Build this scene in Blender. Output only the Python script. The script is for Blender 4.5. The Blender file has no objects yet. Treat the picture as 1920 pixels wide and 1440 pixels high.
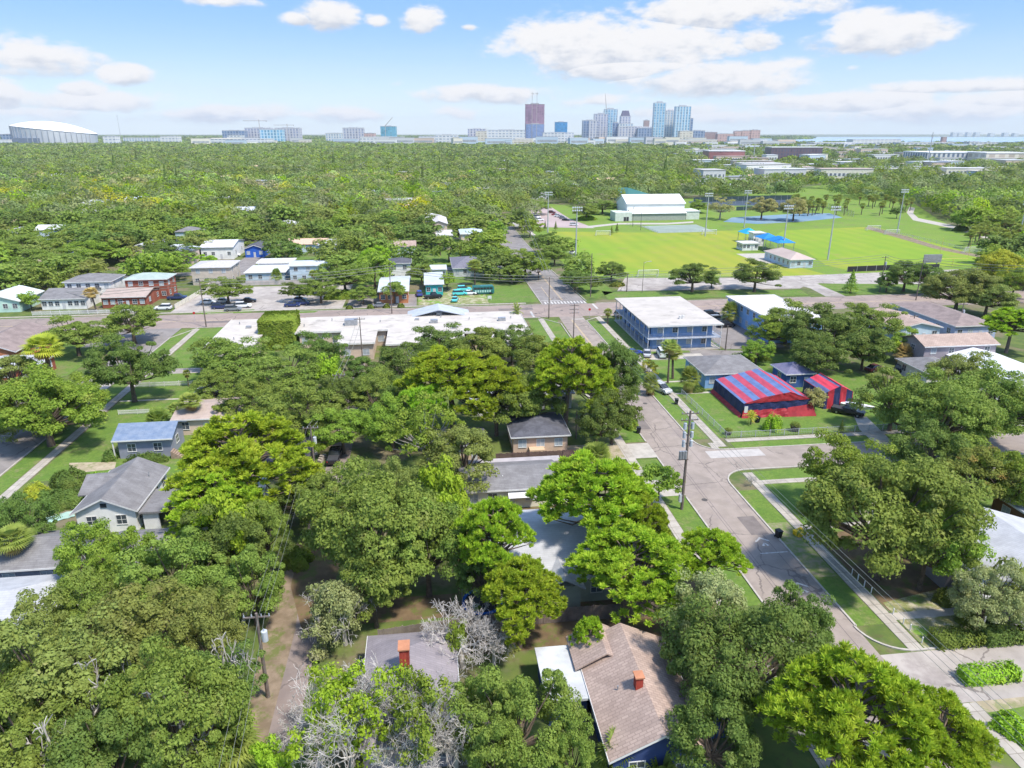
import bpy, math, random
import numpy as np
from mathutils import Vector, Matrix
HAZE = 0.000045
random.seed(7); rng = np.random.default_rng(7)
sc = bpy.context.scene
R = math.radians
COL = sc.collection

# ---------------------------------------------------------------- camera
CAM_H = 48.0; FPX = 1321.0; PITCH = math.atan(470 / FPX); YAW = R(6.9)
cd = bpy.data.cameras.new("camera"); cam = bpy.data.objects.new("camera", cd); COL.objects.link(cam)
cam.location = (0, 0, CAM_H); cam.rotation_euler = (math.pi / 2 - PITCH, 0, -YAW)
cd.sensor_width = 36; cd.lens = FPX / 1920 * 36; cd.clip_start = 0.5; cd.clip_end = 60000
sc.camera = cam
sc.cycles.max_bounces = 5; sc.cycles.diffuse_bounces = 3; sc.cycles.glossy_bounces = 2; sc.cycles.transmission_bounces = 3; sc.cycles.transparent_max_bounces = 4
sc.cycles.caustics_reflective = False; sc.cycles.caustics_refractive = False

def ray(px, py):
    x = (px - 960) / FPX; y = (720 - py) / FPX
    fy = math.cos(PITCH) + y * math.sin(PITCH); fz = -math.sin(PITCH) + y * math.cos(PITCH)
    return (x * math.cos(YAW) + fy * math.sin(YAW), -x * math.sin(YAW) + fy * math.cos(YAW), fz, fy)
def G(px, py, z=0.0):            # survey: point at height z seen at a photo position
    r = ray(px, py); t = (z - CAM_H) / r[2]
    return (r[0] * t, r[1] * t)
def GD(px, py, D):               # survey: point at forward distance D
    r = ray(px, py); t = D / r[3]
    return (r[0] * t, r[1] * t, CAM_H + r[2] * t)
def depth(x, y): return x * math.sin(YAW) + y * math.cos(YAW)
def topz(base, py):              # height whose top shows at row py above a ground point
    D = depth(*base); y = (720 - py) / FPX
    fy = math.cos(PITCH) + y * math.sin(PITCH); fz = -math.sin(PITCH) + y * math.cos(PITCH)
    return CAM_H + fz * D / fy
def project(x, y, z):
    X = x * math.cos(YAW) - y * math.sin(YAW); Y = x * math.sin(YAW) + y * math.cos(YAW); Z = z - CAM_H
    zc = Y * math.cos(PITCH) - Z * math.sin(PITCH); yc = Y * math.sin(PITCH) + Z * math.cos(PITCH)
    return (960 + FPX * X / zc, 720 - FPX * yc / zc, zc)

# ---------------------------------------------------------------- world, sun, exposure
SUN = Vector((0.48, -0.48, 1.15)).normalized()
sun_el = math.asin(SUN.z); sun_az = math.atan2(SUN.x, SUN.y)
sc.view_settings.view_transform = 'Standard'; sc.view_settings.look = 'None'
sc.view_settings.exposure = EXPOSURE = 1.3; sc.view_settings.gamma = 1.0
sl = bpy.data.lights.new("sun", 'SUN'); sl.energy = 2.4; sl.angle = R(5); sl.color = (1.0, 0.94, 0.84)
so = bpy.data.objects.new("sun", sl); COL.objects.link(so); so.rotation_euler = SUN.to_track_quat('Z', 'Y').to_euler()

class NT:
    def __init__(s, nt): s.nt = nt; s.n = nt.nodes; s.l = nt.links
    def new(s, t, **k):
        n = s.n.new(t)
        for a, b in k.items(): setattr(n, a, b)
        return n
    def val(s, sock, v):
        if isinstance(v, bpy.types.NodeSocket): s.l.new(v, sock)
        else: sock.default_value = v
    def math(s, op, a, b=0.0, clamp=False):
        n = s.new('ShaderNodeMath', operation=op, use_clamp=clamp)
        s.val(n.inputs[0], a)
        if len(n.inputs) > 1: s.val(n.inputs[1], b)
        return n.outputs[0]
    def mix(s, f, a, b):
        n = s.new('ShaderNodeMix', data_type='RGBA'); s.val(n.inputs[0], f)
        s.val(n.inputs[6], a if isinstance(a, bpy.types.NodeSocket) else (*a[:3], 1)); s.val(n.inputs[7], b if isinstance(b, bpy.types.NodeSocket) else (*b[:3], 1))
        return n.outputs[2]
    def noise(s, vec, scale, detail=4, rough=.6, out=0):
        n = s.new('ShaderNodeTexNoise'); n.inputs['Scale'].default_value = scale; n.inputs['Detail'].default_value = detail
        n.inputs['Roughness'].default_value = rough
        if vec is not None: s.l.new(vec, n.inputs['Vector'])
        return n.outputs[out]
    def ramp(s, f, a, b):
        n = s.new('ShaderNodeMapRange', interpolation_type='SMOOTHSTEP'); s.val(n.inputs[0], f)
        n.inputs[1].default_value = a; n.inputs[2].default_value = b
        return n.outputs[0]

w = bpy.data.worlds.new("World"); sc.world = w; w.use_nodes = True
N = NT(w.node_tree); N.n.clear()
SKY_STRENGTH = 0.15
sky = N.new('ShaderNodeTexSky', sky_type='NISHITA', sun_disc=False, sun_elevation=sun_el, sun_rotation=sun_az)
sky.altitude = 0; sky.air_density = 1.0; sky.dust_density = 0.35; sky.ozone_density = 1.5
bg1 = N.new('ShaderNodeBackground'); bg1.inputs[1].default_value = SKY_STRENGTH
N.l.new(sky.outputs[0], bg1.inputs[0])
tc = N.new('ShaderNodeTexCoord'); sep = N.new('ShaderNodeSeparateXYZ'); N.l.new(tc.outputs['Generated'], sep.inputs[0])
az = N.math('ARCTAN2', sep.outputs[0], sep.outputs[1]); el = N.math('ARCSINE', sep.outputs[2])
wv = N.new('ShaderNodeCombineXYZ'); N.l.new(az, wv.inputs[0]); N.l.new(N.math('MULTIPLY', el, 2.2), wv.inputs[1])
nz = N.noise(wv.outputs[0], 9.0, 7, .62); nz2 = N.noise(wv.outputs[0], 34.0, 5, .6)
CLOUDS = [(1160, 88, 215, 46, 1), (1075, 80, 120, 34, 1), (1345, 146, 170, 26, 1), (1180, 128, 130, 18, 1), (620, 28, 46, 20, 1), (788, 36, 36, 19, 1), (62, 108, 85, 26, 1), (235, 140, 40, 14, 1), (155, 168, 34, 12, 1),
          (190, 192, 140, 15, .8), (8, 178, 28, 22, .8), (410, 210, 130, 13, .6), (920, 176, 140, 14, .8), (1120, 190, 80, 10, .6), (858, 212, 55, 12, .5), (1350, 18, 170, 30, .9), (1640, 62, 100, 28, 1), (1425, 74, 34, 16, .9),
          (410, 2, 60, 8, .8), (1830, 160, 150, 10, .8), (1600, 192, 160, 16, .8), (1790, 204, 170, 18, .7), (1450, 218, 220, 12, .45), (640, 214, 80, 10, .4), (90, 212, 120, 12, .4), (560, 36, 26, 8, .6), (705, 38, 20, 9, .6),
          (1250, 208, 120, 10, .45), (1880, 190, 120, 16, .7), (880, 52, 16, 5, .7), (745, 158, 16, 5, .4), (1600, 128, 16, 5, .5)]
cur = None; shade = None
av = N.new('ShaderNodeCombineXYZ'); N.l.new(az, av.inputs[0]); N.l.new(el, av.inputs[1])
def vm(op, a, b, out=0):
    n = N.new('ShaderNodeVectorMath', operation=op); N.val(n.inputs[0], a)
    if b is not None: N.val(n.inputs[1], b)
    return n.outputs[out]
for (cx, cy, rx, ry, den) in CLOUDS:
    r0 = ray(cx, cy); a0 = math.atan2(r0[0], r0[1]); e0 = math.atan2(r0[2], math.hypot(r0[0], r0[1]))
    ra = rx * 1.18 / 1400; re = ry * 1.3 / 1400
    v = vm('MULTIPLY', vm('SUBTRACT', av.outputs[0], (a0, e0, 0)), (1 / ra, 1 / re, 0))
    m = N.math('SUBTRACT', den, N.math('MULTIPLY', vm('LENGTH', v, None, 1), den))
    y = vm('DOT_PRODUCT', v, (0, 1, 0), 1)
    if cur is None: cur, shade = m, y
    else:
        g = N.math('GREATER_THAN', m, cur); n = N.new('ShaderNodeMix', data_type='FLOAT'); N.val(n.inputs[0], g); N.val(n.inputs[2], shade); N.val(n.inputs[3], y)
        cur = N.math('MAXIMUM', m, cur); shade = n.outputs[0]
cur = N.math('MAXIMUM', cur, -1.0)
nn = N.math('ADD', N.math('MULTIPLY', N.math('SUBTRACT', nz, .5), 2.1), N.math('MULTIPLY', N.math('SUBTRACT', nz2, .5), 0.9))
dens = N.math('ADD', cur, nn)
alpha = N.ramp(dens, -0.08, 0.42)
alpha = N.math('MULTIPLY', alpha, N.ramp(cur, -0.35, 0.08))
# thin veil low over the horizon and faint streaks
streakv = N.new('ShaderNodeCombineXYZ'); N.l.new(N.math('MULTIPLY', az, 2.0), streakv.inputs[0]); N.l.new(N.math('MULTIPLY', el, 22.0), streakv.inputs[1])
st = N.noise(streakv.outputs[0], 2.2, 5, .6)
veil = N.math('MULTIPLY', N.ramp(st, .42, .72), N.math('SUBTRACT', 1.0, N.ramp(el, .02, .13)))
veil = N.math('MULTIPLY', veil, 0.26)
sh = N.math('ADD', N.math('MULTIPLY', shade, 0.55), N.math('MULTIPLY', N.math('SUBTRACT', nz2, .5), 1.6))
ccol = N.mix(N.ramp(sh, -0.6, 0.1), (0.68, 0.73, 0.83), (1.04, 1.03, 1.04))
CL = 0.93 / (2 ** EXPOSURE)
bg2 = N.new('ShaderNodeBackground'); N.l.new(ccol, bg2.inputs[0]); bg2.inputs[1].default_value = CL
w.cycles.sampling_method = 'MANUAL'; w.cycles.sample_map_resolution = 512
bg3 = N.new('ShaderNodeBackground'); bg3.inputs[0].default_value = (0.80, 0.87, 0.96, 1); bg3.inputs[1].default_value = CL
# blue of the clear air (the texture's own horizon is too yellow-white for this photograph)
bgb = N.new('ShaderNodeBackground'); bgb.inputs[1].default_value = CL
hz = N.ramp(el, -0.02, 0.155)
N.l.new(N.mix(hz, (0.68, 0.83, 0.96), (0.205, 0.455, 0.90)), bgb.inputs[0])
def mixsh(f, a, b):
    m = N.new('ShaderNodeMixShader'); N.val(m.inputs[0], f); N.l.new(a, m.inputs[1]); N.l.new(b, m.inputs[2]); return m.outputs[0]
lowsky = N.math('SUBTRACT', 1.0, N.ramp(el, 0.22, 0.8))
s0 = mixsh(N.math('MULTIPLY', lowsky, 0.85), bg1.outputs[0], bgb.outputs[0])
s1 = mixsh(veil, s0, bg3.outputs[0]); s2 = mixsh(alpha, s1, bg2.outputs[0])
wo = N.new('ShaderNodeOutputWorld'); N.l.new(s2, wo.inputs[0])

# ---------------------------------------------------------------- materials
MATS = {}
def principled(nt, col, rough=.8, metal=0., spec=.3):
    b = nt.new('ShaderNodeBsdfPrincipled'); nt.val(b.inputs['Base Color'], col if isinstance(col, bpy.types.NodeSocket) else (*col[:3], 1))
    b.inputs['Roughness'].default_value = rough; b.inputs['Metallic'].default_value = metal; b.inputs['Specular IOR Level'].default_value = spec
    return b
def M(name, c1, c2=None, scale=1.5, rough=.85, metal=0., spec=.25, rows=None, stain=0., bump=0., coord='Object', lo=.35, hi=.65, fac=None, detail=5):
    if name in MATS: return MATS[name]
    m = bpy.data.materials.new(name); m.use_nodes = True; n = NT(m.node_tree); n.n.clear()
    t = n.new('ShaderNodeTexCoord').outputs[coord]
    col = c1
    if c2 is None: c2 = tuple(c * .82 for c in c1)
    f = n.ramp(n.noise(t, scale, detail), lo, hi)
    col = n.mix(f, c1, c2)
    if rows:       # shingle / board / tile pattern: (width, height, strength)
        br = n.new('ShaderNodeTexBrick'); n.l.new(t, br.inputs['Vector']); br.inputs['Scale'].default_value = 1.0
        br.inputs['Brick Width'].default_value = rows[0]; br.inputs['Row Height'].default_value = rows[1]
        br.inputs['Mortar Size'].default_value = rows[1] * .12; br.inputs['Mortar Smooth'].default_value = .3; br.inputs['Bias'].default_value = 0
        s = rows[2]
        br.inputs['Color1'].default_value = (1, 1, 1, 1); br.inputs['Color2'].default_value = (1 - s, 1 - s, 1 - s, 1); br.inputs['Mortar'].default_value = (1 - 1.6 * s,) * 3 + (1,)
        mm = n.new('ShaderNodeMix', data_type='RGBA', blend_type='MULTIPLY'); mm.inputs[0].default_value = 1; n.l.new(col, mm.inputs[6]); n.l.new(br.outputs[0], mm.inputs[7]); col = mm.outputs[2]
    if stain:
        sx = n.new('ShaderNodeMapping'); sx.inputs['Scale'].default_value = (.25, .6, .6); n.l.new(t, sx.inputs[0])
        f2 = n.math('MULTIPLY', n.ramp(n.noise(sx.outputs[0], .9, 6, .7), .52, .74), stain)
        col = n.mix(f2, col, tuple(c * .35 for c in c1))
    if fac: col = fac(n, t, col)
    b = principled(n, col, rough, metal, spec)
    if bump:
        bp = n.new('ShaderNodeBump'); bp.inputs['Strength'].default_value = bump; bp.inputs['Distance'].default_value = .05
        n.l.new(n.noise(t, scale * 6, 4), bp.inputs['Height']); n.l.new(bp.outputs[0], b.inputs['Normal'])
    o = n.new('ShaderNodeOutputMaterial'); n.l.new(b.outputs[0], o.inputs[0]); MATS[name] = m
    return m
def leafmat(name, c1, c2, c3=None, trans=.3, var=.17, sp=.35):
    if name in MATS: return MATS[name]
    m = bpy.data.materials.new(name); m.use_nodes = True; n = NT(m.node_tree); n.n.clear()
    tco = n.new('ShaderNodeTexCoord'); t = tco.outputs['Object']
    oi = n.new('ShaderNodeObjectInfo')
    f = n.ramp(n.noise(t, .55, 3), .35, .65); col = n.mix(f, c1, c2)
    vn = n.new('ShaderNodeTexWhiteNoise'); sn = n.new('ShaderNodeVectorMath', operation='SNAP'); n.l.new(t, sn.inputs[0]); sn.inputs[1].default_value = (sp,) * 3
    n.l.new(sn.outputs[0], vn.inputs[0])
    if c3: col = n.mix(n.math('MULTIPLY', n.ramp(n.noise(t, .35, 2), .60, .72), .8), col, c3)
    hsv = n.new('ShaderNodeHueSaturation'); n.l.new(col, hsv.inputs['Color'])
    n.l.new(n.math('ADD', .5 - .016, n.math('MULTIPLY', oi.outputs['Random'], .026)), hsv.inputs['Hue'])
    v = n.math('ADD', 1 - var * .9, n.math('MULTIPLY', vn.outputs[0], var * 1.3))
    v = n.math('MULTIPLY', v, n.math('ADD', .91, n.math('MULTIPLY', oi.outputs['Random'], .22)))
    n.l.new(v, hsv.inputs['Value'])
    b = principled(n, hsv.outputs[0], .6, 0, .12)
    tr = n.new('ShaderNodeBsdfTranslucent'); n.l.new(hsv.outputs[0], tr.inputs[0])
    mx = n.new('ShaderNodeMixShader'); mx.inputs[0].default_value = trans; n.l.new(b.outputs[0], mx.inputs[1]); n.l.new(tr.outputs[0], mx.inputs[2])
    o = n.new('ShaderNodeOutputMaterial'); n.l.new(mx.outputs[0], o.inputs[0]); MATS[name] = m
    return m

# ---------------------------------------------------------------- mesh and object helpers
class MB:
    def __init__(s): s.v = []; s.f = []
    def quad(s, a, b, c, d): i = len(s.v); s.v += [a, b, c, d]; s.f.append((i, i + 1, i + 2, i + 3))
    def poly(s, pts): i = len(s.v); s.v += list(pts); s.f.append(tuple(range(i, i + len(pts))))
    def box(s, x0, x1, y0, y1, z0, z1):
        i = len(s.v); s.v += [(x0, y0, z0), (x1, y0, z0), (x1, y1, z0), (x0, y1, z0), (x0, y0, z1), (x1, y0, z1), (x1, y1, z1), (x0, y1, z1)]
        s.f += [(i, i + 3, i + 2, i + 1), (i + 4, i + 5, i + 6, i + 7), (i, i + 1, i + 5, i + 4), (i + 1, i + 2, i + 6, i + 5), (i + 2, i + 3, i + 7, i + 6), (i + 3, i, i + 4, i + 7)]
        return s
    def prism(s, pts, z0, z1):          # ccw outline
        n = len(pts); i = len(s.v); s.v += [(p[0], p[1], z0) for p in pts] + [(p[0], p[1], z1) for p in pts]
        s.f.append(tuple(i + n + k for k in range(n))); s.f.append(tuple(i + k for k in reversed(range(n))))
        for k in range(n): s.f.append((i + k, i + (k + 1) % n, i + n + (k + 1) % n, i + n + k))
        return s
    def tube(s, pts, rads, n=8, cap=True):
        base = len(s.v); m = len(pts); up0 = None
        for k, p in enumerate(pts):
            a = Vector(pts[max(0, k - 1)]); b = Vector(pts[min(m - 1, k + 1)]); d = (b - a)
            d = d.normalized() if d.length > 1e-9 else Vector((0, 0, 1))
            u = d.cross(Vector((1, 0, 0)) if abs(d.x) < .8 else Vector((0, 1, 0))) if up0 is None else d.cross(up0.cross(d))
            if u.length < 1e-6: u = d.orthogonal()
            u.normalize()
            up0 = u; vv = d.cross(u)
            r = rads[k] if hasattr(rads, '__len__') else rads
            for j in range(n):
                t = 2 * math.pi * j / n; q = Vector(p) + (u * math.cos(t) + vv * math.sin(t)) * r; s.v.append(tuple(q))
        for k in range(m - 1):
            for j in range(n):
                a = base + k * n + j; b = base + k * n + (j + 1) % n
                s.f.append((a, b, b + n, a + n))
        if cap: s.f.append(tuple(base + j for j in reversed(range(n)))); s.f.append(tuple(base + (m - 1) * n + j for j in range(n)))
        return s
    def cyl(s, x, y, z0, z1, r, r2=None, n=10): return s.tube([(x, y, z0), (x, y, z1)], [r, r if r2 is None else r2], n)
    def dome(s, x, y, z, rx, ry, rz, n=12, m=5):
        base = len(s.v)
        for k in range(m):
            a = math.pi / 2 * k / m
            for j in range(n):
                t = 2 * math.pi * j / n; s.v.append((x + rx * math.cos(a) * math.cos(t), y + ry * math.cos(a) * math.sin(t), z + rz * math.sin(a)))
        s.v.append((x, y, z + rz)); top = len(s.v) - 1
        for k in range(m - 1):
            for j in range(n): s.f.append((base + k * n + j, base + k * n + (j + 1) % n, base + (k + 1) * n + (j + 1) % n, base + (k + 1) * n + j))
        for j in range(n): s.f.append((base + (m - 1) * n + j, base + (m - 1) * n + (j + 1) % n, top))
        return s
    def mesh(s, name, off=(0, 0, 0)):
        me = bpy.data.meshes.new(name); v = [(a - off[0], b - off[1], c - off[2]) for a, b, c in s.v]
        me.from_pydata(v, [], s.f); me.update(); return me
    def build(s, name, mat, parent=None, smooth=False, local=False):
        off = (0, 0, 0) if (parent is None or local) else world_loc(parent)
        me = s.mesh(name, off); me.materials.append(mat)
        if smooth: me.polygons.foreach_set('use_smooth', [True] * len(me.polygons))
        o = bpy.data.objects.new(name, me); COL.objects.link(o)
        if parent is not None: o.parent = parent
        return o
def world_loc(o):
    x = y = z = 0
    while o is not None: x += o.location.x; y += o.location.y; z += o.location.z; o = o.parent
    return (x, y, z)
def tag(o, label=None, cat=None, group=None, kind=None):
    if label: o['label'] = label
    if cat: o['category'] = cat
    if group: o['group'] = group
    if kind: o['kind'] = kind
    return o
def thing(name, label, cat, loc=(0, 0, 0), rz=0, group=None):
    o = bpy.data.objects.new(name, None); COL.objects.link(o); o.location = loc; o.rotation_euler = (0, 0, rz)
    o.empty_display_size = .2
    return tag(o, label, cat, group)
def sheet(name, pts, z, mat, px=True, zt=0.0):
    """flat ground sheet, given by surveyed outline"""
    P = [G(*p, zt) if px else p for p in pts]
    a = sum(P[i][0] * P[(i + 1) % len(P)][1] - P[(i + 1) % len(P)][0] * P[i][1] for i in range(len(P)))
    if a < 0: P.reverse()
    b = MB(); b.poly([(x, y, z) for x, y in P])
    return tag(b.build(name, mat), kind='structure')
def rects(name, rs, z, mat):
    b = MB()
    for x0, x1, y0, y1 in rs: b.quad((x0, y0, z), (x1, y0, z), (x1, y1, z), (x0, y1, z))
    return tag(b.build(name, mat), kind='structure')
def inpoly(x, y, P):
    c = False; j = len(P) - 1
    for i in range(len(P)):
        if (P[i][1] > y) != (P[j][1] > y) and x < (P[j][0] - P[i][0]) * (y - P[i][1]) / (P[j][1] - P[i][1]) + P[i][0]: c = not c
        j = i
    return c
KEEP = []      # areas where no random tree may stand: rectangles or polygons in metres
def keep_rect(x0, x1, y0, y1, m=2.): KEEP.append([(x0 - m, y0 - m), (x1 + m, y0 - m), (x1 + m, y1 + m), (x0 - m, y1 + m)])
# ---------------------------------------------------------------- ground, roads, lawns
def grassy(n, t, col):
    f = n.ramp(n.noise(t, .09, 6, .65), .47, .60); col = n.mix(f, col, (.17, .145, .085))
    f = n.ramp(n.noise(t, .9, 5, .7), .52, .66); return n.mix(n.math('MULTIPLY', f, .5), col, (.10, .075, .04))
mGround = M('ground_cover', (.075, .115, .028), (.12, .155, .035), .35, .95, fac=grassy)
def lawnf(n, t, col):
    f = n.ramp(n.noise(t, .13, 6, .75), .50, .66); col = n.mix(n.math('MULTIPLY', f, .75), col, (.20, .19, .075))
    f = n.ramp(n.noise(t, .33, 6, .75), .55, .64); col = n.mix(n.math('MULTIPLY', f, .5), col, (.25, .205, .12))
    f = n.ramp(n.noise(t, 2.2, 5, .75), .4, .62); return n.mix(n.math('MULTIPLY', f, .55), col, (.07, .12, .022))
mLawn = M('lawn_grass', (.105, .185, .028), (.14, .215, .036), .5, .95, fac=lawnf)
def dryf(n, t, col):
    f = n.ramp(n.noise(t, .5, 6, .75), .46, .60); col = n.mix(f, col, (.42, .38, .27))
    f = n.ramp(n.noise(t, .22, 5, .7), .52, .62); return n.mix(f, col, (.15, .26, .035))
mDry = M('dry_grass', (.17, .20, .06), (.24, .22, .10), 1.2, .95, fac=dryf)
def fieldf(n, t, col):
    f = n.ramp(n.noise(t, .012, 4, .55), .42, .62); col = n.mix(n.math('MULTIPLY', f, .75), col, (.30, .29, .035))
    w_ = n.new('ShaderNodeTexWave', wave_type='BANDS', bands_direction='X'); n.l.new(t, w_.inputs[0]); w_.inputs['Scale'].default_value = .035
    w_.inputs['Distortion'].default_value = 1.5; w_.inputs['Detail'].default_value = 2
    col = n.mix(n.math('MULTIPLY', w_.outputs[1], .22), col, (.12, .225, .022))
    f = n.ramp(n.noise(t, .09, 6, .65), .56, .70); return n.mix(n.math('MULTIPLY', f, .6), col, (.27, .23, .075))
mField = M('playing_field_grass', (.185, .285, .024), (.225, .30, .026), .05, .95, fac=fieldf)
mPark = M('park_grass', (.155, .255, .030), (.19, .28, .034), .06, .95, fac=lawnf)
def roadf(n, t, col):
    f = n.ramp(n.noise(t, .12, 6, .7), .5, .68); col = n.mix(n.math('MULTIPLY', f, .55), col, (.20, .165, .155))
    f = n.ramp(n.noise(t, 1.6, 5, .7), .6, .72); col = n.mix(n.math('MULTIPLY', f, .35), col, (.22, .18, .165))
    vo = n.new('ShaderNodeTexVoronoi', feature='DISTANCE_TO_EDGE'); vo.inputs['Scale'].default_value = .16; dv = n.new('ShaderNodeVectorMath', operation='ADD'); n.l.new(t, dv.inputs[0]); n.l.new(n.noise(t, .8, 3, out=1), dv.inputs[1]); n.l.new(dv.outputs[0], vo.inputs['Vector'])
    ck = n.math('MULTIPLY', n.math('LESS_THAN', vo.outputs['Distance'], .012), n.ramp(n.noise(t, .07, 3), .42, .55)); col = n.mix(n.math('MULTIPLY', ck, .7), col, (.12, .10, .09))
    bx_ = n.new('ShaderNodeTexVoronoi', distance='CHEBYCHEV'); bx_.inputs['Scale'].default_value = .11; n.l.new(t, bx_.inputs['Vector']); sp_ = n.new('ShaderNodeSeparateColor'); n.l.new(bx_.outputs['Color'], sp_.inputs[0]); col = n.mix(n.math('MULTIPLY', n.math('GREATER_THAN', sp_.outputs[0], .72), .22), col, (.17, .145, .13))
    st_ = n.math('MULTIPLY', n.ramp(n.noise(t, .45, 3, .5), .66, .74), .45); col = n.mix(st_, col, (.11, .095, .085))
    mp = n.new('ShaderNodeMapping'); mp.inputs['Scale'].default_value = (1.1, .05, 1); n.l.new(t, mp.inputs[0])
    f = n.ramp(n.noise(mp.outputs[0], 1.0, 4, .6), .55, .75); return n.mix(n.math('MULTIPLY', f, .35), col, (.24, .20, .185))
mRoad = M('worn_asphalt', (.325, .27, .232), (.275, .228, .193), .5, .9, fac=roadf)
mRoadG = M('grey_asphalt', (.26, .235, .22), (.21, .19, .18), .4, .9, fac=roadf)
mCross = M('reddish_asphalt', (.32, .25, .215), (.275, .215, .185), .3, .9, fac=roadf)
mLot = M('pale_lot_paving', (.42, .375, .335), (.33, .295, .265), .3, .9, fac=roadf)
mConc = M('pavement_concrete', (.45, .41, .355), (.37, .335, .29), .8, .9, rows=None, fac=None)
def slabf(n, t, col):
    br = n.new('ShaderNodeTexBrick'); n.l.new(t, br.inputs['Vector']); br.inputs['Scale'].default_value = 1; br.offset = 0
    br.inputs['Brick Width'].default_value = 1.5; br.inputs['Row Height'].default_value = 1.5; br.inputs['Mortar Size'].default_value = .03
    br.inputs['Color1'].default_value = (1, 1, 1, 1); br.inputs['Color2'].default_value = (.86, .86, .86, 1); br.inputs['Mortar'].default_value = (.5, .48, .45, 1)
    mm = n.new('ShaderNodeMix', data_type='RGBA', blend_type='MULTIPLY'); mm.inputs[0].default_value = 1; n.l.new(col, mm.inputs[6]); n.l.new(br.outputs[0], mm.inputs[7])
    f = n.ramp(n.noise(t, .5, 6, .75), .52, .7); return n.mix(n.math('MULTIPLY', f, .5), mm.outputs[2], (.22, .19, .15))
mWalk = M('sidewalk_slabs', (.45, .405, .345), (.38, .34, .29), .8, .9, fac=slabf)
mDirt = M('bare_dirt', (.27, .205, .145), (.18, .135, .09), .6, .95, fac=lambda n, t, c: n.mix(n.math('MULTIPLY', n.ramp(n.noise(t, .45, 6, .7), .5, .62), .8), c, (.11, .14, .03)))
mSand = M('pale_sand', (.42, .345, .25), (.30, .25, .16), .6, .95, fac=lambda n, t, c: n.mix(n.math('MULTIPLY', n.ramp(n.noise(t, .7, 6, .7), .5, .6), .6), c, (.15, .19, .05)))
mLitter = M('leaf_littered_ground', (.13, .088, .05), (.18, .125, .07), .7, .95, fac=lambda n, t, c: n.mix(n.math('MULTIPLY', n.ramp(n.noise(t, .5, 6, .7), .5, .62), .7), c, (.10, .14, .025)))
mPaint = M('road_paint', (.60, .58, .54), (.36, .33, .30), 3, .8)
mYel = M('yellow_road_paint', (.62, .44, .20), (.42, .34, .27), 2, .8)
mWater = M('bay_water', (.30, .42, .52), (.36, .47, .56), .0008, .25, spec=.5)
mPlay = M('court_surface', (.13, .22, .30), (.19, .27, .33), .05, .8)
mCourtG = M('grey_court_surface', (.27, .32, .27), (.23, .27, .23), .1, .8)

b = MB(); S = 26000
b.quad((-S, -300, 0), (S, -300, 0), (S, 30000, 0), (-S, 30000, 0)); tag(b.build('ground', mGround), kind='structure')

Z = [.004 * k for k in range(12)]
def far(z): return z + .05
# park
PARK = [(1000, 380), (1100, 388), (1290, 372), (1500, 352), (1560, 345), (1640, 352), (1700, 372), (1760, 412), (1850, 452), (1920, 470), (1905, 492), (1760, 512), (1500, 517), (1185, 523), (1085, 521), (1000, 440)]
sheet('park_lawn', PARK, .012, mPark); KEEP.append([G(*p) for p in PARK if p[1] > 375] [:0] + [G(*p) for p in [(1000, 380), (1100, 388), (1290, 374), (1480, 371), (1500, 358), (1545, 356), (1570, 372), (1700, 380), (1760, 412), (1850, 452), (1920, 470), (1905, 492), (1760, 512), (1500, 517), (1185, 523), (1085, 521), (1000, 440)]])
sheet('soccer_field', [(1028, 434), (1200, 436), (1392, 432), (1412, 446), (1385, 472), (1562, 518), (1118, 518), (1062, 470)], .03, mField)
sheet('football_field', [(1470, 432), (1640, 425), (1850, 482), (1835, 497), (1600, 509), (1548, 497), (1510, 470), (1440, 450)], .03, mField)
sheet('sports_court', [(1202, 424), (1235, 437), (1340, 434), (1305, 421)], .04, mCourtG)
sheet('tennis_court', [(1372, 408), (1356, 416), (1420, 420), (1500, 416), (1580, 408), (1555, 400), (1505, 400)], .04, mPlay)
sheet('tennis_court', [(1290, 378), (1300, 386), (1540, 385), (1500, 370)], .04, M('dark_court_surface', (.05, .07, .10), (.07, .09, .11), .1, .8))
sheet('path', [(1705, 388), (1700, 399), (1712, 413), (1780, 427), (1850, 448), (1900, 462), (1902, 457), (1850, 443), (1785, 422), (1722, 409), (1712, 400), (1716, 390)], .045, mConc)
sheet('path', [(1630, 424), (1700, 443), (1760, 462), (1855, 482), (1850, 486), (1750, 466), (1690, 448), (1620, 428)], .045, mDirt)
sheet('path', [(1100, 424), (1160, 418), (1250, 418), (1300, 415), (1300, 418), (1250, 421), (1160, 421), (1100, 428)], .045, mConc)
sheet('path', [(955, 408), (968, 420), (984, 425), (1005, 441), (1012, 452), (1004, 447), (990, 434), (966, 425), (952, 411)], .045, mConc)
sheet('car_park', [(985, 388), (1033, 388), (1068, 410), (1115, 428), (1012, 426), (1000, 408)], .04, M('pinkish_lot_paving', (.42, .33, .31), (.36, .28, .27), .05, .9))
sheet('car_park', [(1172, 521), (1515, 521), (1520, 530), (1500, 541), (1157, 546)], .03, mLot)       # park frontage lot
sheet('car_park', [(1466, 518), (1800, 505), (1800, 541), (1535, 531), (1586, 556), (1548, 556), (1520, 541), (1470, 528)], .034, mLot)
sheet('grass_verge', [(1128, 546), (1157, 548), (1500, 543), (1517, 554), (1140, 562)], .05, mLawn)
sheet('grass_verge', [(1532, 532), (1740, 533), (1748, 549), (1580, 553)], .052, mLawn)
sheet('grass_verge', [(1060, 507), (1120, 520), (1150, 548), (1118, 560), (1098, 557)], .05, mLawn)
for q in ([(1172, 521), (1515, 521), (1520, 541), (1150, 548)], [(1466, 515), (1800, 503), (1900, 541), (1740, 550), (1560, 560)], [(1128, 546), (1157, 548), (1517, 541), (1525, 556), (1140, 562)]): KEEP.append([G(*p) for p in q])

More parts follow.
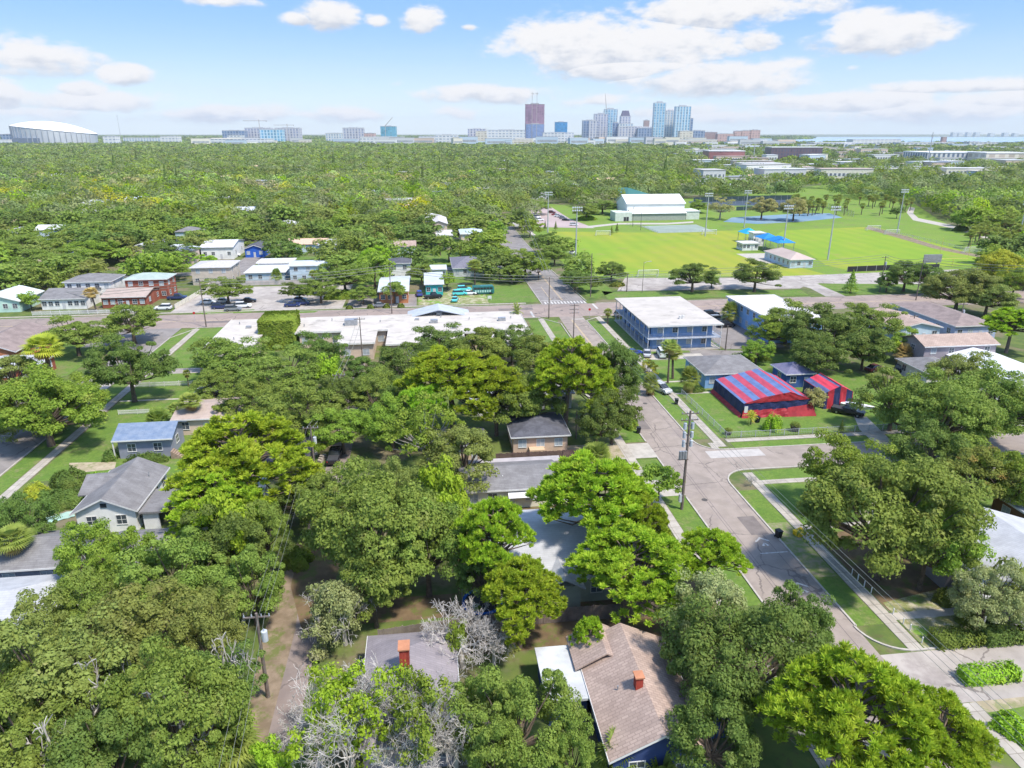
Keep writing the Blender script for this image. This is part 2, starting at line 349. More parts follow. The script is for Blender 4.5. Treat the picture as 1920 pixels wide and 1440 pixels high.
# roads in metres: main street runs along +y, cross street along x
XL, XR = 34.8, 42.4
b = MB()
b.poly([(XL, -20, .02), (XR, -20, .02), (XR, 91.3, .02), (XR, 98.4, .02), (XR, 187.5, .02), (XL + 1, 187.5, .02), (XL, 140, .02)])
tag(b.build('main_street', mRoad), kind='structure')
b = MB(); b.poly([(33.7, 202.5, .02), (47.3, 202.5, .02), (45.6, 260, .02), (46, 340, .02), (48.2, 440, .02), (50, 520, .02), (42, 520, .02), (38, 440, .02), (34.0, 340, .02), (33.9, 250, .02)])
tag(b.build('avenue', mRoadG), kind='structure')
rects('cross_street', [(-700, 700, 187.5, 202.5)], .024, mCross)
rects('side_street', [(XR, 260, 91.3, 98.4)], .022, mRoad)
# curved mouths of the side street
b = MB()
for (cx, cy, sx, sy) in ((46.6, 87.1, -1, 1), (46.6, 102.6, -1, -1)):
    pts = [(XR, 91.3 if sy > 0 else 98.4)] + [(cx + sx * 4.2 * math.cos(t), cy + sy * 4.2 * math.sin(t)) for t in np.linspace(0, math.pi / 2, 8)]
    if sy < 0: pts.reverse()
    b.poly([(x, y, .028) for x, y in pts])
tag(b.build('side_street_corner', mRoad), kind='structure')
rects('concrete_patch', [(43.0, 52, 95.6, 98.2)], .032, M('pale_concrete', (.45, .415, .385), (.385, .355, .33), .8, .9))
rects('bottom_driveway', [(XR, 80, 44.6, 51.2)], .022, M('pale_street', (.42, .37, .33), (.34, .30, .265), .4, .9, fac=roadf))
rects('left_street', [(-72.5, -64.3, -20, 187.5), (-84, -72.6, 172, 187.5)], .02, mRoadG)
rects('left_side_street', [(-140, -64.4, 137, 144), (-64.4, -36, 149, 152.5)], .022, mLot)
rects('far_block_street', [(-500, 33.8, 262, 269), (-500, 33, 345, 352)], .02, mRoadG)
rects('far_block_avenue', [(-74, -66, 269.1, 600), (-170, -162, 202.6, 800)], .028, mRoadG)
for q in ((35, 48, 0, 425), (-500, 500, 185, 205), (42, 120, 90, 100), (-74, -62, 0, 190), (-500, 33, 260, 271), (42, 90, 43, 52)): keep_rect(*q, m=1.5)
# alley
b = MB(); b.poly([(-15.0, 20, .016), (-12.5, 20, .016), (-12.5, 62, .016), (-13.8, 84, .016), (-13.2, 105, .016), (-15.0, 170, .016), (-17.6, 170, .016), (-16.4, 105, .016), (-16.8, 84, .016), (-14.9, 62, .016)])
tag(b.build('alley', M('brown_lane', (.27, .215, .19), (.21, .165, .145), .5, .9, fac=roadf)), kind='structure')
# sidewalks (raised slabs)
def slabs(name, rs, mat=mWalk, h=.06):
    b = MB()
    for r in rs: b.box(*r, 0.0, h)
    return tag(b.build(name, mat), kind='structure')
slabs('sidewalk', [(29.7, 31.2, -20, 186)]); slabs('sidewalk', [(45.7, 47.2, -20, 44.5), (45.7, 47.2, 51.3, 90.2), (45.7, 47.2, 99.6, 186)])
slabs('sidewalk', [(48.0, 130, 101.2, 102.4), (47.2, 130, 86.4, 87.6), (44.6, 45.7, 98.6, 101.2)])
slabs('sidewalk', [(-60.8, -59.3, -20, 186)]); slabs('sidewalk', [(-500, 29, 204.6, 205.6)])
slabs('garden_path', [(47.2, 59, 55.9, 57.0), (47.2, 60, 74.0, 74.9), (47.2, 62, 124.0, 124.7), (47.2, 62, 131.0, 131.7), (-59, -47, 132.8, 133.4), (2, 30, 84.7, 85.9)], mConc, .05)
rects('driveway', [(XR - .6, 62, 146.3, 149.6), (20, 34.9, 97, 102.5), (27, 34.9, 147, 150), (30.5, 34.8, 84.6, 89.5)], .033, mConc)
sheet('driveway', [(1600, 778), (1625, 782), (1680, 835), (1640, 832), (1612, 806)], .034, mConc)
rects('gravel_drive', [(20, 29.7, 97.5, 103)], .036, mSand)
# kerbs
mKerb = M('kerb_concrete', (.46, .42, .365), (.37, .335, .295), 1, .9)
def kerb(path, wd=.22, h=.13):
    b = MB()
    for (x0, y0), (x1, y1) in zip(path, path[1:]):
        d = Vector((x1 - x0, y1 - y0)).normalized(); nx, ny = -d.y * wd / 2, d.x * wd / 2
        b.prism([(x0 - nx, y0 - ny), (x1 - nx, y1 - ny), (x1 + nx, y1 + ny), (x0 + nx, y0 + ny)], 0, h)
    return tag(b.build('kerb', mKerb), kind='structure')
arc = lambda cx, cy, r, a0, a1: [(cx + r * math.cos(t), cy + r * math.sin(t)) for t in np.linspace(R(a0), R(a1), 9)]
kerb([(XR + .1, 55.5), (XR + .1, 87.1)] + arc(46.6, 87.1, 4.1, 180, 90) + [(130, 91.2)])
kerb([(130, 98.5)] + arc(46.6, 102.6, 4.1, 270, 180) + [(XR + .1, 145.5)]); kerb([(XR + .1, 150.4), (XR + .1, 182.5), (48, 187.3), (120, 187.3)])
kerb([(XR + .1, 55.5)] + arc(46.4, 55.5, 4.1, 180, 270) + [(50, 51.4)])
kerb([(XL - .1, -20), (XL - .1, 84)]); kerb([(XL - .1, 90), (XL - .1, 97)]); kerb([(XL - .1, 103), (XL - .1, 147)]); kerb([(XL - .1, 151), (XL + .2, 180), (XL - 5, 187.3), (-62, 187.3)])
kerb([(33.6, 202.7), (-45, 202.7)]); kerb([(-55, 202.7), (-62, 202.7)]); kerb([(-75, 202.7), (-300, 202.7)])
kerb([(33.6, 202.7), (33.7, 262)]); kerb([(47.6, 206), (45.8, 262), (46.2, 340), (48.8, 440)]); kerb([(50, 202.7), (118, 202.7)]); kerb([(133, 202.7), (300, 202.7)])
kerb([(-64.2, 20), (-64.2, 134)]); kerb([(-64.2, 152), (-64.2, 178), (-60, 187)])
# lawns
sheet('lawn', [(990, 600), (1036, 600), (1078, 645), (1010, 648)], .010, mLawn)
rects('lawn', [(45.5 + 1.8, 90, 103, 147), (47.4, 62, 151, 183), (47.3, 100, 58, 90.5)], .010, mLawn)
rects('grass_verge', [(42.6, 45.6, 103, 145.4), (42.6, 45.6, 150.6, 182), (42.6, 45.6, 55.5, 85), (48.4, 82, 98.8, 101), (50.5, 95, 88, 90.8), (31.3, 34.6, 103, 146), (31.3, 34.6, 60, 96.5), (31.3, 34.6, 152, 184)], .012, mLawn)
sheet('dry_lawn', [(1655, 1130), (1740, 1222), (1830, 1212), (1860, 1140), (1800, 1095)], .014, mDry)
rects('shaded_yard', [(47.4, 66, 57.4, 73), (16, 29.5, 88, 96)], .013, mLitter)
sheet('dry_patch', [(1640, 880), (1700, 900), (1690, 960), (1600, 975)], .014, mDry)
rects('bare_strip', [(42.7, 45.5, 64, 76)], .016, M('worn_verge', (.25, .22, .14), (.14, .2, .05), 1.2, .95))
rects('grass_strip', [(47.3, 60, 30, 44)], .012, mLawn)
sheet('sand_patch', [(1735, 1280), (1772, 1290), (1800, 1330), (1790, 1350), (1750, 1310)], .018, mSand)
sheet('sand_patch', [(1815, 1310), (1920, 1300), (1920, 1325), (1830, 1340)], .018, mSand)
sheet('lawn', [(372, 616), (400, 616), (455, 600), (372, 704), (306, 707)], .010, mLawn)
rects('lawn', [(-59, -38, 100, 148), (-64, -61, 60, 186), (-59, -36, 153.5, 186), (-100, -76, 150, 182)], .011, mLawn)
sheet('driveway', [(130, 868), (218, 866), (215, 880), (130, 888)], .02, mSand)
rects('vacant_lot', [(-3, 33.2, 206.5, 228)], .012, mDry)
rects('lawn', [(18, 33.2, 206.5, 232)], .016, mLawn)
rects('lawn', [(-30, 33, 238, 261), (-62, 30, 272, 300), (-22, 30, 300, 342)], .010, mLawn)
rects('school_car_park', [(-73, -25, 205.8, 240)], .014, mLot); keep_rect(-73, -25, 203, 240, 0)
rects('car_park', [(-24, -3.5, 205.8, 222)], .014, mRoadG); keep_rect(-24, 33, 203, 232, 0)
sheet('grass_verge', [(372, 584), (478, 580), (470, 586), (380, 590)], .03, mLawn); sheet('grass_verge', [(540, 584), (600, 582), (590, 586), (548, 588)], .03, mLawn)
rects('apartment_car_park', [(69, 84, 152, 186), (50, 75, 146, 150.5)], .018, mRoadG)
sheet('apartment_car_park', [(1290, 655), (1395, 658), (1400, 668), (1300, 668)], .02, mRoadG)
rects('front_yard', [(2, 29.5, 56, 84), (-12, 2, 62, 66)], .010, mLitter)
sheet('dirt_strip', [(560, 1190), (515, 1390), (420, 1440), (470, 1300), (490, 1200), (560, 1010), (580, 1010)], .012, mDirt)
sheet('dirt_strip', [(565, 1015), (600, 1000), (640, 1050), (620, 1120), (600, 1190), (568, 1190), (545, 1100)], .026, mLitter)
# markings
b = MB()
for k in range(13): x = 34.6 + k * 1.0; b.quad((x, 203.2, .03), (x + .5, 203.2, .03), (x + .5, 206.3, .03), (x, 206.3, .03))
b.quad((34, 207.4, .03), (40, 207.4, .03), (40, 207.9, .03), (34, 207.9, .03)); b.quad((38.9, 184.2, .03), (42.2, 184.2, .03), (42.2, 184.7, .03), (38.9, 184.7, .03))
b.quad((28.6, 188, .03), (29.2, 188, .03), (29.2, 194.6, .03), (28.6, 194.6, .03))
b.quad((48.4, 195.6, .03), (49, 195.6, .03), (49, 202, .03), (48.4, 202, .03))
tag(b.build('road_marking', mPaint), kind='structure')
b = MB()
for x, y0, y1 in ((38.45, 150, 184), (38.7, 150, 184), (40.4, 208, 256), (40.7, 208, 256), (37.2, 208, 228)): b.quad((x, y0, .03), (x + .13, y0, .03), (x + .13, y1, .03), (x, y1, .03))
for x0, x1 in ((-300, 26), (52, 300)):
    for yy in (194.7, 195.0): b.quad((x0, yy, .03), (x1, yy, .03), (x1, yy + .13, .03), (x0, yy + .13, .03))
tag(b.build('yellow_road_line', mYel), kind='structure')
b = MB()      # shared-lane arrows and stop bar near the side street
for cy in (71.5, 66.0 - 4):
    for s in (-1, 1): b.poly([(40.2, cy + 1.4, .03), (40.2 + s * .9, cy + .6, .03), (40.2 + s * .9, cy + .3, .03), (40.2, cy + 1.05, .03)][::(1 if s < 0 else -1)])
    for s in (-1, 1): b.poly([(40.2 + s * .5, cy - .5, .03), (40.2, cy + .2, .03), (40.2 + s * .15, cy - .6, .03)][::(1 if s > 0 else -1)])
b.quad((38.7, 69.3, .03), (42.2, 69.3, .03), (42.2, 69.5, .03), (38.7, 69.5, .03))
tag(b.build('road_marking', mPaint), kind='structure')
b = MB()      # tar lines in the asphalt
for x in (37.1, 37.5, 40.9): b.quad((x, 30, .026), (x + .06, 30, .026), (x + .06, 145, .026), (x, 145, .026))
tag(b.build('tar_seam', M('tar', (.16, .13, .13))), kind='structure')
# bay, far shore
b = MB(); b.poly([(2050, 3650, .4), (2500, 3250, .4), (5200, 2700, .4), (24000, 3000, .4), (24000, 11000, .4), (5200, 9500, .4), (3400, 6200, .4), (1700, 4700, .4)])
tag(b.build('bay_water', mWater), kind='structure')
b = MB(); b.poly([(5600, 12000, .8), (24000, 12500, .8), (24000, 13500, .8), (5600, 13500, .8)]); tag(b.build('far_shore', M('far_shore', (.30, .38, .42))), kind='structure')
KEEPWATER = [(2050, 3650), (2500, 3250), (5200, 2700), (24000, 3000), (24000, 11000), (5200, 9500), (3400, 6200), (1700, 4700)]

b = MB()
for x, y in ((38.0, 195), (39.8, 120), (37.0, 83), (39.0, 57), (30, 192), (-40, 194)): b.cyl(x, y, .0, .034, .42, .42, 16)
tag(b.build('manhole_cover', M('cast_iron', (.10, .09, .085))), kind='structure')
b = MB()
for x0, x1, y0, y1 in ((35.3, 37.2, 108, 113), (39.5, 41.8, 73.5, 78), (36, 38.4, 128, 130.5), (-20, -14, 189, 191.5), (60, 66, 92.2, 94.5), (20, 30, 196.5, 199), (-60, -48, 192, 194), (80, 92, 189, 191)): b.quad((x0, y0, .031), (x1, y0, .031), (x1, y1, .031), (x0, y1, .031))
tag(b.build('asphalt_patch', M('dark_asphalt_patch', (.20, .17, .155), (.16, .135, .125), .8, .9)), kind='structure')
# ---------------------------------------------------------------- vegetation library
mBark = M('bark', (.15, .115, .085), (.09, .07, .055), 3, .95); mBarkG = M('grey_bark', (.36, .33, .30), (.24, .22, .20), 3, .95)
mTwig = M('bleached_twigs', (.52, .485, .45), (.37, .34, .31), 2, .9); mPineB = M('pine_bark', (.21, .155, .125), (.13, .10, .085), 3, .95)
LF = {
 'oak': leafmat('oak_leaves', (0.196, 0.281, 0.051), (0.269, 0.352, 0.067), (0.322, 0.367, 0.102), .38),
 'olive': leafmat('olive_leaves', (0.231, 0.279, 0.069), (0.287, 0.341, 0.081), (0.360, 0.334, 0.121), .38),
 'dark': leafmat('dark_leaves', (0.137, 0.216, 0.046), (0.191, 0.269, 0.058), (0.244, 0.294, 0.074), .38),
 'lime': leafmat('lime_leaves', (0.281, 0.461, 0.033), (0.372, 0.538, 0.046), (0.450, 0.527, 0.055), .38),
 'bright': leafmat('bright_leaves', (0.213, 0.329, 0.042), (0.287, 0.395, 0.054), (0.349, 0.406, 0.079), .38),
 'yellow': leafmat('yellow_leaves', (0.518, 0.515, 0.055), (0.405, 0.461, 0.055), (0.601, 0.570, 0.055), .4),
 'tan': leafmat('tan_leaves', (0.472, 0.428, 0.167), (0.382, 0.384, 0.130), (0.540, 0.439, 0.214), .4),
 'orange': leafmat('rusty_leaves', (0.225, 0.274, 0.055), (0.270, 0.308, 0.060), (0.472, 0.285, 0.084), .4),
 'pine': leafmat('pine_needles', (0.319, 0.459, 0.036), (0.439, 0.556, 0.046), (0.531, 0.580, 0.072), .42, .3, .9),
 'palm': leafmat('palm_fronds', (0.247, 0.329, 0.065), (0.338, 0.395, 0.084), (0.438, 0.428, 0.121), .4, .3),
 'deadpalm': leafmat('dead_fronds', (0.450, 0.329, 0.121), (0.563, 0.406, 0.157), None, .3, .3),
 'moss': leafmat('grey_green_leaves', (0.315, 0.373, 0.139), (0.405, 0.439, 0.185), (0.506, 0.505, 0.306), .4),
 'shrub': leafmat('shrub_leaves', (0.180, 0.241, 0.045), (0.247, 0.319, 0.055), (0.304, 0.319, 0.074), .4),
}
def farleaf(key):
    base = LF[key]; nm = 'far_' + base.name
    if nm in MATS: return MATS[nm]
    m = base.copy(); m.name = nm; n = NT(m.node_tree); hsv = [q for q in n.n if q.type == 'HUE_SAT'][0]; tco = [q for q in n.n if q.type == 'TEX_COORD'][0]
    vo = n.new('ShaderNodeTexVoronoi'); vo.inputs['Scale'].default_value = .075; n.l.new(tco.outputs['Object'], vo.inputs['Vector']); wn = n.new('ShaderNodeTexWhiteNoise', noise_dimensions='3D'); n.l.new(vo.outputs['Color'], wn.inputs[0])
    old = hsv.inputs['Value'].links[0].from_socket; n.l.new(n.math('MULTIPLY', old, n.math('ADD', .74, n.math('MULTIPLY', wn.outputs[0], .46))), hsv.inputs['Value'])
    sw = n.new('ShaderNodeSeparateColor'); n.l.new(wn.outputs['Color'], sw.inputs[0]); n.l.new(n.math('ADD', .478, n.math('MULTIPLY', sw.outputs[1], .034)), hsv.inputs['Hue']); n.l.new(n.math('ADD', .7, n.math('MULTIPLY', sw.outputs[2], .45)), hsv.inputs['Saturation'])
    MATS[nm] = m; return m
def rnd_unit(n):
    v = rng.normal(size=(n, 3)); return v / np.linalg.norm(v, axis=1)[:, None]
def leaf_arrays(c, nrm, s, asp=.62):
    """quads centred on c facing roughly nrm"""
    n = len(c); nrm = nrm / (np.linalg.norm(nrm, axis=1)[:, None] + 1e-9)
    u = np.cross(nrm, rnd_unit(n)); u /= (np.linalg.norm(u, axis=1)[:, None] + 1e-9); v = np.cross(nrm, u)
    s = s[:, None] * .5
    return np.stack([c - u * s, c + v * s * asp, c + u * s, c - v * s * asp], 1).reshape(-1, 3)
def mesh_np(name, V, k=4, mat=None, extra=None):
    me = bpy.data.meshes.new(name); n = len(V) // k
    me.vertices.add(len(V)); me.vertices.foreach_set('co', V.astype(np.float32).ravel())
    me.loops.add(len(V)); me.loops.foreach_set('vertex_index', np.arange(len(V), dtype=np.int32))
    me.polygons.add(n); me.polygons.foreach_set('loop_start', (np.arange(n) * k).astype(np.int32))
    me.update(calc_edges=True)
    if mat: me.materials.append(mat)
    return me
def crown_clumps(Rr, Hh, n, cr, flat=.55, hollow=.35, lumps=None):
    """clump centres through a lumpy dome, base at z=0, height Hh"""
    d = rnd_unit(n); d[:, 2] = np.abs(d[:, 2]) * 1.15 - .30
    d /= np.linalg.norm(d, axis=1)[:, None]
    ph = rng.uniform(0, 6.28, 4); a = np.arctan2(d[:, 1], d[:, 0])
    wob = 1 + .22 * np.sin(2 * a + ph[0]) + .12 * np.sin(3 * a + ph[1]) + .09 * np.sin(5 * a + ph[2]) + .10 * np.sin(4 * d[:, 2] + ph[3])
    rad = (1 - hollow * rng.random(n) ** 1.6) * wob
    c = d * rad[:, None] * np.array([Rr - cr * .6, Rr - cr * .6, Hh * .62]) + np.array([0, 0, Hh * .36])
    return c
def oak_crown(Rr, Hh, n, cr, per, ls, spread=.35):
    C = crown_clumps(Rr, Hh, n, cr)
    rr = cr * rng.uniform(.45, 1.45, n)
    idx = np.repeat(np.arange(n), per); d = rnd_unit(len(idx)); up = d[:, 2] < -.25; d[up, 2] *= -.6
    d /= np.linalg.norm(d, axis=1)[:, None]
    q = rng.random(len(idx)); rad = rr[idx] * (.55 + .5 * q)
    p = C[idx] + d * rad[:, None] * np.array([1, 1, .72])
    nr = d + rnd_unit(len(idx)) * .75 + np.array([0, 0, .35])
    return leaf_arrays(p, nr, ls * (.38 + 1.25 * rng.random(len(idx)) ** 1.6)), C, rr
def limbs(C, H0, trunk_r, lean=(0, 0), n=10, n_lim=12, z0=0, twist=.12, seg=5):
    """trunk splitting low and limbs curving out to clump centres"""
    b = MB(); fork = Vector((lean[0] * .4, lean[1] * .4, H0 * .75))
    b.tube([(0, 0, z0 - .3), (lean[0] * .1, lean[1] * .1, H0 * .3), tuple(fork)], [trunk_r * 1.35, trunk_r, trunk_r * .8], n)
    ids = rng.permutation(len(C))[:n_lim]
    for k in ids:
        e = Vector(C[k]); mid = fork.lerp(e, .5); mid.z = fork.z + (e.z - fork.z) * .35
        pts = []
        for t in np.linspace(0, 1, seg):
            p = fork * (1 - t) ** 2 + mid * 2 * t * (1 - t) + e * t * t
            p += Vector(rng.normal(0, twist, 3)) * (1 if 0 < t < 1 else 0) * e.length * .1
            pts.append(tuple(p))
        rr = trunk_r * rng.uniform(.35, .6)
        b.tube(pts, [rr * (1 - .8 * t) for t in np.linspace(0, 1, seg)], 6, False)
    return b
KIT = {}
def kit(key, crown_me, trunk_mb, bark, Rr, Hh, cr=None):
    tm = trunk_mb.mesh(key + '_trunk'); tm.materials.append(bark)
    KIT.setdefault(key, []).append((crown_me, tm, Rr, Hh))
def make_oak(key, Rr, Hh, base, n, cr, per, ls, leaf, bark=mBark, tr=.4, variants=2, nlim=12):
    for _ in range(variants):
        V, C, rr = oak_crown(Rr, Hh - base, n, cr, per, ls); V[:, 2] += base; C = C + np.array([0, 0, base])
        tb = limbs(C, base + (Hh - base) * .25, tr, n_lim=nlim)
        kit(key, mesh_np(key + '_crown', V, 4, None), tb, bark, Rr, Hh)
make_oak('oak_big', 9, 12, 3.2, 160, 1.45, 430, .34, None, mBarkG, tr=.5, variants=3, nlim=50)
make_oak('oak_mid', 6, 9.5, 2.6, 84, 1.12, 370, .28, None, mBarkG, tr=.33, variants=4, nlim=34)
make_oak('oak_small', 3.2, 6, 1.6, 34, 1.0, 120, .38, None, tr=.16, variants=2, nlim=12)
make_oak('open_oak', 6, 10, 3, 60, 1.05, 170, .32, None, mBarkG, tr=.30, variants=2, nlim=34)
make_oak('far_oak', 6, 9.5, 1.2, 48, 1.6, 46, .85, None, tr=.3, variants=5, nlim=5)
def pine_kit(key, Rr, Hh, crown_h, n_plate, variants=1, puff=.72, needles=34, per=15):
    for _ in range(variants):
        b = MB(); tr = .34; top = Hh - .9
        lean = rng.normal(0, .5, 2)
        b.tube([(0, 0, -.3), (lean[0] * .3, lean[1] * .3, Hh * .35), (lean[0], lean[1], Hh - crown_h * .75), (lean[0] * 1.1, lean[1] * 1.2, top - .6)], [tr * 1.3, tr, tr * .75, tr * .3], 9)
        P = []
        plates = []
        for i in range(n_plate):
            t = rng.random() ** .6; a = rng.uniform(0, 6.28) ; r = Rr * (.15 + .80 * math.sqrt(rng.random()))
            r *= 1 + .18 * math.sin(3 * a + 1) + .12 * math.sin(5 * a)
            zt = Hh - crown_h * (r / Rr) ** 1.7 * .75 - rng.random() ** 2 * crown_h * .5
            c = Vector((lean[0] + r * math.cos(a), lean[1] + r * math.sin(a), zt - .8)); plates.append(c)
            st = Vector((lean[0], lean[1], max(Hh - crown_h * 1.1, zt - 1.2 - r * .45)))
            mid = st.lerp(c, .55) + Vector((0, 0, -.25 * r * .3)) + Vector(rng.normal(0, .3, 3))
            b.tube([tuple(st), tuple(mid), tuple(c)], [.13, .09, .045], 5, False)
            pr = rng.uniform(.9, 1.7)
            for j in range(per):
                aa = rng.uniform(0, 6.28); q = pr * math.sqrt(rng.random())
                P.append((c.x + q * math.cos(aa), c.y + q * math.sin(aa), c.z + .45 * (1 - (q / pr) ** 2) + rng.normal(0, .15)))
            for j in range(3):
                q = P[-1 - j]; b.tube([tuple(c), (q[0], q[1], q[2] - .15)], [.04, .02], 4, False)
        P = np.array(P); n = len(P); idx = np.repeat(np.arange(n), needles)
        d = rnd_unit(len(idx)); d[:, 2] = np.where(d[:, 2] < -.1, -d[:, 2], d[:, 2]) + .15; d /= np.linalg.norm(d, axis=1)[:, None]
        L = puff * rng.uniform(.6, 1.0, len(idx)); side = np.cross(d, rnd_unit(len(idx))); side /= np.linalg.norm(side, axis=1)[:, None]
        o = P[idx]; wd = .055 * puff / .7
        tip = o + d * L[:, None]; m_ = o + d * L[:, None] * .5
        V = np.stack([o, m_ - side * wd * 1.3, tip, m_ + side * wd * 1.3], 1).reshape(-1, 3)
        kit(key, mesh_np(key + '_crown', V, 4), b, mPineB, Rr, Hh)
pine_kit('pine', 6.2, 15, 7.0, 125, 3, .80, 44, 8)
pine_kit('small_pine', 3.0, 9, 3.2, 24, 1, .70, 40, 8)
def bare_limb(b, p, d, L, r, lev, out):
    n = 3; pts = [tuple(p)]; rads = [r]
    for i in range(n):
        d = (d + Vector(rng.normal(0, .26, 3))).normalized(); p = p + d * L / n; pts.append(tuple(p)); rads.append(r * (1 - .4 * (i + 1) / n))
        if lev > 0 and i > 0:
            nd = (d + Vector(rng.normal(0, .75, 3)) + Vector((0, 0, .1))).normalized(); bare_limb(b, p.copy(), nd, L * rng.uniform(.5, .75), rads[-1] * .72, lev - 1, out)
    b.tube(pts, [max(q, .016) for q in rads], 3 if lev < 3 else 6, False)
    if lev <= 1: out.append(tuple(p))
    if lev > 0:
        for k in range(2): bare_limb(b, p.copy(), (d + Vector(rng.normal(0, .6, 3))).normalized(), L * rng.uniform(.55, .8), rads[-1] * .8, lev - 1, out)
def bare_kit(key, Rr, Hh, nmain, lev, leafn=0, ls=.4, rtw=.11):
    b = MB(); tk = MB(); out = []
    tk.tube([(0, 0, -.3), (.2, .1, Hh * .28)], [.32, .24], 8)
    for k in range(nmain):
        a = 6.28 * k / nmain + rng.uniform(-.3, .3); e = rng.uniform(.35, 1.2)
        d = Vector((math.cos(a) * math.cos(e), math.sin(a) * math.cos(e), math.sin(e)))
        bare_limb(b, Vector((.2, .1, Hh * .28)), d, Rr * .42, rtw, lev, out)
    me = b.mesh(key + '_twigs')
    P = np.array(out)
    crown = None
    if leafn:
        ok = np.sin(P[:, 0] * .95 + 1) + np.cos(P[:, 1] * 1.1) + .5 * np.sin(P[:, 0] * 2.1 + P[:, 1] * 1.7) + .4 > 0; P = P[ok]; leafn = min(leafn, len(P)); cen = P[rng.permutation(len(P))[:leafn]]; idx = np.repeat(np.arange(leafn), 70); d = rnd_unit(len(idx)); d[:, 2] = np.abs(d[:, 2])
        p = cen[idx] + d * rng.uniform(.2, .9, len(idx))[:, None]
        crown = mesh_np(key + '_crown', leaf_arrays(p, d + rnd_unit(len(idx)) * .6, ls * rng.uniform(.6, 1.3, len(idx))), 4)
    tm = tk.mesh(key + '_trunk'); KIT.setdefault(key, []).append((crown, tm, Rr, Hh, me))
bare_kit('bare', 5, 8, 6, 4, 0, .4, .15); bare_kit('half_bare', 6.5, 8, 11, 4, 150, .32, .12); bare_kit('pale_limbs', 5, 8, 6, 2, 0, .4, .24); bare_kit('moss_tree', 5.2, 8, 8, 4, 420, .30, .10)
def palm_kit(key, trunk_h, n_fr, L, dead=8, fan=True):
    tk = MB(); lean = rng.normal(0, .25, 2)
    tk.tube([(0, 0, -.2), (lean[0] * .5, lean[1] * .5, trunk_h * .5), (lean[0], lean[1], trunk_h)], [.23, .17, .2], 8)
    for q in range(3): tk.cyl(lean[0] * .9, lean[1] * .9, trunk_h - .9 + q * .3, trunk_h - .75 + q * .3, .27, .24, 8)
    out = []
    for kind, nf in (('g', n_fr), ('d', dead)):
        V = []
        for k in range(nf):
            a = 2.399 * k + rng.uniform(-.2, .2); e = (1.25 - 1.55 * k / nf) if kind == 'g' else rng.uniform(-1.25, -.7)
            le = L * rng.uniform(.85, 1.1) * (1 if kind == 'g' else .75)
            d = np.array([math.cos(a) * math.cos(e), math.sin(a) * math.cos(e), math.sin(e)]); o = np.array([lean[0], lean[1], trunk_h])
            s = np.cross(d, [0, 0, 1.0]); s /= np.linalg.norm(s) + 1e-9; up = np.cross(s, d)
            hub = o + d * le * (.45 if fan else .1)
            V += [o - s * .03, hub - s * .03, hub + s * .03, o + s * .03]
            nb = 13 if fan else 22
            for j in range(nb):
                if fan:
                    t = (j / (nb - 1) - .5) * 2.5; dd = d * math.cos(t) + s * math.sin(t); l2 = le * .62 * (1 - .12 * abs(t)); base = hub
                else:
                    u = (j // 2 + .5) / (nb / 2); sg = 1 if j % 2 else -1; base = o + d * le * u + np.array([0, 0, -.35 * le * u * u]); dd = d * .75 + s * sg * .75 - up * .25; l2 = le * .40 * (1 - .5 * u)
                dd = dd / np.linalg.norm(dd); mid = base + dd * l2 * .55; tip = base + dd * l2 + np.array([0, 0, -.26 * l2])
                ww = np.cross(dd, up); ww = ww / (np.linalg.norm(ww) + 1e-9) * .075
                V += [base, mid - ww, tip, mid + ww]
        out.append(mesh_np(key + '_fronds', np.array(V), 4))
    tm = tk.mesh(key + '_trunk'); KIT.setdefault(key, []).append((out[0], tm, L * 1.05, trunk_h + L * .7, out[1]))
palm_kit('palm', 5.2, 34, 1.9, 12); palm_kit('palm', 4.6, 30, 1.9, 18); palm_kit('short_palm', 1.6, 40, 2.2, 10); palm_kit('tall_palm', 8.5, 28, 2.1, 10); palm_kit('feather_palm', 3.2, 22, 2.4, 3, False)
palm_kit('palmetto', .5, 46, 2.3, 10)
def cone_kit(key, Rr, Hh, n, ls, z0=.4):
    t = rng.random(n) ** 1.3; a = rng.uniform(0, 6.28, n); r = Rr * (1 - t) * (.75 + .3 * rng.random(n)) * (1 + .2 * np.sin(t * 40)); z = z0 + t * (Hh - z0)
    p = np.stack([r * np.cos(a), r * np.sin(a), z], 1); d = np.stack([np.cos(a), np.sin(a), np.full(n, .5)], 1)
    b = MB(); b.tube([(0, 0, -.2), (0, 0, Hh * .9)], [.18, .04], 7)
    kit(key, mesh_np(key + '_crown', leaf_arrays(p, d + rnd_unit(n) * .5, ls * rng.uniform(.6, 1.3, n)), 4), b, mBark, Rr, Hh)
cone_kit('conifer', 2.4, 18, 900, .8, 1.5); cone_kit('small_conifer', 1.6, 6, 1800, .28, .8); cone_kit('small_conifer', 1.7, 6, 1700, .3, 1.0)

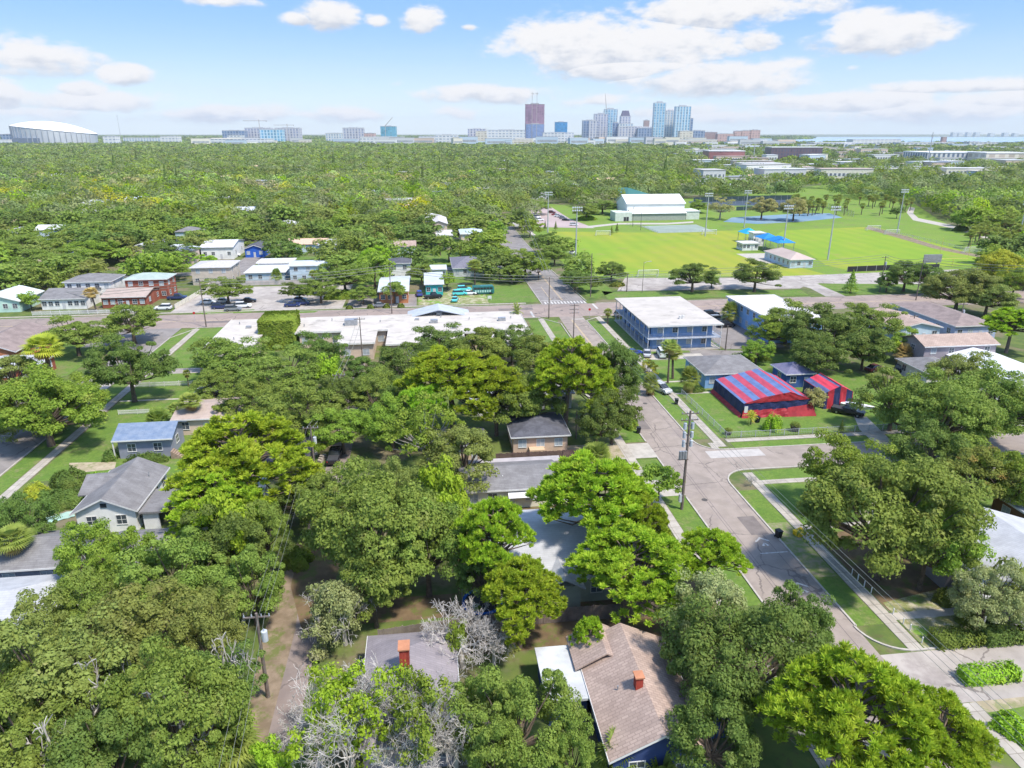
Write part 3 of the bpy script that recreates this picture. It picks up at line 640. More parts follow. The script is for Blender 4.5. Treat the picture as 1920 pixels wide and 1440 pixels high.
LEAFSET = {}
def with_mat(me, mat):
    k = (me.name, mat.name)
    if k not in LEAFSET:
        m2 = me.copy(); m2.materials.clear(); m2.materials.append(mat); LEAFSET[k] = m2
    return LEAFSET[k]
def put_tree(name, key, x, y, Rr, Hh, leaf, label, group=None, v=None, bark=None, cat='tree', z=0):
    ks = KIT[key]; k = ks[(v if v is not None else random.randrange(len(ks))) % len(ks)]
    s = Rr / k[2]; sz = Hh / k[3]
    if 'palm' in key: sz = max(sz, s * .85)
    t = thing(name, label, cat, (x, y, z), random.uniform(0, 6.28), group); t.scale = (s, s, sz)
    def add(nm, me, mat):
        o = bpy.data.objects.new(nm, with_mat(me, mat)); COL.objects.link(o); o.parent = t
    bk = bark or {'pine': mPineB, 'small_pine': mPineB, 'open_oak': mBarkG, 'bare': mTwig, 'pale_limbs': mTwig, 'half_bare': mTwig, 'moss_tree': mTwig}.get(key, mBark)
    pal = 'palm' in key
    if k[0] is not None: add('fronds' if pal else 'crown', k[0], LF[leaf])
    add('trunk', k[1], bk)
    if len(k) > 4: add('dead_fronds' if pal else 'twigs', k[4], LF['deadpalm'] if pal else mTwig)
    return t
PLACED = []
def T(key, px, py, rpx, H, leaf, label, name=None, v=None, zc=None, group=None, cat='tree', sq=1.0):
    """a tree whose crown centre shows at (px, py) and is rpx wide each side"""
    zc = H * (.8 if 'palm' in key else .66) if zc is None else zc
    x, y = G(px, py, zc); D = depth(x, y) * math.cos(PITCH) + (CAM_H - zc) * math.sin(PITCH)
    Rr = rpx / FPX * D * sq
    nm = name or {'pine': 'pine_tree', 'small_pine': 'pine_tree', 'bare': 'bare_tree', 'pale_limbs': 'bare_tree', 'half_bare': 'dying_tree', 'palm': 'palm_tree', 'tall_palm': 'palm_tree', 'short_palm': 'palm_tree', 'feather_palm': 'palm_tree', 'palmetto': 'palmetto', 'conifer': 'conifer', 'small_conifer': 'conifer'}.get(key, 'oak_tree')
    PLACED.append((x, y, Rr))
    return put_tree(nm, key, x, y, Rr, H, leaf, label, group, v, cat=cat)
def shrub(name, label, x, y, rx, ry, h, leaf='shrub', box=False, dens=120, ls=.24, cat='shrub', z=0, group=None):
    n = int(dens * (rx + .4) * (ry + .4) * 4 * (1 + h * .6)); n = min(n, 16000)
    if box:
        p = rng.uniform(-1, 1, (n, 3)) * np.array([rx, ry, 1]); p[:, 2] = rng.random(n) * h
        f = rng.integers(0, 5, n); p[f == 0, 2] = h; p[f == 1, 0] = rx; p[f == 2, 0] = -rx; p[f == 3, 1] = -ry; p[f == 4, 1] = ry
        p += rng.normal(0, .10, (n, 3)); d = p / np.array([rx, ry, h]) + np.array([0, 0, .2])
    else:
        d = rnd_unit(n); d[:, 2] = np.abs(d[:, 2]); a = np.arctan2(d[:, 1], d[:, 0]); q = .72 + .33 * rng.random(n)
        q *= 1 + .15 * np.sin(4 * a + rng.uniform(0, 6)) + .1 * np.sin(7 * a + 3 * d[:, 2])
        p = d * q[:, None] * np.array([rx, ry, h])
    me = mesh_np(name, leaf_arrays(p, d + rnd_unit(n) * .7, ls * rng.uniform(.6, 1.3, n), .7), 4, LF[leaf])
    t = thing(name, label, cat, (x, y, z), 0, group); o = bpy.data.objects.new('foliage', me); COL.objects.link(o); o.parent = t
    b = MB()
    for k in range(max(3, int(rx * 2))): xx = x + random.uniform(-rx, rx) * .7; yy = y + random.uniform(-ry, ry) * .7; b.tube([(xx, yy, z - .05), (xx + .1, yy, z + h * .5), (xx + random.uniform(-.3, .3), yy, z + h * .8)], [.05, .04, .02], 5)
    b.build('stems', mBark, t)
    return t

# ---------------------------------------------------------------- building library
mGlass = M('window_glass', (.045, .055, .07), (.10, .12, .14), .7, .12, spec=.6)
mBlind = M('window_blind', (.42, .46, .48), (.30, .34, .37), .6, .4)
mWhite = M('white_paint', (.68, .67, .65), (.58, .57, .55), .6, .6); mCream = M('cream_paint', (.70, .66, .56), (.62, .58, .49), .5, .7)
mDoor = M('door_paint', (.55, .55, .56), (.45, .45, .47), .6, .5); mMetal = M('grey_metal', (.42, .43, .45), (.32, .33, .35), 2, .45, .5)
mRoofW = M('white_roof_coating', (.52, .475, .425), (.45, .405, .36), .3, .9, stain=.9)
mRoofMetal = M('white_metal_roof', (.56, .58, .60), (.48, .50, .53), .4, .45, .1)
mRoofG = M('grey_shingles', (.235, .225, .225), (.185, .175, .175), .7, .9, rows=(.9, .28, .14)); mRoofD = M('dark_shingles', (.12, .12, .14), (.085, .085, .10), .8, .9, rows=(.9, .28, .15))
mRoofL = M('pale_shingles', (.46, .46, .47), (.39, .39, .40), .6, .9, rows=(.9, .28, .08)); mRoofB = M('blue_shingles', (.16, .215, .31), (.215, .265, .35), 1.1, .9, rows=(.9, .26, .12))
mRoofT = M('tan_shingles', (.46, .345, .285), (.385, .285, .235), .5, .9, rows=(.55, .30, .20)); mRoofBr = M('brown_shingles', (.30, .235, .215), (.23, .18, .165), .5, .9, rows=(.9, .28, .12))
mRoofP = M('mauve_shingles', (.30, .265, .275), (.25, .22, .23), .5, .9, rows=(.9, .28, .12)); mRoofGr = M('green_grey_shingles', (.36, .42, .38), (.30, .36, .33), .5, .9)
mRoofPink = M('pink_shingles', (.44, .35, .30), (.37, .29, .25), .5, .9, rows=(.9, .28, .1)); mRoofPurple = M('slate_blue_shingles', (.15, .15, .235), (.19, .18, .26), .8, .9, rows=(.9, .28, .12))
def wall(name, c, k=.85, rows=None): return M('wall_' + name, c, tuple(q * k for q in c), .7, .8, rows=rows)
def window(p, x0, x1, z0, z1, face, at, blind=False, mull=1):
    """frame (part) and pane (sub-part) in a wall facing -y 's', +x 'e', -x 'w', +y 'n'"""
    b = MB(); g = MB(); t = .07; o = .05
    def bx(mb, a0, a1, c0, c1, d0, d1):
        if face == 's': mb.box(a0, a1, at - d1, at - d0, c0, c1)
        elif face == 'n': mb.box(a0, a1, at + d0, at + d1, c0, c1)
        elif face == 'e': mb.box(at + d0, at + d1, a0, a1, c0, c1)
        else: mb.box(at - d1, at - d0, a0, a1, c0, c1)
    bx(b, x0 - t, x1 + t, z1, z1 + t, 0, o); bx(b, x0 - t, x1 + t, z0 - t * 1.3, z0, 0, o + .04); bx(b, x0 - t, x0, z0, z1, 0, o); bx(b, x1, x1 + t, z0, z1, 0, o)
    for k in range(mull): xx = x0 + (x1 - x0) * (k + 1) / (mull + 1); bx(b, xx - .025, xx + .025, z0, z1, .012, o - .01)
    zm = (z0 + z1) / 2; bx(b, x0, x1, zm - .02, zm + .02, .014, o - .014)
    fr = b.build('window', mWhite, p); bx(g, x0, x1, z0, z1, .002, .012)
    off = world_loc(p); me = g.mesh('pane', off); me.materials.append(mBlind if blind else mGlass); q = bpy.data.objects.new('pane', me); COL.objects.link(q); q.parent = fr
def door(p, x0, x1, z0, z1, face, at, mat=None):
    b = MB(); k = MB()
    d = .05
    if face == 's': b.box(x0, x1, at - d, at, z0, z1); k.box(x1 - .16, x1 - .10, at - d - .05, at - d, z0 + .95, z0 + 1.03)
    elif face == 'e': b.box(at, at + d, x0, x1, z0, z1); k.box(at + d, at + d + .05, x1 - .16, x1 - .10, z0 + .95, z0 + 1.03)
    else: b.box(at - d, at, x0, x1, z0, z1); k.box(at - d - .05, at - d, x1 - .16, x1 - .10, z0 + .95, z0 + 1.03)
    o = b.build('door', mat or mDoor, p); me = k.mesh('handle', world_loc(p)); me.materials.append(mMetal); q = bpy.data.objects.new('handle', me); COL.objects.link(q); q.parent = o
def roof_mb(x0, x1, y0, y1, h, rise, kind, axis, th=.16, hip=1.0):
    b = MB(); cx, cy = (x0 + x1) / 2, (y0 + y1) / 2
    if kind == 'flat':
        b.box(x0, x1, y0, y1, h - .25, h); return b
    if kind == 'shed':   # falls toward -y
        b.v += [(x0, y0, h - th), (x1, y0, h - th), (x1, y1, h + rise - th), (x0, y1, h + rise - th), (x0, y0, h), (x1, y0, h), (x1, y1, h + rise), (x0, y1, h + rise)]
        b.f += [(0, 3, 2, 1), (4, 5, 6, 7), (0, 1, 5, 4), (1, 2, 6, 5), (2, 3, 7, 6), (3, 0, 4, 7)]; return b
    if axis == 'x': r0 = (x0 if kind == 'gable' else x0 + min((y1 - y0) / 2 * hip, (x1 - x0) / 2 - .01), cy); r1 = (x1 if kind == 'gable' else x1 - min((y1 - y0) / 2 * hip, (x1 - x0) / 2 - .01), cy)
    else: r0 = (cx, y0 if kind == 'gable' else y0 + min((x1 - x0) / 2 * hip, (y1 - y0) / 2 - .01)); r1 = (cx, y1 if kind == 'gable' else y1 - min((x1 - x0) / 2 * hip, (y1 - y0) / 2 - .01))
    for dz in (0, -th):
        b.v += [(x0, y0, h + dz), (x1, y0, h + dz), (x1, y1, h + dz), (x0, y1, h + dz), (r0[0], r0[1], h + rise + dz), (r1[0], r1[1], h + rise + dz)]
    if axis == 'x': F = [(0, 1, 5, 4), (2, 3, 4, 5)]; E_ = [(1, 2, 5), (3, 0, 4)]
    else: F = [(1, 2, 5, 4), (3, 0, 4, 5)]; E_ = [(0, 1, 4), (2, 3, 5)]
    up = F + (E_ if kind == 'hip' else []); b.f += up + [tuple(i + 6 for i in reversed(f)) for f in up]
    b.f += [(0, 6, 7, 1), (1, 7, 8, 2), (2, 8, 9, 3), (3, 9, 6, 0)] if kind == 'hip' else ([(0, 6, 7, 1), (2, 8, 9, 3)] if axis == 'x' else [(1, 7, 8, 2), (3, 9, 6, 0)])
    if kind == 'gable':
        b.f += [(1, 7, 11, 5), (5, 11, 8, 2), (3, 9, 10, 4), (4, 10, 6, 0)] if axis == 'x' else [(0, 6, 10, 4), (4, 10, 7, 1), (2, 8, 11, 5), (5, 11, 9, 3)]
    return b
def walls_mb(x0, x1, y0, y1, z0, h, slope_h, kind, axis):
    b = MB(); b.box(x0, x1, y0, y1, z0, h)
    cx, cy = (x0 + x1) / 2, (y0 + y1) / 2
    if kind == 'gable' and slope_h > .1:
        if axis == 'x':
            for x in (x0, x1 - .2): i = len(b.v); b.v += [(x, y0, h), (x + .2, y0, h), (x + .2, y1, h), (x, y1, h), (x, cy, h + slope_h), (x + .2, cy, h + slope_h)]; b.f += [(i + 1, i + 2, i + 5), (i, i + 4, i + 3), (i, i + 1, i + 5, i + 4), (i + 2, i + 3, i + 4, i + 5)]
        else:
            for y in (y0, y1 - .2): i = len(b.v); b.v += [(x0, y, h), (x1, y, h), (x1, y + .2, h), (x0, y + .2, h), (cx, y, h + slope_h), (cx, y + .2, h + slope_h)]; b.f += [(i, i + 1, i + 4), (i + 2, i + 3, i + 5), (i + 1, i + 2, i + 5, i + 4), (i + 3, i, i + 4, i + 5)]
    return b
def building(name, label, x0, x1, y0, y1, h, roof='gable', axis='x', rise=1.6, ov=.45, wmat=None, rmat=None, wins=(3, 2, 2), storeys=1, cat='house', doors=1, trim=True, group=None, z0=0, blind=.35, keep=True, extras=None, hip=1.0):
    if x1 < x0: x0, x1 = x1, x0
    p = thing(name, label, cat, ((x0 + x1) / 2, y0, 0), 0, group)
    X0, X1, Y0, Y1 = x0 + ov, x1 - ov, y0 + ov, y1 - ov
    span = (y1 - y0) / 2 if axis == 'x' else (x1 - x0) / 2
    k = 0 if roof == 'flat' else rise / span * ov
    wt = h - .26 if roof == 'flat' else h + k - .20
    walls_mb(X0, X1, Y0, Y1, z0, wt, rise * (1 - ov / span) - .02 if roof == 'gable' else 0, roof, axis).build('wall', wmat, p)
    ro = roof_mb(x0, x1, y0, y1, h, rise, roof, axis, hip=hip).build('roof', rmat, p)
    if trim and roof != 'flat':
        b = MB(); b.box(x0 - .03, x1 + .03, y0 - .05, y0 - .004, h - .2, h + .02)
        if roof == 'hip' or axis == 'y': b.box(x1 + .004, x1 + .05, y0, y1, h - .2, h + .02); b.box(x0 - .05, x0 - .004, y0, y1, h - .2, h + .02)
        if roof == 'hip' or axis == 'x': b.build('fascia', mWhite, p)
        else:
            b = MB(); b.box(x1 + .004, x1 + .05, y0, y1, h - .2, h + .02); b.box(x0 - .05, x0 - .004, y0, y1, h - .2, h + .02)
            cx = (x0 + x1) / 2
            for s in (-1, 1):
                xe = cx + s * (cx - x0); b.poly([(xe, y0 - .03, h - .22), (xe, y0 - .03, h + .02), (cx, y0 - .03, h + rise + .02), (cx, y0 - .03, h + rise - .22)][::-s])
            b.build('fascia', mWhite, p)
    elif trim:
        b = MB(); b.box(x0 - .04, x1 + .04, y0 - .05, y0 - .003, h - .28, h + .10); b.box(x0 - .04, x1 + .04, y1 + .003, y1 + .05, h - .28, h + .10); b.box(x0 - .05, x0 - .003, y0, y1, h - .28, h + .10); b.box(x1 + .003, x1 + .05, y0, y1, h - .28, h + .10); b.build('parapet', M('pale_edge', (.72, .70, .66)), p)
    sh = (h - z0) / storeys
    for s in range(storeys):
        zb = z0 + s * sh + sh * .36; zt = zb + min(1.25, sh * .42)
        for face, n in zip('sew', wins):
            a0, a1, at = (X0, X1, Y0) if face == 's' else ((Y0, Y1, X1) if face == 'e' else (Y0, Y1, X0))
            dk = doors if (face == 's' and s == 0) else 0
            tot = n + dk
            for i in range(tot):
                c = a0 + (a1 - a0) * (i + .5) / tot; hw = min(.6, (a1 - a0) / tot * .33)
                if dk and i == tot // 2: door(p, c - .45, c + .45, z0 + .1, z0 + 2.15, face, at)
                else: window(p, c - hw, c + hw, zb, zt, face, at, random.random() < blind)
    if keep and y0 > 205: keep_rect(x0 - 2, x1 + 2, y0 - 16, y1 + 1, 0)
    elif keep: keep_rect(x0, x1, y0, y1, 3)
    return p
def P3(L, Rr, B, h):     # eave corners seen in the photo -> x0, x1, y0, y1
    l = G(*L, h); r = G(*Rr, h); bk = G(*B, h); return l[0], r[0], (l[1] + r[1]) / 2, bk[1]
# ---------------------------------------------------------------- vehicle library
mTyre = M('tyre_rubber', (.02, .02, .02), None, 1, .9); mRim = M('wheel_rim', (.4, .4, .42), None, 1, .35, .8); mLampF = M('headlight_lens', (.75, .76, .78), None, 1, .15); mLampR = M('tail_light_lens', (.35, .02, .02), None, 1, .2)
mCarGlass = M('tinted_glass', (.02, .025, .03), (.04, .045, .05), .5, .06, spec=.7)
def paint(nm, c): return M('car_paint_' + nm, c, tuple(q * .93 for q in c), .5, .22, spec=.6)
PAINT = dict(white=paint('white', (.78, .78, .78)), black=paint('black', (.018, .018, .022)), grey=paint('grey', (.22, .23, .25)), silver=paint('silver', (.50, .51, .53)), blue=paint('blue', (.03, .06, .30)), navy=paint('navy', (.03, .045, .13)), maroon=paint('maroon', (.13, .03, .04)), teal=paint('teal', (.12, .62, .62)), red=paint('red', (.35, .04, .04)))
def loft(stations):
    """stations: (x, z0, z1, halfwidth_bottom, halfwidth_top)"""
    b = MB()
    for (x, a, c, w0, w1) in stations: b.v += [(x, -w0 * .94, a), (x, -w0, a + (c - a) * .35), (x, -w1, c - .03), (x, -w1 * .86, c), (x, w1 * .86, c), (x, w1, c - .03), (x, w0, a + (c - a) * .35), (x, w0 * .94, a)]
    n = len(stations)
    for i in range(n - 1):
        for j in range(8): p = i * 8 + j; q = i * 8 + (j + 1) % 8; b.f.append((p, q, q + 8, p + 8))
    b.f.append(tuple(range(8))[::1]); b.f.append(tuple((n - 1) * 8 + k for k in reversed(range(8))))
    return b
CARK = {}
def car_meshes(kind):
    if kind in CARK: return CARK[kind]
    if kind == 'sedan':
        L, W, H, wb = 4.6, .9, 1.42, 1.38
        body = [(-2.3, .45, .72, .70, .66), (-2.2, .30, .90, .84, .78), (-1.5, .24, .98, .9, .85), (-.2, .22, .95, .9, .86), (1.0, .22, .93, .9, .84), (2.0, .26, .80, .85, .76), (2.28, .38, .66, .74, .66)]
        cab = [(-1.75, .93, .97, .76, .72), (-1.05, .93, 1.36, .80, .62), (.25, .93, 1.42, .80, .62), (1.10, .90, .96, .78, .72)]; rf = (-1.0, .30, .60, 1.37, 1.45)
    elif kind == 'suv':
        L, W, H, wb = 4.7, .94, 1.75, 1.42
        body = [(-2.35, .5, .95, .78, .74), (-2.28, .34, 1.06, .9, .84), (-1.3, .28, 1.08, .94, .9), (1.0, .28, 1.06, .94, .88), (2.1, .32, .98, .9, .8), (2.34, .42, .78, .8, .72)]
        cab = [(-2.22, 1.03, 1.10, .82, .78), (-1.95, 1.03, 1.66, .84, .68), (.20, 1.03, 1.72, .84, .70), (1.15, 1.02, 1.10, .82, .76)]; rf = (-1.95, .25, .67, 1.66, 1.77)
    elif kind == 'pickup':
        L, W, H, wb = 5.6, .98, 1.85, 1.75
        body = [(-2.8, .55, 1.05, .88, .88), (-2.7, .42, 1.10, .97, .95), (-.65, .36, 1.10, .98, .95), (1.3, .36, 1.12, .98, .92), (2.6, .40, 1.06, .94, .86), (2.8, .48, .9, .86, .8)]
        cab = [(-.75, 1.07, 1.14, .86, .82), (-.60, 1.07, 1.78, .86, .70), (.85, 1.07, 1.84, .86, .72), (1.6, 1.08, 1.15, .85, .78)]; rf = (-.6, .9, .69, 1.78, 1.89)
    elif kind == 'van':
        L, W, H, wb = 5.0, .98, 2.0, 1.55
        body = [(-2.5, .5, 1.5, .9, .84), (-2.42, .34, 1.22, .97, .95), (.9, .3, 1.22, .98, .95), (2.1, .34, 1.12, .95, .86), (2.5, .44, .86, .84, .76)]
        cab = [(-2.45, 1.18, 1.3, .92, .88), (-2.3, 1.18, 1.92, .90, .80), (1.0, 1.18, 1.98, .90, .80), (1.9, 1.14, 1.24, .88, .82)]; rf = (-2.3, 1.0, .79, 1.92, 2.02)
    B = loft(body); Gm = loft(cab); Rf = MB(); Rf.box(rf[0], rf[1], -rf[2], rf[2], rf[3], rf[4])
    for sx, sy in ((1, 1), (1, -1), (-1, 1), (-1, -1)):   # pillars
        pass
    if kind == 'pickup': bed = MB(); bed.box(-2.66, -.78, -.80, .80, 1.095, 1.115)
    wh = MB(); wh.tube([(0, -.11, 0), (0, .11, 0)], [.34, .34], 14); rim = MB(); rim.tube([(0, -.125, 0), (0, .125, 0)], [.2, .2], 10)
    ms = dict(body=B.mesh('car_body'), glass=Gm.mesh('car_windows'), roof=Rf.mesh('car_roof'), wheel=wh.mesh('car_wheel'), rim=rim.mesh('car_rim'))
    me = MB(); x = body[-1][0]; z = (body[-1][1] + body[-1][2]) / 2 + .12; me.box(x - .1, x + .03, -.11, .11, z - .07, z + .07); ms['lamp'] = me.mesh('lamp')
    me = MB(); x = body[0][0]; me.box(x - .03, x + .1, -.08, .08, -.1, .1); ms['tail'] = me.mesh('tail')
    ms['bed'] = bed.mesh('bed') if kind == 'pickup' else None
    CARK[kind] = (ms, wb, W, body[-1][0], z, body); return CARK[kind]
def car(kind, colour, x, y, rz, label, group=None, name='parked_car', z=.03, sc_=1.0):
    ms, wb, W, xf, zf, body = car_meshes(kind)
    t = thing(name, label, {'pickup': 'pickup truck', 'van': 'van'}.get(kind, 'car'), (x, y, z), R(rz), group); t.scale = (sc_,) * 3
    def add(nm, me, mat, loc=(0, 0, 0), par=None, bev=0):
        m2 = with_mat(me, mat); o = bpy.data.objects.new(nm, m2); COL.objects.link(o); o.parent = par or t; o.location = loc
        return o
    add('body', ms['body'], PAINT[colour]); add('windows', ms['glass'], mCarGlass); add('roof', ms['roof'], PAINT[colour])
    if ms['bed']: add('cargo_bed', ms['bed'], M('bed_liner', (.05, .05, .055)))
    for sx in (1, -1):
        for sy in (1, -1): wo_ = add('wheel', ms['wheel'], mTyre, (sx * wb, sy * (W - .08), .34)); add('rim', ms['rim'], mRim, par=wo_)
    for sy in (1, -1): add('headlight', ms['lamp'], mLampF, (0, sy * W * .62, 0)); add('tail_light', ms['tail'], mLampR, (0, sy * W * .75, (body[0][1] + body[0][2]) / 2 + .1))
    PLACED.append((x, y, 1.0)); return t
def CAR(kind, colour, px, py, rz, label, **k):
    x, y = G(px, py, .6); return car(kind, colour, x, y, rz, label, **k)
# ---------------------------------------------------------------- near houses
W_ = lambda n, c, **k: wall(n, c, **k)
wWhite = W_('white', (.78, .77, .74)); wCream = W_('cream', (.72, .68, .55)); wTan = W_('tan_stucco', (.58, .42, .31)); wNavy = W_('navy', (.035, .06, .16)); wGreyB = W_('grey_blue', (.27, .28, .34))
wBlue = W_('light_blue', (.24, .42, .68)); wBrick = M('red_brick_wall', (.42, .13, .08), (.33, .10, .065), 1.5, .9, rows=(.5, .18, .2), coord='Generated'); wMint = W_('mint', (.48, .66, .58)); wPale = W_('pale_grey', (.60, .60, .60))
wSage = W_('sage', (.36, .38, .30)); wBeige = W_('beige', (.56, .48, .40)); wVivid = W_('vivid_blue', (.03, .12, .50)); wTeal = W_('teal', (.05, .45, .45)); wOrange = W_('orange_brown', (.50, .20, .09)); wBrown = W_('brown', (.20, .10, .05)); wMauve = W_('mauve_grey', (.33, .29, .31)); wPaleB = W_('pale_blue', (.52, .62, .70))
wDarkB = W_('dark_blue', (.06, .10, .20)); wPeach = W_('peach', (.66, .52, .42))

h = building('bungalow', 'navy bungalow with tan shingle gable roof and small red chimney', 12.2, 20.7, 39.5, 52.6, 3.1, 'gable', 'y', 2.1, wmat=wNavy, rmat=mRoofT, wins=(2, 3, 3), doors=0, blind=.1)
ch = MB(); ch.box(15.65, 16.25, 44.6, 45.3, 4.0, 6.0); mChim = M('red_brick_chimney', (.42, .07, .045), (.33, .05, .035), 2, .9, rows=(.22, .08, .25), coord='Object')
c = ch.build('chimney', mChim, h); cc = MB(); cc.box(15.55, 16.35, 44.5, 45.4, 6.003, 6.12).build('chimney_cap', M('clay_cap', (.50, .22, .12)), c, local=False)
roof_mb(11.6, 17.2, 49.2, 53.6, 3.3, 1.5, 'gable', 'y').build('roof_wing', mRoofT, h)
g = roof_mb(19.9, 24.2, 43.0, 47.2, 3.0, 1.3, 'gable', 'x').build('roof_wing', mRoofT, h)
MB().box(20.3, 23.6, 43.5, 46.7, 0, 3.0).build('side_wing', wNavy, h)
b = roof_mb(8.5, 12.15, 46.1, 52.8, 3.0, .25, 'flat', 'y').build('flat_roof', M('weathered_white_roof', (.52, .53, .53), (.40, .40, .40), .35, .7, stain=.6), h)
MB().box(8.8, 12.1, 46.5, 52.5, 0, 2.74).build('rear_wing', wNavy, h)
MB().cyl(14.4, 45.5, 3.9, 4.6, .06).build('vent_pipe', mMetal, h)
h = building('cottage', 'cottage with mauve hip roof and tall red brick chimney behind the pale dying tree', -7.0, 1.3, 43.0, 56.3, 3.0, 'hip', 'y', 1.9, wmat=wMauve, rmat=mRoofP, wins=(2, 3, 3))
c = MB().box(-3.65, -2.85, 49.2, 50.3, 3.6, 6.9).build('chimney', mChim, h); MB().box(-3.75, -2.75, 49.1, 50.4, 6.903, 7.02).build('chimney_cap', M('clay_cap', (.50, .22, .12)), c)
h = building('large_house', 'sage house with wide pale grey roof showing between the two big pines', 5.8, 21.8, 62.4, 77.6, 3.3, 'gable', 'x', 2.3, wmat=wSage, rmat=mRoofL, wins=(4, 3, 3))
roof_mb(10.8, 15.2, 61.0, 70, 3.0, 1.3, 'gable', 'y').build('roof_wing', mRoofL, h); MB().box(11.2, 14.8, 61.6, 64, 0, 3.0).build('porch_wall', wSage, h)
h = building('ranch_house', 'cream house with long grey shingle roof and white awning behind the pines', 3.2, 17.0, 83.6, 92.2, 3.0, 'gable', 'x', 1.5, wmat=wCream, rmat=mRoofG, wins=(4, 2, 2))
b = MB(); b.v += [(9.6, 83.95, 2.55), (13.6, 83.95, 2.55), (13.6, 82.8, 2.1), (9.6, 82.8, 2.1), (9.6, 83.95, 2.60), (13.6, 83.95, 2.60), (13.6, 82.8, 2.15), (9.6, 82.8, 2.15)]; b.f += [(0, 1, 2, 3), (7, 6, 5, 4), (3, 2, 6, 7), (0, 3, 7, 4), (1, 5, 6, 2)]
b.build('awning', mWhite, h)
MB().box(4.6, 18.4, 92.25, 94.0, 2.5, 2.72).build('patio_roof', M('weathered_board', (.42, .38, .38), (.34, .31, .31), .6), h)
MB().cyl(9.1, 86, 3.4, 4.0, .07).build('vent_pipe', mWhite, h)
h = building('tan_house', 'tan stucco house with dark shingle roof beside the leaning pine trunk', 12.0, 21.6, 100.6, 110.5, 3.0, 'hip', 'x', 1.5, wmat=wTan, rmat=mRoofD, wins=(3, 2, 2), doors=0, blind=.9)
MB().box(14.9, 17.3, 99.6, 101.0, 0, 1.1).build('planter_box', W_('planter', (.60, .42, .27)), h)
building('side_shed', 'dark grey shed roof half hidden left of the tan stucco house', 1.5, 8.0, 99, 106, 2.8, 'gable', 'x', 1.1, wmat=wTan, rmat=mRoofD, wins=(1, 1, 1), cat='shed')
building('rear_house', 'pale roofed house glimpsed beneath the round pine crowns', 6.5, 14.5, 117, 125, 3.4, 'gable', 'x', 1.4, wmat=wPale, rmat=mRoofMetal, wins=(2, 2, 2))
building('porch_house', 'grey house with dark porch posts under the spreading oak', 15.5, 26, 119, 128, 3.1, 'hip', 'x', 1.5, wmat=wPale, rmat=mRoofG, wins=(3, 2, 2))
building('alley_garage', 'low black roofed garage beside the alley behind the round pine', -25.2, -18.6, 96.5, 104.5, 2.7, 'shed', 'x', .4, wmat=W_('charcoal', (.10, .10, .11)), rmat=M('black_tar_roof', (.045, .04, .055), (.06, .055, .065), .5), wins=(1, 1, 1), cat='garage', trim=False)
building('white_cottage', 'small white cottage by the yellowing palm left of the alley', -28.6, -23.0, 86.5, 92.5, 2.9, 'gable', 'y', 1.0, wmat=wWhite, rmat=mRoofMetal, wins=(1, 2, 2))
h = building('blue_roof_house', 'grey house with blue shingle roof beside the left sidewalk', -49.4, -40.4, 106.0, 113.2, 3.3, 'gable', 'x', 1.5, ov=.6, wmat=wGreyB, rmat=mRoofB, wins=(2, 1, 1), doors=0, blind=.0)
b = MB()
for k in range(6): b.box(-40.9 + .28 * k, -40.62 + .28 * k, 105.6, 107.0, 0, 1.2 - .2 * k)
b.build('steps', M('weathered_wood', (.34, .25, .19), (.26, .19, .14), 2, .9), h)
for k in range(2): MB().box(-49.4, -49.25, 106.1 + 6.6 * k, 106.25 + 6.6 * k, 0, 3.28).build('porch_post', mWhite, h)
h = building('white_house', 'white house with stepped grey shingle gables on the left side', -45.6, -37.6, 83.6, 96.0, 3.1, 'gable', 'y', 1.9, wmat=wWhite, rmat=mRoofG, wins=(2, 4, 3), doors=0, blind=.0)
roof_mb(-46.8, -41.6, 88.6, 95.2, 3.15, 1.4, 'gable', 'x').build('roof_wing', mRoofG, h); MB().box(-46.2, -45.0, 89.1, 94.7, 0, 3.15).build('side_wing', wWhite, h)
b = MB(); b.box(-42.0, -41.3, 83.93, 84.02, 3.6, 4.15).build('gable_vent', mCarGlass, h)
for s in (0, 1): MB().box(-37.3, -35.4 , 84.2 + s * 5, 84.4 + s * 5, 0, 2.6).build('porch_screen', wWhite, h)
roof_mb(-37.6, -34.6, 83.8, 90.2, 2.7, .3, 'flat', 'x').build('porch_roof', mRoofG, h); MB().cyl(-38.9, 92, 3.2, 4.4, .06).build('vent_pipe', mMetal, h)
building('small_garage', 'low white garage with dark roof in front of the white gabled house', -38.0, -32.0, 74.5, 79.5, 2.7, 'gable', 'x', .8, wmat=wWhite, rmat=mRoofG, wins=(1, 1, 1), cat='garage', doors=0)
building('grey_house', 'grey house with slate shingle roof among the oaks at left', -49.5, -40.8, 71.8, 80.0, 3.0, 'gable', 'x', 1.6, wmat=wGreyB, rmat=mRoofG, wins=(2, 1, 1), doors=0, blind=1)
h = building('pale_roof_house', 'house with pale grey roof at the left edge near the bottom', -58, -38.4, 61.0, 70.5, 3.0, 'hip', 'x', 1.5, wmat=wWhite, rmat=mRoofL, wins=(4, 2, 2)); MB().cyl(-45.2, 67.2, 3.4, 5.0, .07).build('vent_pipe', mWhite, h)
building('brown_roof_house', 'brown roofed house at the left edge below the cross street', -102, -89.5, 158.5, 177, 3.3, 'gable', 'y', 2.4, wmat=wOrange, rmat=mRoofBr, wins=(2, 3, 2))
building('low_white_building', 'long low building with white roof and brick end at the left edge', -103, -80.0, 146.8, 156.0, 3.2, 'hip', 'x', 1.0, wmat=wBrick, rmat=M('silver_white_roof', (.50, .50, .52), (.41, .41, .43), .3, .8), wins=(5, 2, 2))
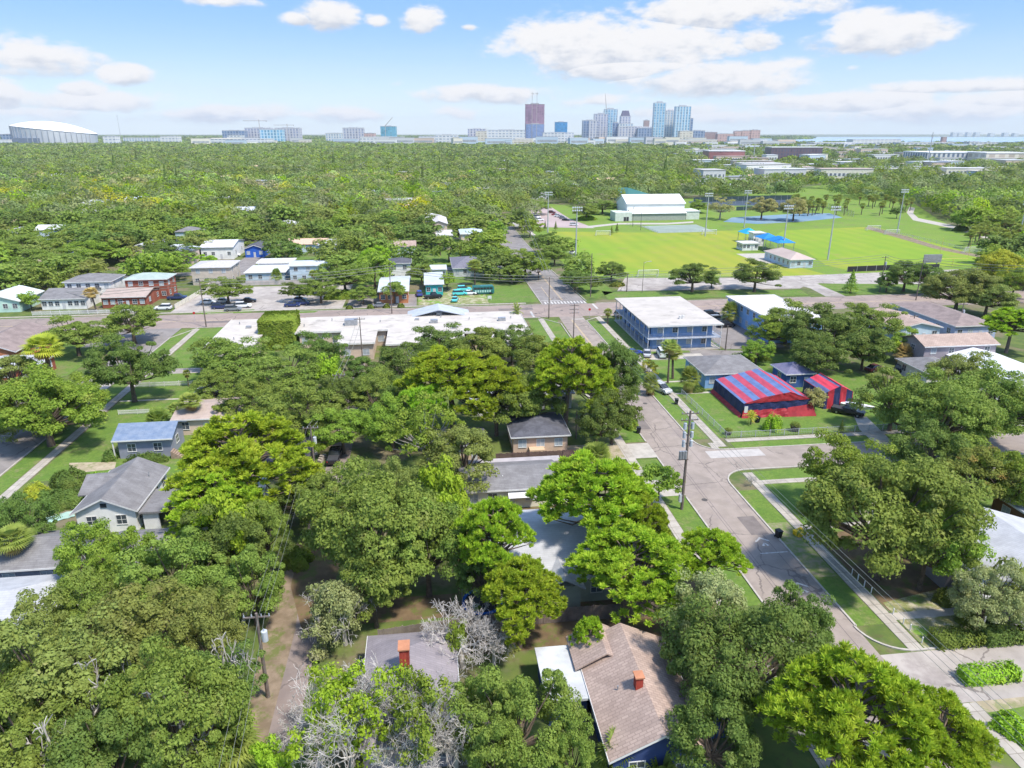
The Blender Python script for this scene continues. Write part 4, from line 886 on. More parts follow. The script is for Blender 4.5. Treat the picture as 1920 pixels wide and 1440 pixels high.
building('purple_shed', 'small shed with slate purple roof by the green lawn', -43.9, -37.2, 127.5, 136.5, 2.6, 'gable', 'y', 1.2, wmat=W_('lilac', (.34, .33, .42)), rmat=mRoofPurple, wins=(1, 1, 1), cat='shed')
building('pink_roof_house', 'house with salmon roof behind the two palms on the left', -43.5, -32.5, 114.5, 124.5, 3.0, 'gable', 'x', 1.0, wmat=wPeach, rmat=mRoofPink, wins=(2, 1, 1))
# flat roofed school building with courts
h = thing('school', 'long low building with stained white flat roof beside the cross street', 'building', (-12, 150, 0))
b = MB(); w_ = MB(); e = MB()
RS = [(-49, -38.5, 148, 178.8), (-38.5, -31.0, 164, 178.8), (-31.0, -9.8, 164.6, 179.2), (-20.6, -12.2, 153.8, 164.6), (-9.8, 8.0, 152, 179.4), (8.0, 14.0, 160, 179.6), (14.0, 23.6, 148.3, 179.6)]
for x0, x1, y0, y1 in RS: b.box(x0, x1, y0, y1, 3.75, 4.0); w_.box(x0 + .5, x1 - .5, y0 + .5, y1 - .5, 0, 3.74)
for x0, x1, y0, y1 in RS: e.box(x0, x1, y0 - .06, y0 - .004, 3.7, 4.12)
for (x, y0, y1) in ((-49, 148, 178.8), (23.6, 148.3, 179.6)): e.box(x - .06 if x < 0 else x + .004, x - .004 if x < 0 else x + .06, y0, y1, 3.7, 4.12)
w_.build('wall', W_('school_wall', (.60, .47, .36)), h); b.build('roof', mRoofW, h); e.build('parapet', M('pale_edge', (.72, .70, .66)), h)
for x0, x1, y0, y1 in RS:
    n = max(2, int((x1 - x0) / 3.2))
    for i in range(n): cx = x0 + (x1 - x0) * (i + .5) / n; window(h, cx - .7, cx + .7, 1.1, 2.4, 's', y0 + .5, random.random() < .4)
for (x, y, s) in ((-18.9, 170.5, 1.5), (1.2, 170.0, .9), (-37.0, 172, 1.1), (-43, 170, .6), (18, 170, .9), (-3, 173, .5), (6, 164, .6)):
    MB().box(x - s, x + s, y - s * .7, y + s * .7, 4.003, 4.0 + s * .9).build('rooftop_unit', mMetal, h)
for (x, y) in ((-30, 170), (-24, 175), (-12, 172), (3, 175), (10, 172), (20, 165), (20.5, 172), (-44, 160), (-46, 174), (17, 160)): MB().cyl(x, y, 4.003, 4.6, .12).build('roof_vent', mMetal, h)
roof_mb(-5.5, 10.5, 176.5, 183.8, 3.7, 1.9, 'gable', 'y').build('entrance_roof', W_('grey_gable', (.42, .45, .50)), h); MB().box(-4.6, 9.6, 180, 183.4, 0, 3.7).build('entrance_wall', wPale, h)
MB().box(1.9, 3.3, 176.42, 176.49, 4.1, 4.9).build('gable_window', mGlass, h)
keep_rect(-49, 24, 146, 184, 1)
# blue two-storey apartments with galleries
h = thing('apartment_block', 'two storey light blue apartment block with white flat roof and outside galleries', 'building', (59, 153, 0))
mBlueWall = W_('apartment_blue', (.22, .36, .62)); mRail = M('blue_grey_rail', (.16, .22, .34), (.2, .26, .38), 1, .6)
MB().box(49.9, 68.1, 152.2, 182, 5.95, 6.2).build('roof', M('bright_white_roof', (.49, .445, .40), (.43, .39, .345), .2, .9, stain=.7), h)
MB().box(49.85, 68.15, 152.1, 152.196, 5.9, 6.26).build('parapet', mWhite, h)
MB().box(52.0, 66.3, 154.2, 181, 0, 5.94).build('wall', mBlueWall, h)
MB().box(50.2, 67.9, 152.4, 181.8, 2.85, 3.05).build('gallery_floor', M('gallery_slab', (.46, .50, .58)), h); MB().box(50.0, 68.0, 152.3, 182, 0, .16).build('ground_slab', mConc, h)
rail = MB()
for z0 in (3.08, .18):
    for zz in (.35, .62, .95): rail.box(50.25, 67.85, 152.45, 152.50, z0 + zz, z0 + zz + .05); rail.box(50.25, 50.30, 152.5, 181.7, z0 + zz, z0 + zz + .05); rail.box(67.8, 67.85, 152.5, 181.7, z0 + zz, z0 + zz + .05)
rail.build('railing', mRail, h)
for k in range(6): MB().box(50.25 + k * 3.5, 50.37 + k * 3.5, 152.5, 152.62, .17, 5.94).build('post', mWhite, h)
for k in range(1, 9): MB().box(50.25, 50.37, 152.5 + k * 3.6, 152.62 + k * 3.6, .17, 5.94).build('post', mWhite, h); MB().box(67.7, 67.82, 152.5 + k * 3.6, 152.62 + k * 3.6, .17, 5.94).build('post', mWhite, h)
for s in (0, 1):
    z0 = .18 + 2.9 * s
    for i in range(4): cx = 53.6 + i * 3.6; window(h, cx - .6, cx + .6, z0 + .9, z0 + 2.0, 's', 154.2, i % 2 == 0)
    for i in range(6): door(h, 156.2 + i * 4.2, 157.1 + i * 4.2, z0 + .02, z0 + 2.1, 'w', 52.0, M('dark_blue_door', (.05, .08, .16))); window(h, 158.0 + i * 4.2, 159.2 + i * 4.2, z0 + .9, z0 + 2.0, 'w', 52.0)
st = MB()
for k in range(10): st.box(50.4, 51.5, 162 + k * .3, 162.3 + k * .3, .2 + k * .27, .28 + k * .27)
st.build('stairs', mRail, h)
for x, y in ((59.6, 158), (60.4, 158.2)): MB().box(x - .25, x + .25, y - .25, y + .25, 6.203, 7.0).build('roof_vent', mWhite, h)
keep_rect(50, 68, 152, 182, 2)
# right-hand blocks
building('blue_motel', 'light blue two storey building with white flat roof right of the apartments', 81.0, 95, 155.0, 181.5, 6, 'flat', 'y', 0, wmat=wBlue, rmat=M('grey_white_roof', (.60, .57, .55), (.50, .47, .46), .2, .85, stain=.6), wins=(3, 2, 7), storeys=2, cat='building', doors=0)
building('courtyard_motel', 'long low motel with tan roof behind the tan roofed two storey house', 127.5, 139.5, 152.5, 178, 3.6, 'hip', 'y', 1.6, wmat=W_('motel_blue', (.40, .45, .60)), rmat=mRoofBr, wins=(3, 4, 6), cat='building')
building('courtyard_motel', 'shorter tan roofed motel wing nearest the big oak clump', 112.5, 124.4, 152.5, 168.8, 3.5, 'gable', 'y', 1.3, wmat=wPaleB, rmat=mRoofT, wins=(3, 3, 3), cat='building')
h = building('tan_roof_house', 'two storey grey house with tan roof and white window trim at right', 104.0, 121.5, 131.6, 140.0, 5.4, 'gable', 'x', 1.5, wmat=wMauve, rmat=mRoofT, wins=(4, 2, 1), storeys=2, doors=0, blind=.2)
building('white_roof_house', 'low house with bright white metal roof at the right edge', 109.6, 121.0, 115.5, 132.5, 3.4, 'gable', 'y', 1.5, wmat=wWhite, rmat=M('bright_metal_roof', (.70, .71, .74), (.62, .63, .66), .3, .5), wins=(2, 3, 4))
building('white_garage', 'white garage with pale grey hip roof beside the dark pickup', 98.0, 106.8, 121.8, 132.2, 3.0, 'hip', 'y', 1.3, wmat=wWhite, rmat=mRoofG, wins=(1, 2, 2), cat='garage')
building('grey_annex', 'low grey roof in front of the white metal roofed house', 101, 108, 112.5, 120, 2.8, 'hip', 'y', 1.2, wmat=wPale, rmat=mRoofG, wins=(1, 1, 1))
h = building('blue_house', 'light blue house with grey shingle hip roof beside the fan palm', 53.6, 66.3, 126.2, 138.3, 3.1, 'hip', 'x', 1.9, wmat=wBlue, rmat=mRoofG, wins=(4, 2, 2), doors=0, blind=.5)
building('blue_garage', 'deep blue garage with slate purple hip roof behind the striped tent', 69.8, 76.2, 124.6, 131.4, 3.0, 'hip', 'x', 1.5, wmat=W_('mid_blue', (.05, .11, .30)), rmat=mRoofPurple, wins=(1, 0, 1), cat='garage', blind=0)
h = building('corner_house', 'grey house with pale shingle roof behind the big roadside oak at right', 57.0, 72.5, 52.5, 67.0, 3.4, 'gable', 'y', 2.6, wmat=wMauve, rmat=mRoofL, wins=(3, 3, 3), blind=.2)
roof_mb(55.2, 60.6, 59.5, 64.0, 3.2, 1.2, 'gable', 'x').build('roof_wing', mRoofL, h); MB().box(55.7, 58, 60.0, 63.6, 0, 3.2).build('side_wing', wMauve, h)
roof_mb(54.6, 58.0, 53.0, 58.2, 2.9, .8, 'shed', 'x').build('porch_roof', mRoofL, h)
for k in range(3): MB().box(54.8, 54.95, 53.2 + k * 2.3, 53.35 + k * 2.3, 0, 2.72).build('porch_post', mWhite, h)
MB().box(54.7, 54.8, 53.4, 58, .8, .9).build('porch_rail', mWhite, h); MB().box(66.5, 67.3, 60, 61, 5.3, 5.9).build('roof_vent', mCarGlass, h)
building('ochre_house', 'ochre brown house behind the pale roofed corner house', 72.8, 84, 65, 75, 3.4, 'gable', 'y', 1.6, wmat=wBrown, rmat=mRoofL, wins=(2, 2, 2))
# ---------------------------------------------------------------- fumigation tents
def stripes(name, a, b2, width, axis=0, off=0.):
    def f(n, t, col):
        s = n.new('ShaderNodeSeparateXYZ'); n.l.new(t, s.inputs[0]); q = n.math('FRACT', n.math('ADD', n.math('MULTIPLY', s.outputs[axis], 1 / width), off))
        g_ = n.math('GREATER_THAN', q, .5); return n.mix(g_, n.mix(n.ramp(n.noise(t, .7, 5), .4, .7), a, tuple(k * .8 for k in a)), n.mix(n.ramp(n.noise(t, .7, 5), .4, .7), b2, tuple(k * .75 for k in b2)))
    return M(name, a, a, 1, .55, fac=f, spec=.4, bump=.7, detail=6)
mTR = stripes('striped_tarp', (.44, .055, .09), (.115, .17, .34), 2.7); mTN = M('navy_tarp', (.018, .026, .085), (.03, .04, .12), .8, .6, bump=.3); mTRed = M('red_tarp', (.36, .03, .04), (.25, .02, .03), .9, .55, bump=.3)
mTV = stripes('vertical_striped_tarp', (.42, .03, .045), (.022, .032, .10), 2.4, 0, .3)
def wavy(b, A, B_, C, D, n=14, m=4, amp=.06):
    base = len(b.v)
    for j in range(m + 1):
        for i in range(n + 1):
            u = i / n; v = j / m; p = [(A[k] * (1 - u) + B_[k] * u) * (1 - v) + (D[k] * (1 - u) + C[k] * u) * v for k in range(3)]
            w0 = 0 if j in (0, m) and False else amp; ph = math.sin(u * 31 + v * 3) * w0 * (1 if 0 < i < n else 0)
            nrm = (Vector(B_) - Vector(A)).cross(Vector(D) - Vector(A)).normalized(); p = Vector(p) + nrm * (ph + (random.uniform(-.5, .5) * w0 if 0 < i < n and 0 < j < m else 0)); b.v.append(tuple(p))
    for j in range(m):
        for i in range(n): a = base + j * (n + 1) + i; b.f.append((a, a + 1, a + n + 2, a + n + 1))
t = thing('fumigation_tent', 'house wrapped in a red and blue striped fumigation tarp', 'tented house', (61, 111, 0))
x0, x1, xm, y0, y1, he, hr = 55.1, 67.7, 63.6, 111.3, 124.6, 2.6, 4.5
b = MB(); wavy(b, (x0, y0, he), (xm, y0, hr), (xm, y1, hr), (x0, y1, he), 16, 10, .04); wavy(b, (xm, y0, hr), (x1, y0, he + .3), (x1, y1, he + .3), (xm, y1, hr), 8, 10, .04); b.build('roof_tarp', mTR, t)
b = MB(); wavy(b, (x0 - .02, y0 - .05, 1.3), (x1, y0 - .05, 1.3), (x1, y0 - .02, he + .35), (x0, y0 - .02, he - .02), 20, 3, .07); wavy(b, (x0 - .25, y1, 0), (x0 - .25, y0, 0), (x0, y0, he), (x0, y1, he), 18, 4, .05); wavy(b, (x1, y0, 0), (x1 + .2, y1, 0), (x1, y1, he), (x1, y0, he), 12, 3, .05); wavy(b, (x1, y1, 0), (x0, y1, 0), (x0, y1 + .02, he), (x1, y1 + .02, he), 12, 3, .05); b.build('wall_tarp', mTN, t)
b = MB(); wavy(b, (x0, y0 - .1, he), (x1, y0 - .1, he + .38), (xm, y0 - .04, hr - .02), (xm - 4.6, y0 - .05, he + 1.15), 12, 4, .05); wavy(b, (x0 - .4, y0 - .5, 0), (x1 + .3, y0 - .9, 0), (x1 + .1, y0 - .12, 1.5), (x0, y0 - .08, 1.35), 20, 3, .12)
wavy(b, (x0 - .75, y1, .0), (x0 - .75, y0 - .4, .0), (x0 - .24, y0, .65), (x0 - .24, y1, .65), 14, 2, .05); b.build('tarp_skirt', mTRed, t)
b = MB(); b.v += [(62.6, 110.5, 0), (68.6, 110.2, 0), (68.9, 113.5, 0), (68.1, 111.2, 2.0), (63.4, 111.1, 1.5), (68.2, 113.5, 1.9)]; b.f += [(0, 1, 3, 4), (1, 2, 5, 3), (3, 5, 4)]; b.build('loose_tarp', mTRed, t)
MB().box(55.25, 55.9, 111.14, 111.22, .9, 2.1).build('warning_sign', mWhite, t)
keep_rect(54, 69, 110, 125, 1)
t = thing('fumigation_tent', 'smaller garage wrapped in a red and navy striped tarp', 'tented garage', (73, 114, 0))
A = (71.6, 113.6); B_ = (77.2, 113.4); yb = 121
b = MB(); wavy(b, (A[0], A[1], 3.0), (74.6, A[1], 4.3), (74.6, yb, 4.3), (A[0], yb, 3.0), 8, 6, .04); wavy(b, (74.6, A[1], 4.3), (B_[0], A[1], 3.1), (B_[0], yb, 3.1), (74.6, yb, 4.3), 8, 6, .04); b.build('roof_tarp', stripes('striped_tarp_small', (.62, .05, .08), (.10, .12, .24), 3.0, 0, .1), t)
b = MB(); wavy(b, (A[0], A[1] - .3, 0), (B_[0], A[1] - .3, 0), (B_[0], A[1], 3.1), (A[0], A[1], 3.0), 12, 4, .06); b.poly([(A[0], A[1], 3.0), (B_[0], A[1], 3.1), (74.6, A[1], 4.3)]); wavy(b, (A[0], yb, 0), (A[0], A[1], 0), (A[0], A[1], 3), (A[0], yb, 3), 8, 3, .05); wavy(b, (B_[0], A[1], 0), (B_[0] + .2, yb, 0), (B_[0], yb, 3.1), (B_[0], A[1], 3.1), 8, 3, .05); b.build('wall_tarp', mTV, t)
b = MB(); b.tube([(74.6, A[1] - .05, 4.33), (74.6, yb, 4.36)], [.09, .09], 6); b.tube([(A[0], A[1], 3.03), (A[0], yb, 3.05)], [.07, .07], 6); b.build('tarp_seam', mTRed, t)
# ---------------------------------------------------------------- houses north of the cross street
def hz_(name, label, L, Rr, B, h, **k):
    x0, x1, y0, y1 = P3(L, Rr, B, h)
    if y1 - y0 < 5: y1 = y0 + 5
    k.setdefault('blind', .3); return building(name, label, x0, x1, y0, y1, h, **k)
hz_('mint_house', 'mint green house with pale roof at the left edge above the cross street', (-60, 567), (36, 565), (40, 546), 3.2, roof='gable', axis='y', rise=2.0, wmat=wMint, rmat=M('pale_green_roof', (.60, .66, .63)), wins=(4, 2, 2))
hz_('porch_bungalow', 'white bungalow with slate grey roof behind the white picket fence', (72, 561), (160, 560), (160, 541), 3.2, roof='gable', axis='x', rise=1.8, wmat=wWhite, rmat=mRoofG, wins=(6, 2, 2), blind=0)
hz_('two_storey_house', 'two storey white house with grey hip roof behind the slate roofed bungalow', (117, 529), (207, 528), (200, 515), 6.0, roof='hip', axis='x', rise=1.6, wmat=wWhite, rmat=mRoofG, wins=(5, 2, 2), storeys=2)
hz_('brick_house', 'two storey red brick house with green grey roof beside the parking lot', (229, 525), (313, 523), (310, 513), 6.2, roof='hip', axis='x', rise=1.3, wmat=wBrick, rmat=mRoofGr, wins=(4, 2, 2), storeys=2, blind=.6)
hz_('pink_roof_bungalow', 'brick bungalow with pink roof and white porch awning beside the palm', (187, 557), (272, 557), (280, 538), 3.3, roof='gable', axis='x', rise=1.3, wmat=wBrick, rmat=mRoofPink, wins=(5, 2, 2), blind=.5)
hz_('white_roof_bungalow', 'dark house with white roof behind the brick house', (227, 501), (275, 501), (285, 476), 3.5, roof='gable', axis='y', rise=2.0, wmat=wGreyB, rmat=mRoofL, wins=(3, 2, 2))
hz_('beige_house', 'small beige house left of the dark round tree', (243, 464), (282, 465), (285, 451), 5.0, roof='gable', axis='y', rise=1.4, wmat=wBeige, rmat=mRoofL, wins=(2, 2, 2), storeys=2)
hz_('grey_flat_house', 'beige two storey house with grey hip roof above the parking lot', (353, 503), (433, 500), (428, 488), 6, roof='hip', axis='x', rise=1.2, wmat=wBeige, rmat=M('pale_grey_roof', (.50, .47, .46)), wins=(3, 2, 2), storeys=2)
hz_('white_box_house', 'square white house with pale roof beyond the beige house', (373, 464), (437, 463), (438, 450), 5.0, roof='gable', axis='x', rise=1.6, wmat=wWhite, rmat=M('lilac_white_roof', (.64, .62, .66)), wins=(3, 2, 2), storeys=1, blind=.1)
hz_('vivid_blue_house', 'vivid blue house half hidden by the oaks', (456, 467), (496, 466), (498, 457), 3.6, roof='gable', axis='y', rise=1.5, wmat=wVivid, rmat=mRoofD, wins=(2, 1, 1))
hz_('grey_blue_cottage', 'light grey cottage under the dark oaks left of the bright green crown', (592, 460), (630, 459), (630, 448), 4.0, roof='hip', axis='x', rise=1.3, wmat=wPaleB, rmat=mRoofL, wins=(3, 2, 2))
hz_('white_roof_house', 'house with white roof and carport behind the parking lot fence', (456, 512), (535, 510), (535, 496), 3.3, roof='hip', axis='x', rise=1.0, wmat=wPaleB, rmat=M('white_roof_b', (.60, .60, .61)), wins=(3, 2, 2))
hz_('stepped_roof_house', 'white house with stepped pale roof behind the carport house', (480, 493), (548, 492), (548, 484), 4.2, roof='flat', rise=.5, wmat=wWhite, rmat=M('white_roof_b', (.60, .60, .61)), wins=(4, 2, 2))
hz_('pale_blue_house', 'two storey pale blue house with white low roof left of the big oak', (540, 498), (613, 498), (620, 487), 5.6, roof='gable', axis='x', rise=.7, wmat=wPaleB, rmat=mRoofMetal, wins=(3, 2, 2), storeys=2)
hz_('box_house', 'square white two storey house with dark roof behind the teal shop', (726, 494), (771, 493), (770, 484), 6.3, roof='hip', axis='x', rise=1.2, wmat=wWhite, rmat=mRoofD, wins=(2, 1, 1), storeys=2, blind=0)
hz_('corner_shop', 'orange and teal corner shop with white metal roof beside the driveway', (708, 545), (767, 547), (770, 517), 3.8, roof='gable', axis='x', rise=1.2, wmat=wOrange, rmat=mRoofMetal, wins=(3, 2, 2), cat='shop')
hz_('teal_shop', 'teal building with white shed roof behind the parked pickup', (795, 533), (833, 533), (833, 514), 3.6, roof='shed', rise=.8, wmat=wTeal, rmat=mRoofMetal, wins=(2, 1, 1), cat='shop')
hz_('dark_roof_house', 'house with wide dark hip roof behind the vacant lot', (848, 503), (910, 502), (905, 481), 3.2, roof='hip', axis='x', rise=2.2, wmat=wPale, rmat=M('charcoal_roof', (.15, .14, .17), (.19, .18, .21)), wins=(3, 2, 2))
hz_('small_house', 'small white roofed house between the teal shop and the dark hip roof', (806, 505), (838, 505), (838, 496), 3.2, roof='gable', axis='x', rise=.8, wmat=wPaleB, rmat=mRoofMetal, wins=(2, 1, 1))
hz_('peach_house', 'two storey peach house left of the tan house by the avenue', (806, 420), (840, 420), (838, 407), 6.5, roof='gable', axis='y', rise=1.6, wmat=wPeach, rmat=M('pale_pink_roof', (.58, .54, .54)), wins=(2, 2, 2), storeys=2)
hz_('peach_apartments', 'low peach building with blue grey hip roof beside the avenue', (863, 439), (908, 438), (905, 429), 5.0, roof='hip', axis='x', rise=1.4, wmat=wPeach, rmat=M('blue_grey_roof', (.50, .58, .64)), wins=(4, 1, 1), storeys=2, cat='building')
hz_('peach_wing', 'tall peach wing in front of the two storey peach house', (818, 442), (850, 440), (850, 431), 6.5, roof='flat', rise=0, wmat=wPeach, rmat=M('pale_pink_roof', (.58, .54, .54)), wins=(2, 1, 1), storeys=2)
hz_('left_edge_house', 'tan roofed house at the left edge above the dark trees', (-10, 418), (32, 416), (34, 404), 4, roof='hip', axis='x', rise=1.6, wmat=wPeach, rmat=M('salmon_roof', (.62, .42, .31)), wins=(2, 1, 1))
hz_('left_edge_barn', 'pale blue low house at the left edge among the trees', (-20, 440), (38, 436), (55, 424), 4, roof='hip', axis='x', rise=1.4, wmat=wPaleB, rmat=mRoofL, wins=(3, 1, 1))
hz_('hidden_house', 'white gabled house among the trees at upper left', (130, 388), (180, 386), (185, 374), 4.5, roof='gable', axis='x', rise=2.0, wmat=wWhite, rmat=mRoofL, wins=(3, 1, 1))
hz_('hidden_house', 'second white house among the trees right of the gabled one at upper left', (196, 380), (250, 378), (252, 369), 4.5, roof='gable', axis='x', rise=2.0, wmat=wWhite, rmat=mRoofMetal, wins=(3, 1, 1))
# ---------------------------------------------------------------- gym and park buildings
h = thing('gymnasium', 'large white metal gymnasium with gabled roof at the top of the park', 'building', (*G(1230, 414), 0))
gx0, gy0 = G(1180, 414); gx1, _ = G(1290, 413); gd = 24; mGW = M('gym_cladding', (.72, .72, .69), (.66, .66, .63), .1, .6); mGR = M('gym_roof', (.72, .73, .72), (.66, .66, .66), .05, .55)
gy0 += 6
building_h = 9.0
walls_mb(gx0, gx1, gy0, gy0 + gd, 0, building_h, 4.2, 'gable', 'x').build('wall', mGW, h); roof_mb(gx0 - .6, gx1 + .6, gy0 - .6, gy0 + gd + .6, building_h + .1, 4.4, 'gable', 'x', .3).build('roof', mGR, h)
MB().box(gx0 + 1.5, gx1 - 1, gy0 - 6, gy0 - .01, 0, 3.9).build('lower_wall', M('gym_lower_wall', (.36, .38, .33)), h)
b = MB(); b.v += [(gx0 + 1, gy0 - 6.6, 3.9), (gx1 - .5, gy0 - 6.6, 3.9), (gx1 - .5, gy0 - .02, 5.6), (gx0 + 1, gy0 - .02, 5.6), (gx0 + 1, gy0 - 6.6, 4.1), (gx1 - .5, gy0 - 6.6, 4.1), (gx1 - .5, gy0 - .02, 5.8), (gx0 + 1, gy0 - .02, 5.8)]; b.f += [(3, 2, 1, 0), (4, 5, 6, 7), (0, 1, 5, 4), (1, 2, 6, 5), (3, 0, 4, 7)]; b.build('lean_to_roof', mGR, h)
MB().box(gx0 - 9, gx0 + .9, gy0 - 8, gy0 + 4, 0, 5).build('entrance_block', W_('pale_green', (.60, .64, .57)), h); MB().box(gx1 + .01, gx1 + 8, gy0 - 4, gy0 + 10, 0, 4.6).build('side_block', W_('pale_green', (.60, .64, .57)), h)
MB().box(gx1 - .2, gx1 + 8.4, gy0 - 4.3, gy0 + 10.3, 4.603, 4.9).build('side_roof', mGR, h)
for i in range(2): door(h, gx0 - 4 + i * 1.6, gx0 - 2.6 + i * 1.6, .1, 2.4, 's', gy0 - 8, M('dark_door', (.05, .05, .06)))
keep_rect(gx0 - 20, gx1 + 12, gy0 - 30, gy0 + 30, 4)
hz_('green_pavilion', 'dark green roofed pavilion behind the white gymnasium', (1178, 366), (1225, 366), (1222, 352), 6, roof='hip', axis='x', rise=3, wmat=W_('pale_green', (.60, .64, .57)), rmat=M('dark_green_roof', (.05, .17, .15)), wins=(2, 0, 0))
# bleacher canopies + clubhouse
mSail = M('blue_canopy_fabric', (.02, .22, .55), (.02, .18, .46), .4, .6)
def canopy(label, px, py, w_, d_, h_, col):
    x, y = G(px, py); t = thing('shade_canopy', label, 'canopy', (x, y, 0), 0, 'blue canopies beside the football field')
    roof_mb(x - w_ / 2, x + w_ / 2, y - d_ / 2, y + d_ / 2, h_, 2.0, 'hip', 'y', .08).build('canopy_roof', col, t)
    for sx in (-1, 1):
        for sy in (-1, 1): MB().cyl(x + sx * w_ * .45, y + sy * d_ * .45, 0, h_ + .1, .12).build('post', mMetal, t)
    b = MB()
    for k in range(5): b.box(x - w_ * .35, x + w_ * .35, y - d_ * .4 + k * .8, y - d_ * .4 + k * .8 + .5, .3 + k * .4, .38 + k * .4)
    b.build('bench_rows', mMetal, t); keep_rect(x - w_, x + w_, y - d_, y + d_)
# houses of the tree-filled blocks beyond, each in a small clearing
RC = [('white', M('roof_white_c', (.60, .60, .60))), ('pale grey', mRoofL), ('tan', mRoofT), ('grey', mRoofG), ('silver', mRoofMetal), ('salmon', M('salmon_roof', (.50, .34, .25)))]
for k, (px, D) in enumerate([(60, 330), (120, 300), (25, 250), (330, 330), (300, 270), (560, 300), (520, 360), (690, 330), (740, 290), (610, 430), (440, 420), (230, 470), (150, 420), (90, 560), (340, 560), (500, 620), (700, 560), (760, 450), (800, 380), (640, 700), (420, 760), (250, 700), (100, 780), (10, 680), (560, 860), (300, 900), (740, 820), (840, 640), (180, 960), (480, 1000), (680, 1080), (40, 1100), (400, 1150), (1010, 560), (1080, 620), (1140, 700), (1050, 800), (1240, 760), (1290, 620), (1330, 720), (1380, 640), (1420, 780), (1100, 950), (960, 900), (1200, 1000), (1450, 620), (1340, 860)]):
    x, y, _ = GD(px, 300, D)
    if 28 < x < 55 and y < 600 or inpoly(x, y, KEEP[0]): continue
    nmr, rm = RC[k % 6]; w_ = random.uniform(11, 19); d_ = random.uniform(8, 12); big = D > 500
    building('tree_block_house', '%s roofed %s house in a clearing, %s, %s' % (nmr, ['low', 'wide', 'small'][k % 3], 'left part of the canopy' if px < 300 else ('centre left of the canopy' if px < 850 else 'beyond the park'), 'nearest rows' if D < 450 else ('middle rows' if D < 800 else 'farthest rows')), x - w_ / 2, x + w_ / 2, y, y + d_, random.uniform(3.4, 6.2), random.choice(['gable', 'hip']), random.choice(['x', 'x', 'y']), 1.8, wmat=random.choice([wWhite, wPale, wCream, wPeach, wPaleB]), rmat=rm, wins=(3, 0, 0), doors=0, trim=False, group='houses in the far canopy', keep=False)
    keep_rect(x - w_ / 2 - 2, x + w_ / 2 + 2, y - (9 if not big else 16 + D * .02), y + d_, 0)
mSail2 = M('turquoise_canopy_fabric', (.02, .36, .60), (.02, .30, .52), .4, .6)
canopy('small turquoise shade canopy left of the white park block', 1402, 454, 7, 9, 4.5, mSail2); canopy('blue shade canopy over bleachers, nearer the clubhouse', 1460, 473, 8, 12, 4.8, mSail); canopy('blue shade canopy over bleachers, middle one', 1437, 466, 8, 9, 4.8, mSail)
def pkbox(label, name, px, py, w_, d_, h_, roof, wm, rm, wn=(3, 1, 4), rise=1.6):
    x, y = G(px, py); return building(name, label, x - w_ / 2, x + w_ / 2, y, y + d_, h_, roof, 'y', rise, wmat=wm, rmat=rm, wins=wn, cat='building')
pkbox('white two storey press block by the blue canopies', 'press_block', 1422, 462, 6, 6, 6.0, 'flat', wWhite, mWhite)
pkbox('low white store beside the press block', 'store_block', 1407, 470, 8, 7, 3.2, 'flat', wWhite, mWhite)
pkbox('park clubhouse with pink brown hip roof beside the football field', 'clubhouse', 1503, 503, 10, 22, 3.3, 'hip', wPaleB, M('clubhouse_roof', (.47, .38, .33), (.42, .33, .29), .2), (3, 2, 6), 2.0)
x, y = G(1460, 492); MB_ = MB().box(x - 8, x + 10, y - 2, y + 22, 0, .05); tag(MB_.build('clubhouse_paving', mConc), kind='structure')
# scoreboard, goal posts, goals
x, y = G(1745, 503); t = thing('scoreboard', 'grey scoreboard standing behind the dark oaks at the end of the football field', 'scoreboard', (x, y, 0)); MB().box(x - 3.6, x + 3.6, y - .2, y + .2, 2.2, 5.2).build('panel', mMetal, t)
for s in (-2.4, 2.4): MB().box(x + s - .15, x + s + .15, y - .15 + .4, y + .15 + .4, 0, 4.8).build('leg', mMetal, t)
mGoal = M('yellow_goal_paint', (.70, .66, .16), None, 1, .5); x, y = G(1785, 500); t = thing('goal_post', 'tall yellow football goal post on the right field', 'goal post', (x, y, 0))
MB().cyl(x, y, 0, 3, .12).build('stand', mGoal, t); MB().box(x - 6.0, x + 6.0, y - .08, y + .08, 3.003, 3.2).build('crossbar', mGoal, t)
for s in (-5.9, 5.9): MB().cyl(x + s, y, 3.2, 11, .09).build('upright', mGoal, t)
def goal(label, px, py, w_=7.3):
    x, y = G(px, py); t = thing('soccer_goal', label, 'soccer goal', (x, y, 0), 0, 'white soccer goals on the fields')
    b = MB(); r = .11
    for s in (-w_ / 2, w_ / 2): b.tube([(x + s, y, 0), (x + s, y, 2.4)], r); b.tube([(x + s, y + 2, 0), (x + s, y, 2.4)], r * .7, 6); b.tube([(x + s, y, .1), (x + s, y + 2, .1)], r * .7, 6)
    b.tube([(x - w_ / 2, y, 2.4), (x + w_ / 2, y, 2.4)], r); b.build('frame', mWhite, t)
    b = MB()
    for k in range(15): xx = x - w_ / 2 + w_ * k / 14; b.tube([(xx, y + .05, 2.35), (xx, y + 1.95, .1)], .03, 3)
    for k in range(5): b.tube([(x - w_ / 2, y + .4 * k + .1, 2.3 - .5 * k), (x + w_ / 2, y + .4 * k + .1, 2.3 - .5 * k)], .03, 3)
    b.build('net', mWhite, t)
for l, px, py in (('white soccer goal at the far left corner of the left field', 1131, 442), ('white soccer goal at the near edge of the left field', 1215, 519), ('white soccer goal left of the tall pole on the dirt track', 1638, 432), ('white soccer goal right of the tall pole on the dirt track', 1673, 440), ('white soccer goal furthest right on the dirt track', 1823, 474), ('white soccer goal on the edge between the two fields', 1330, 440)): goal(l, px, py)
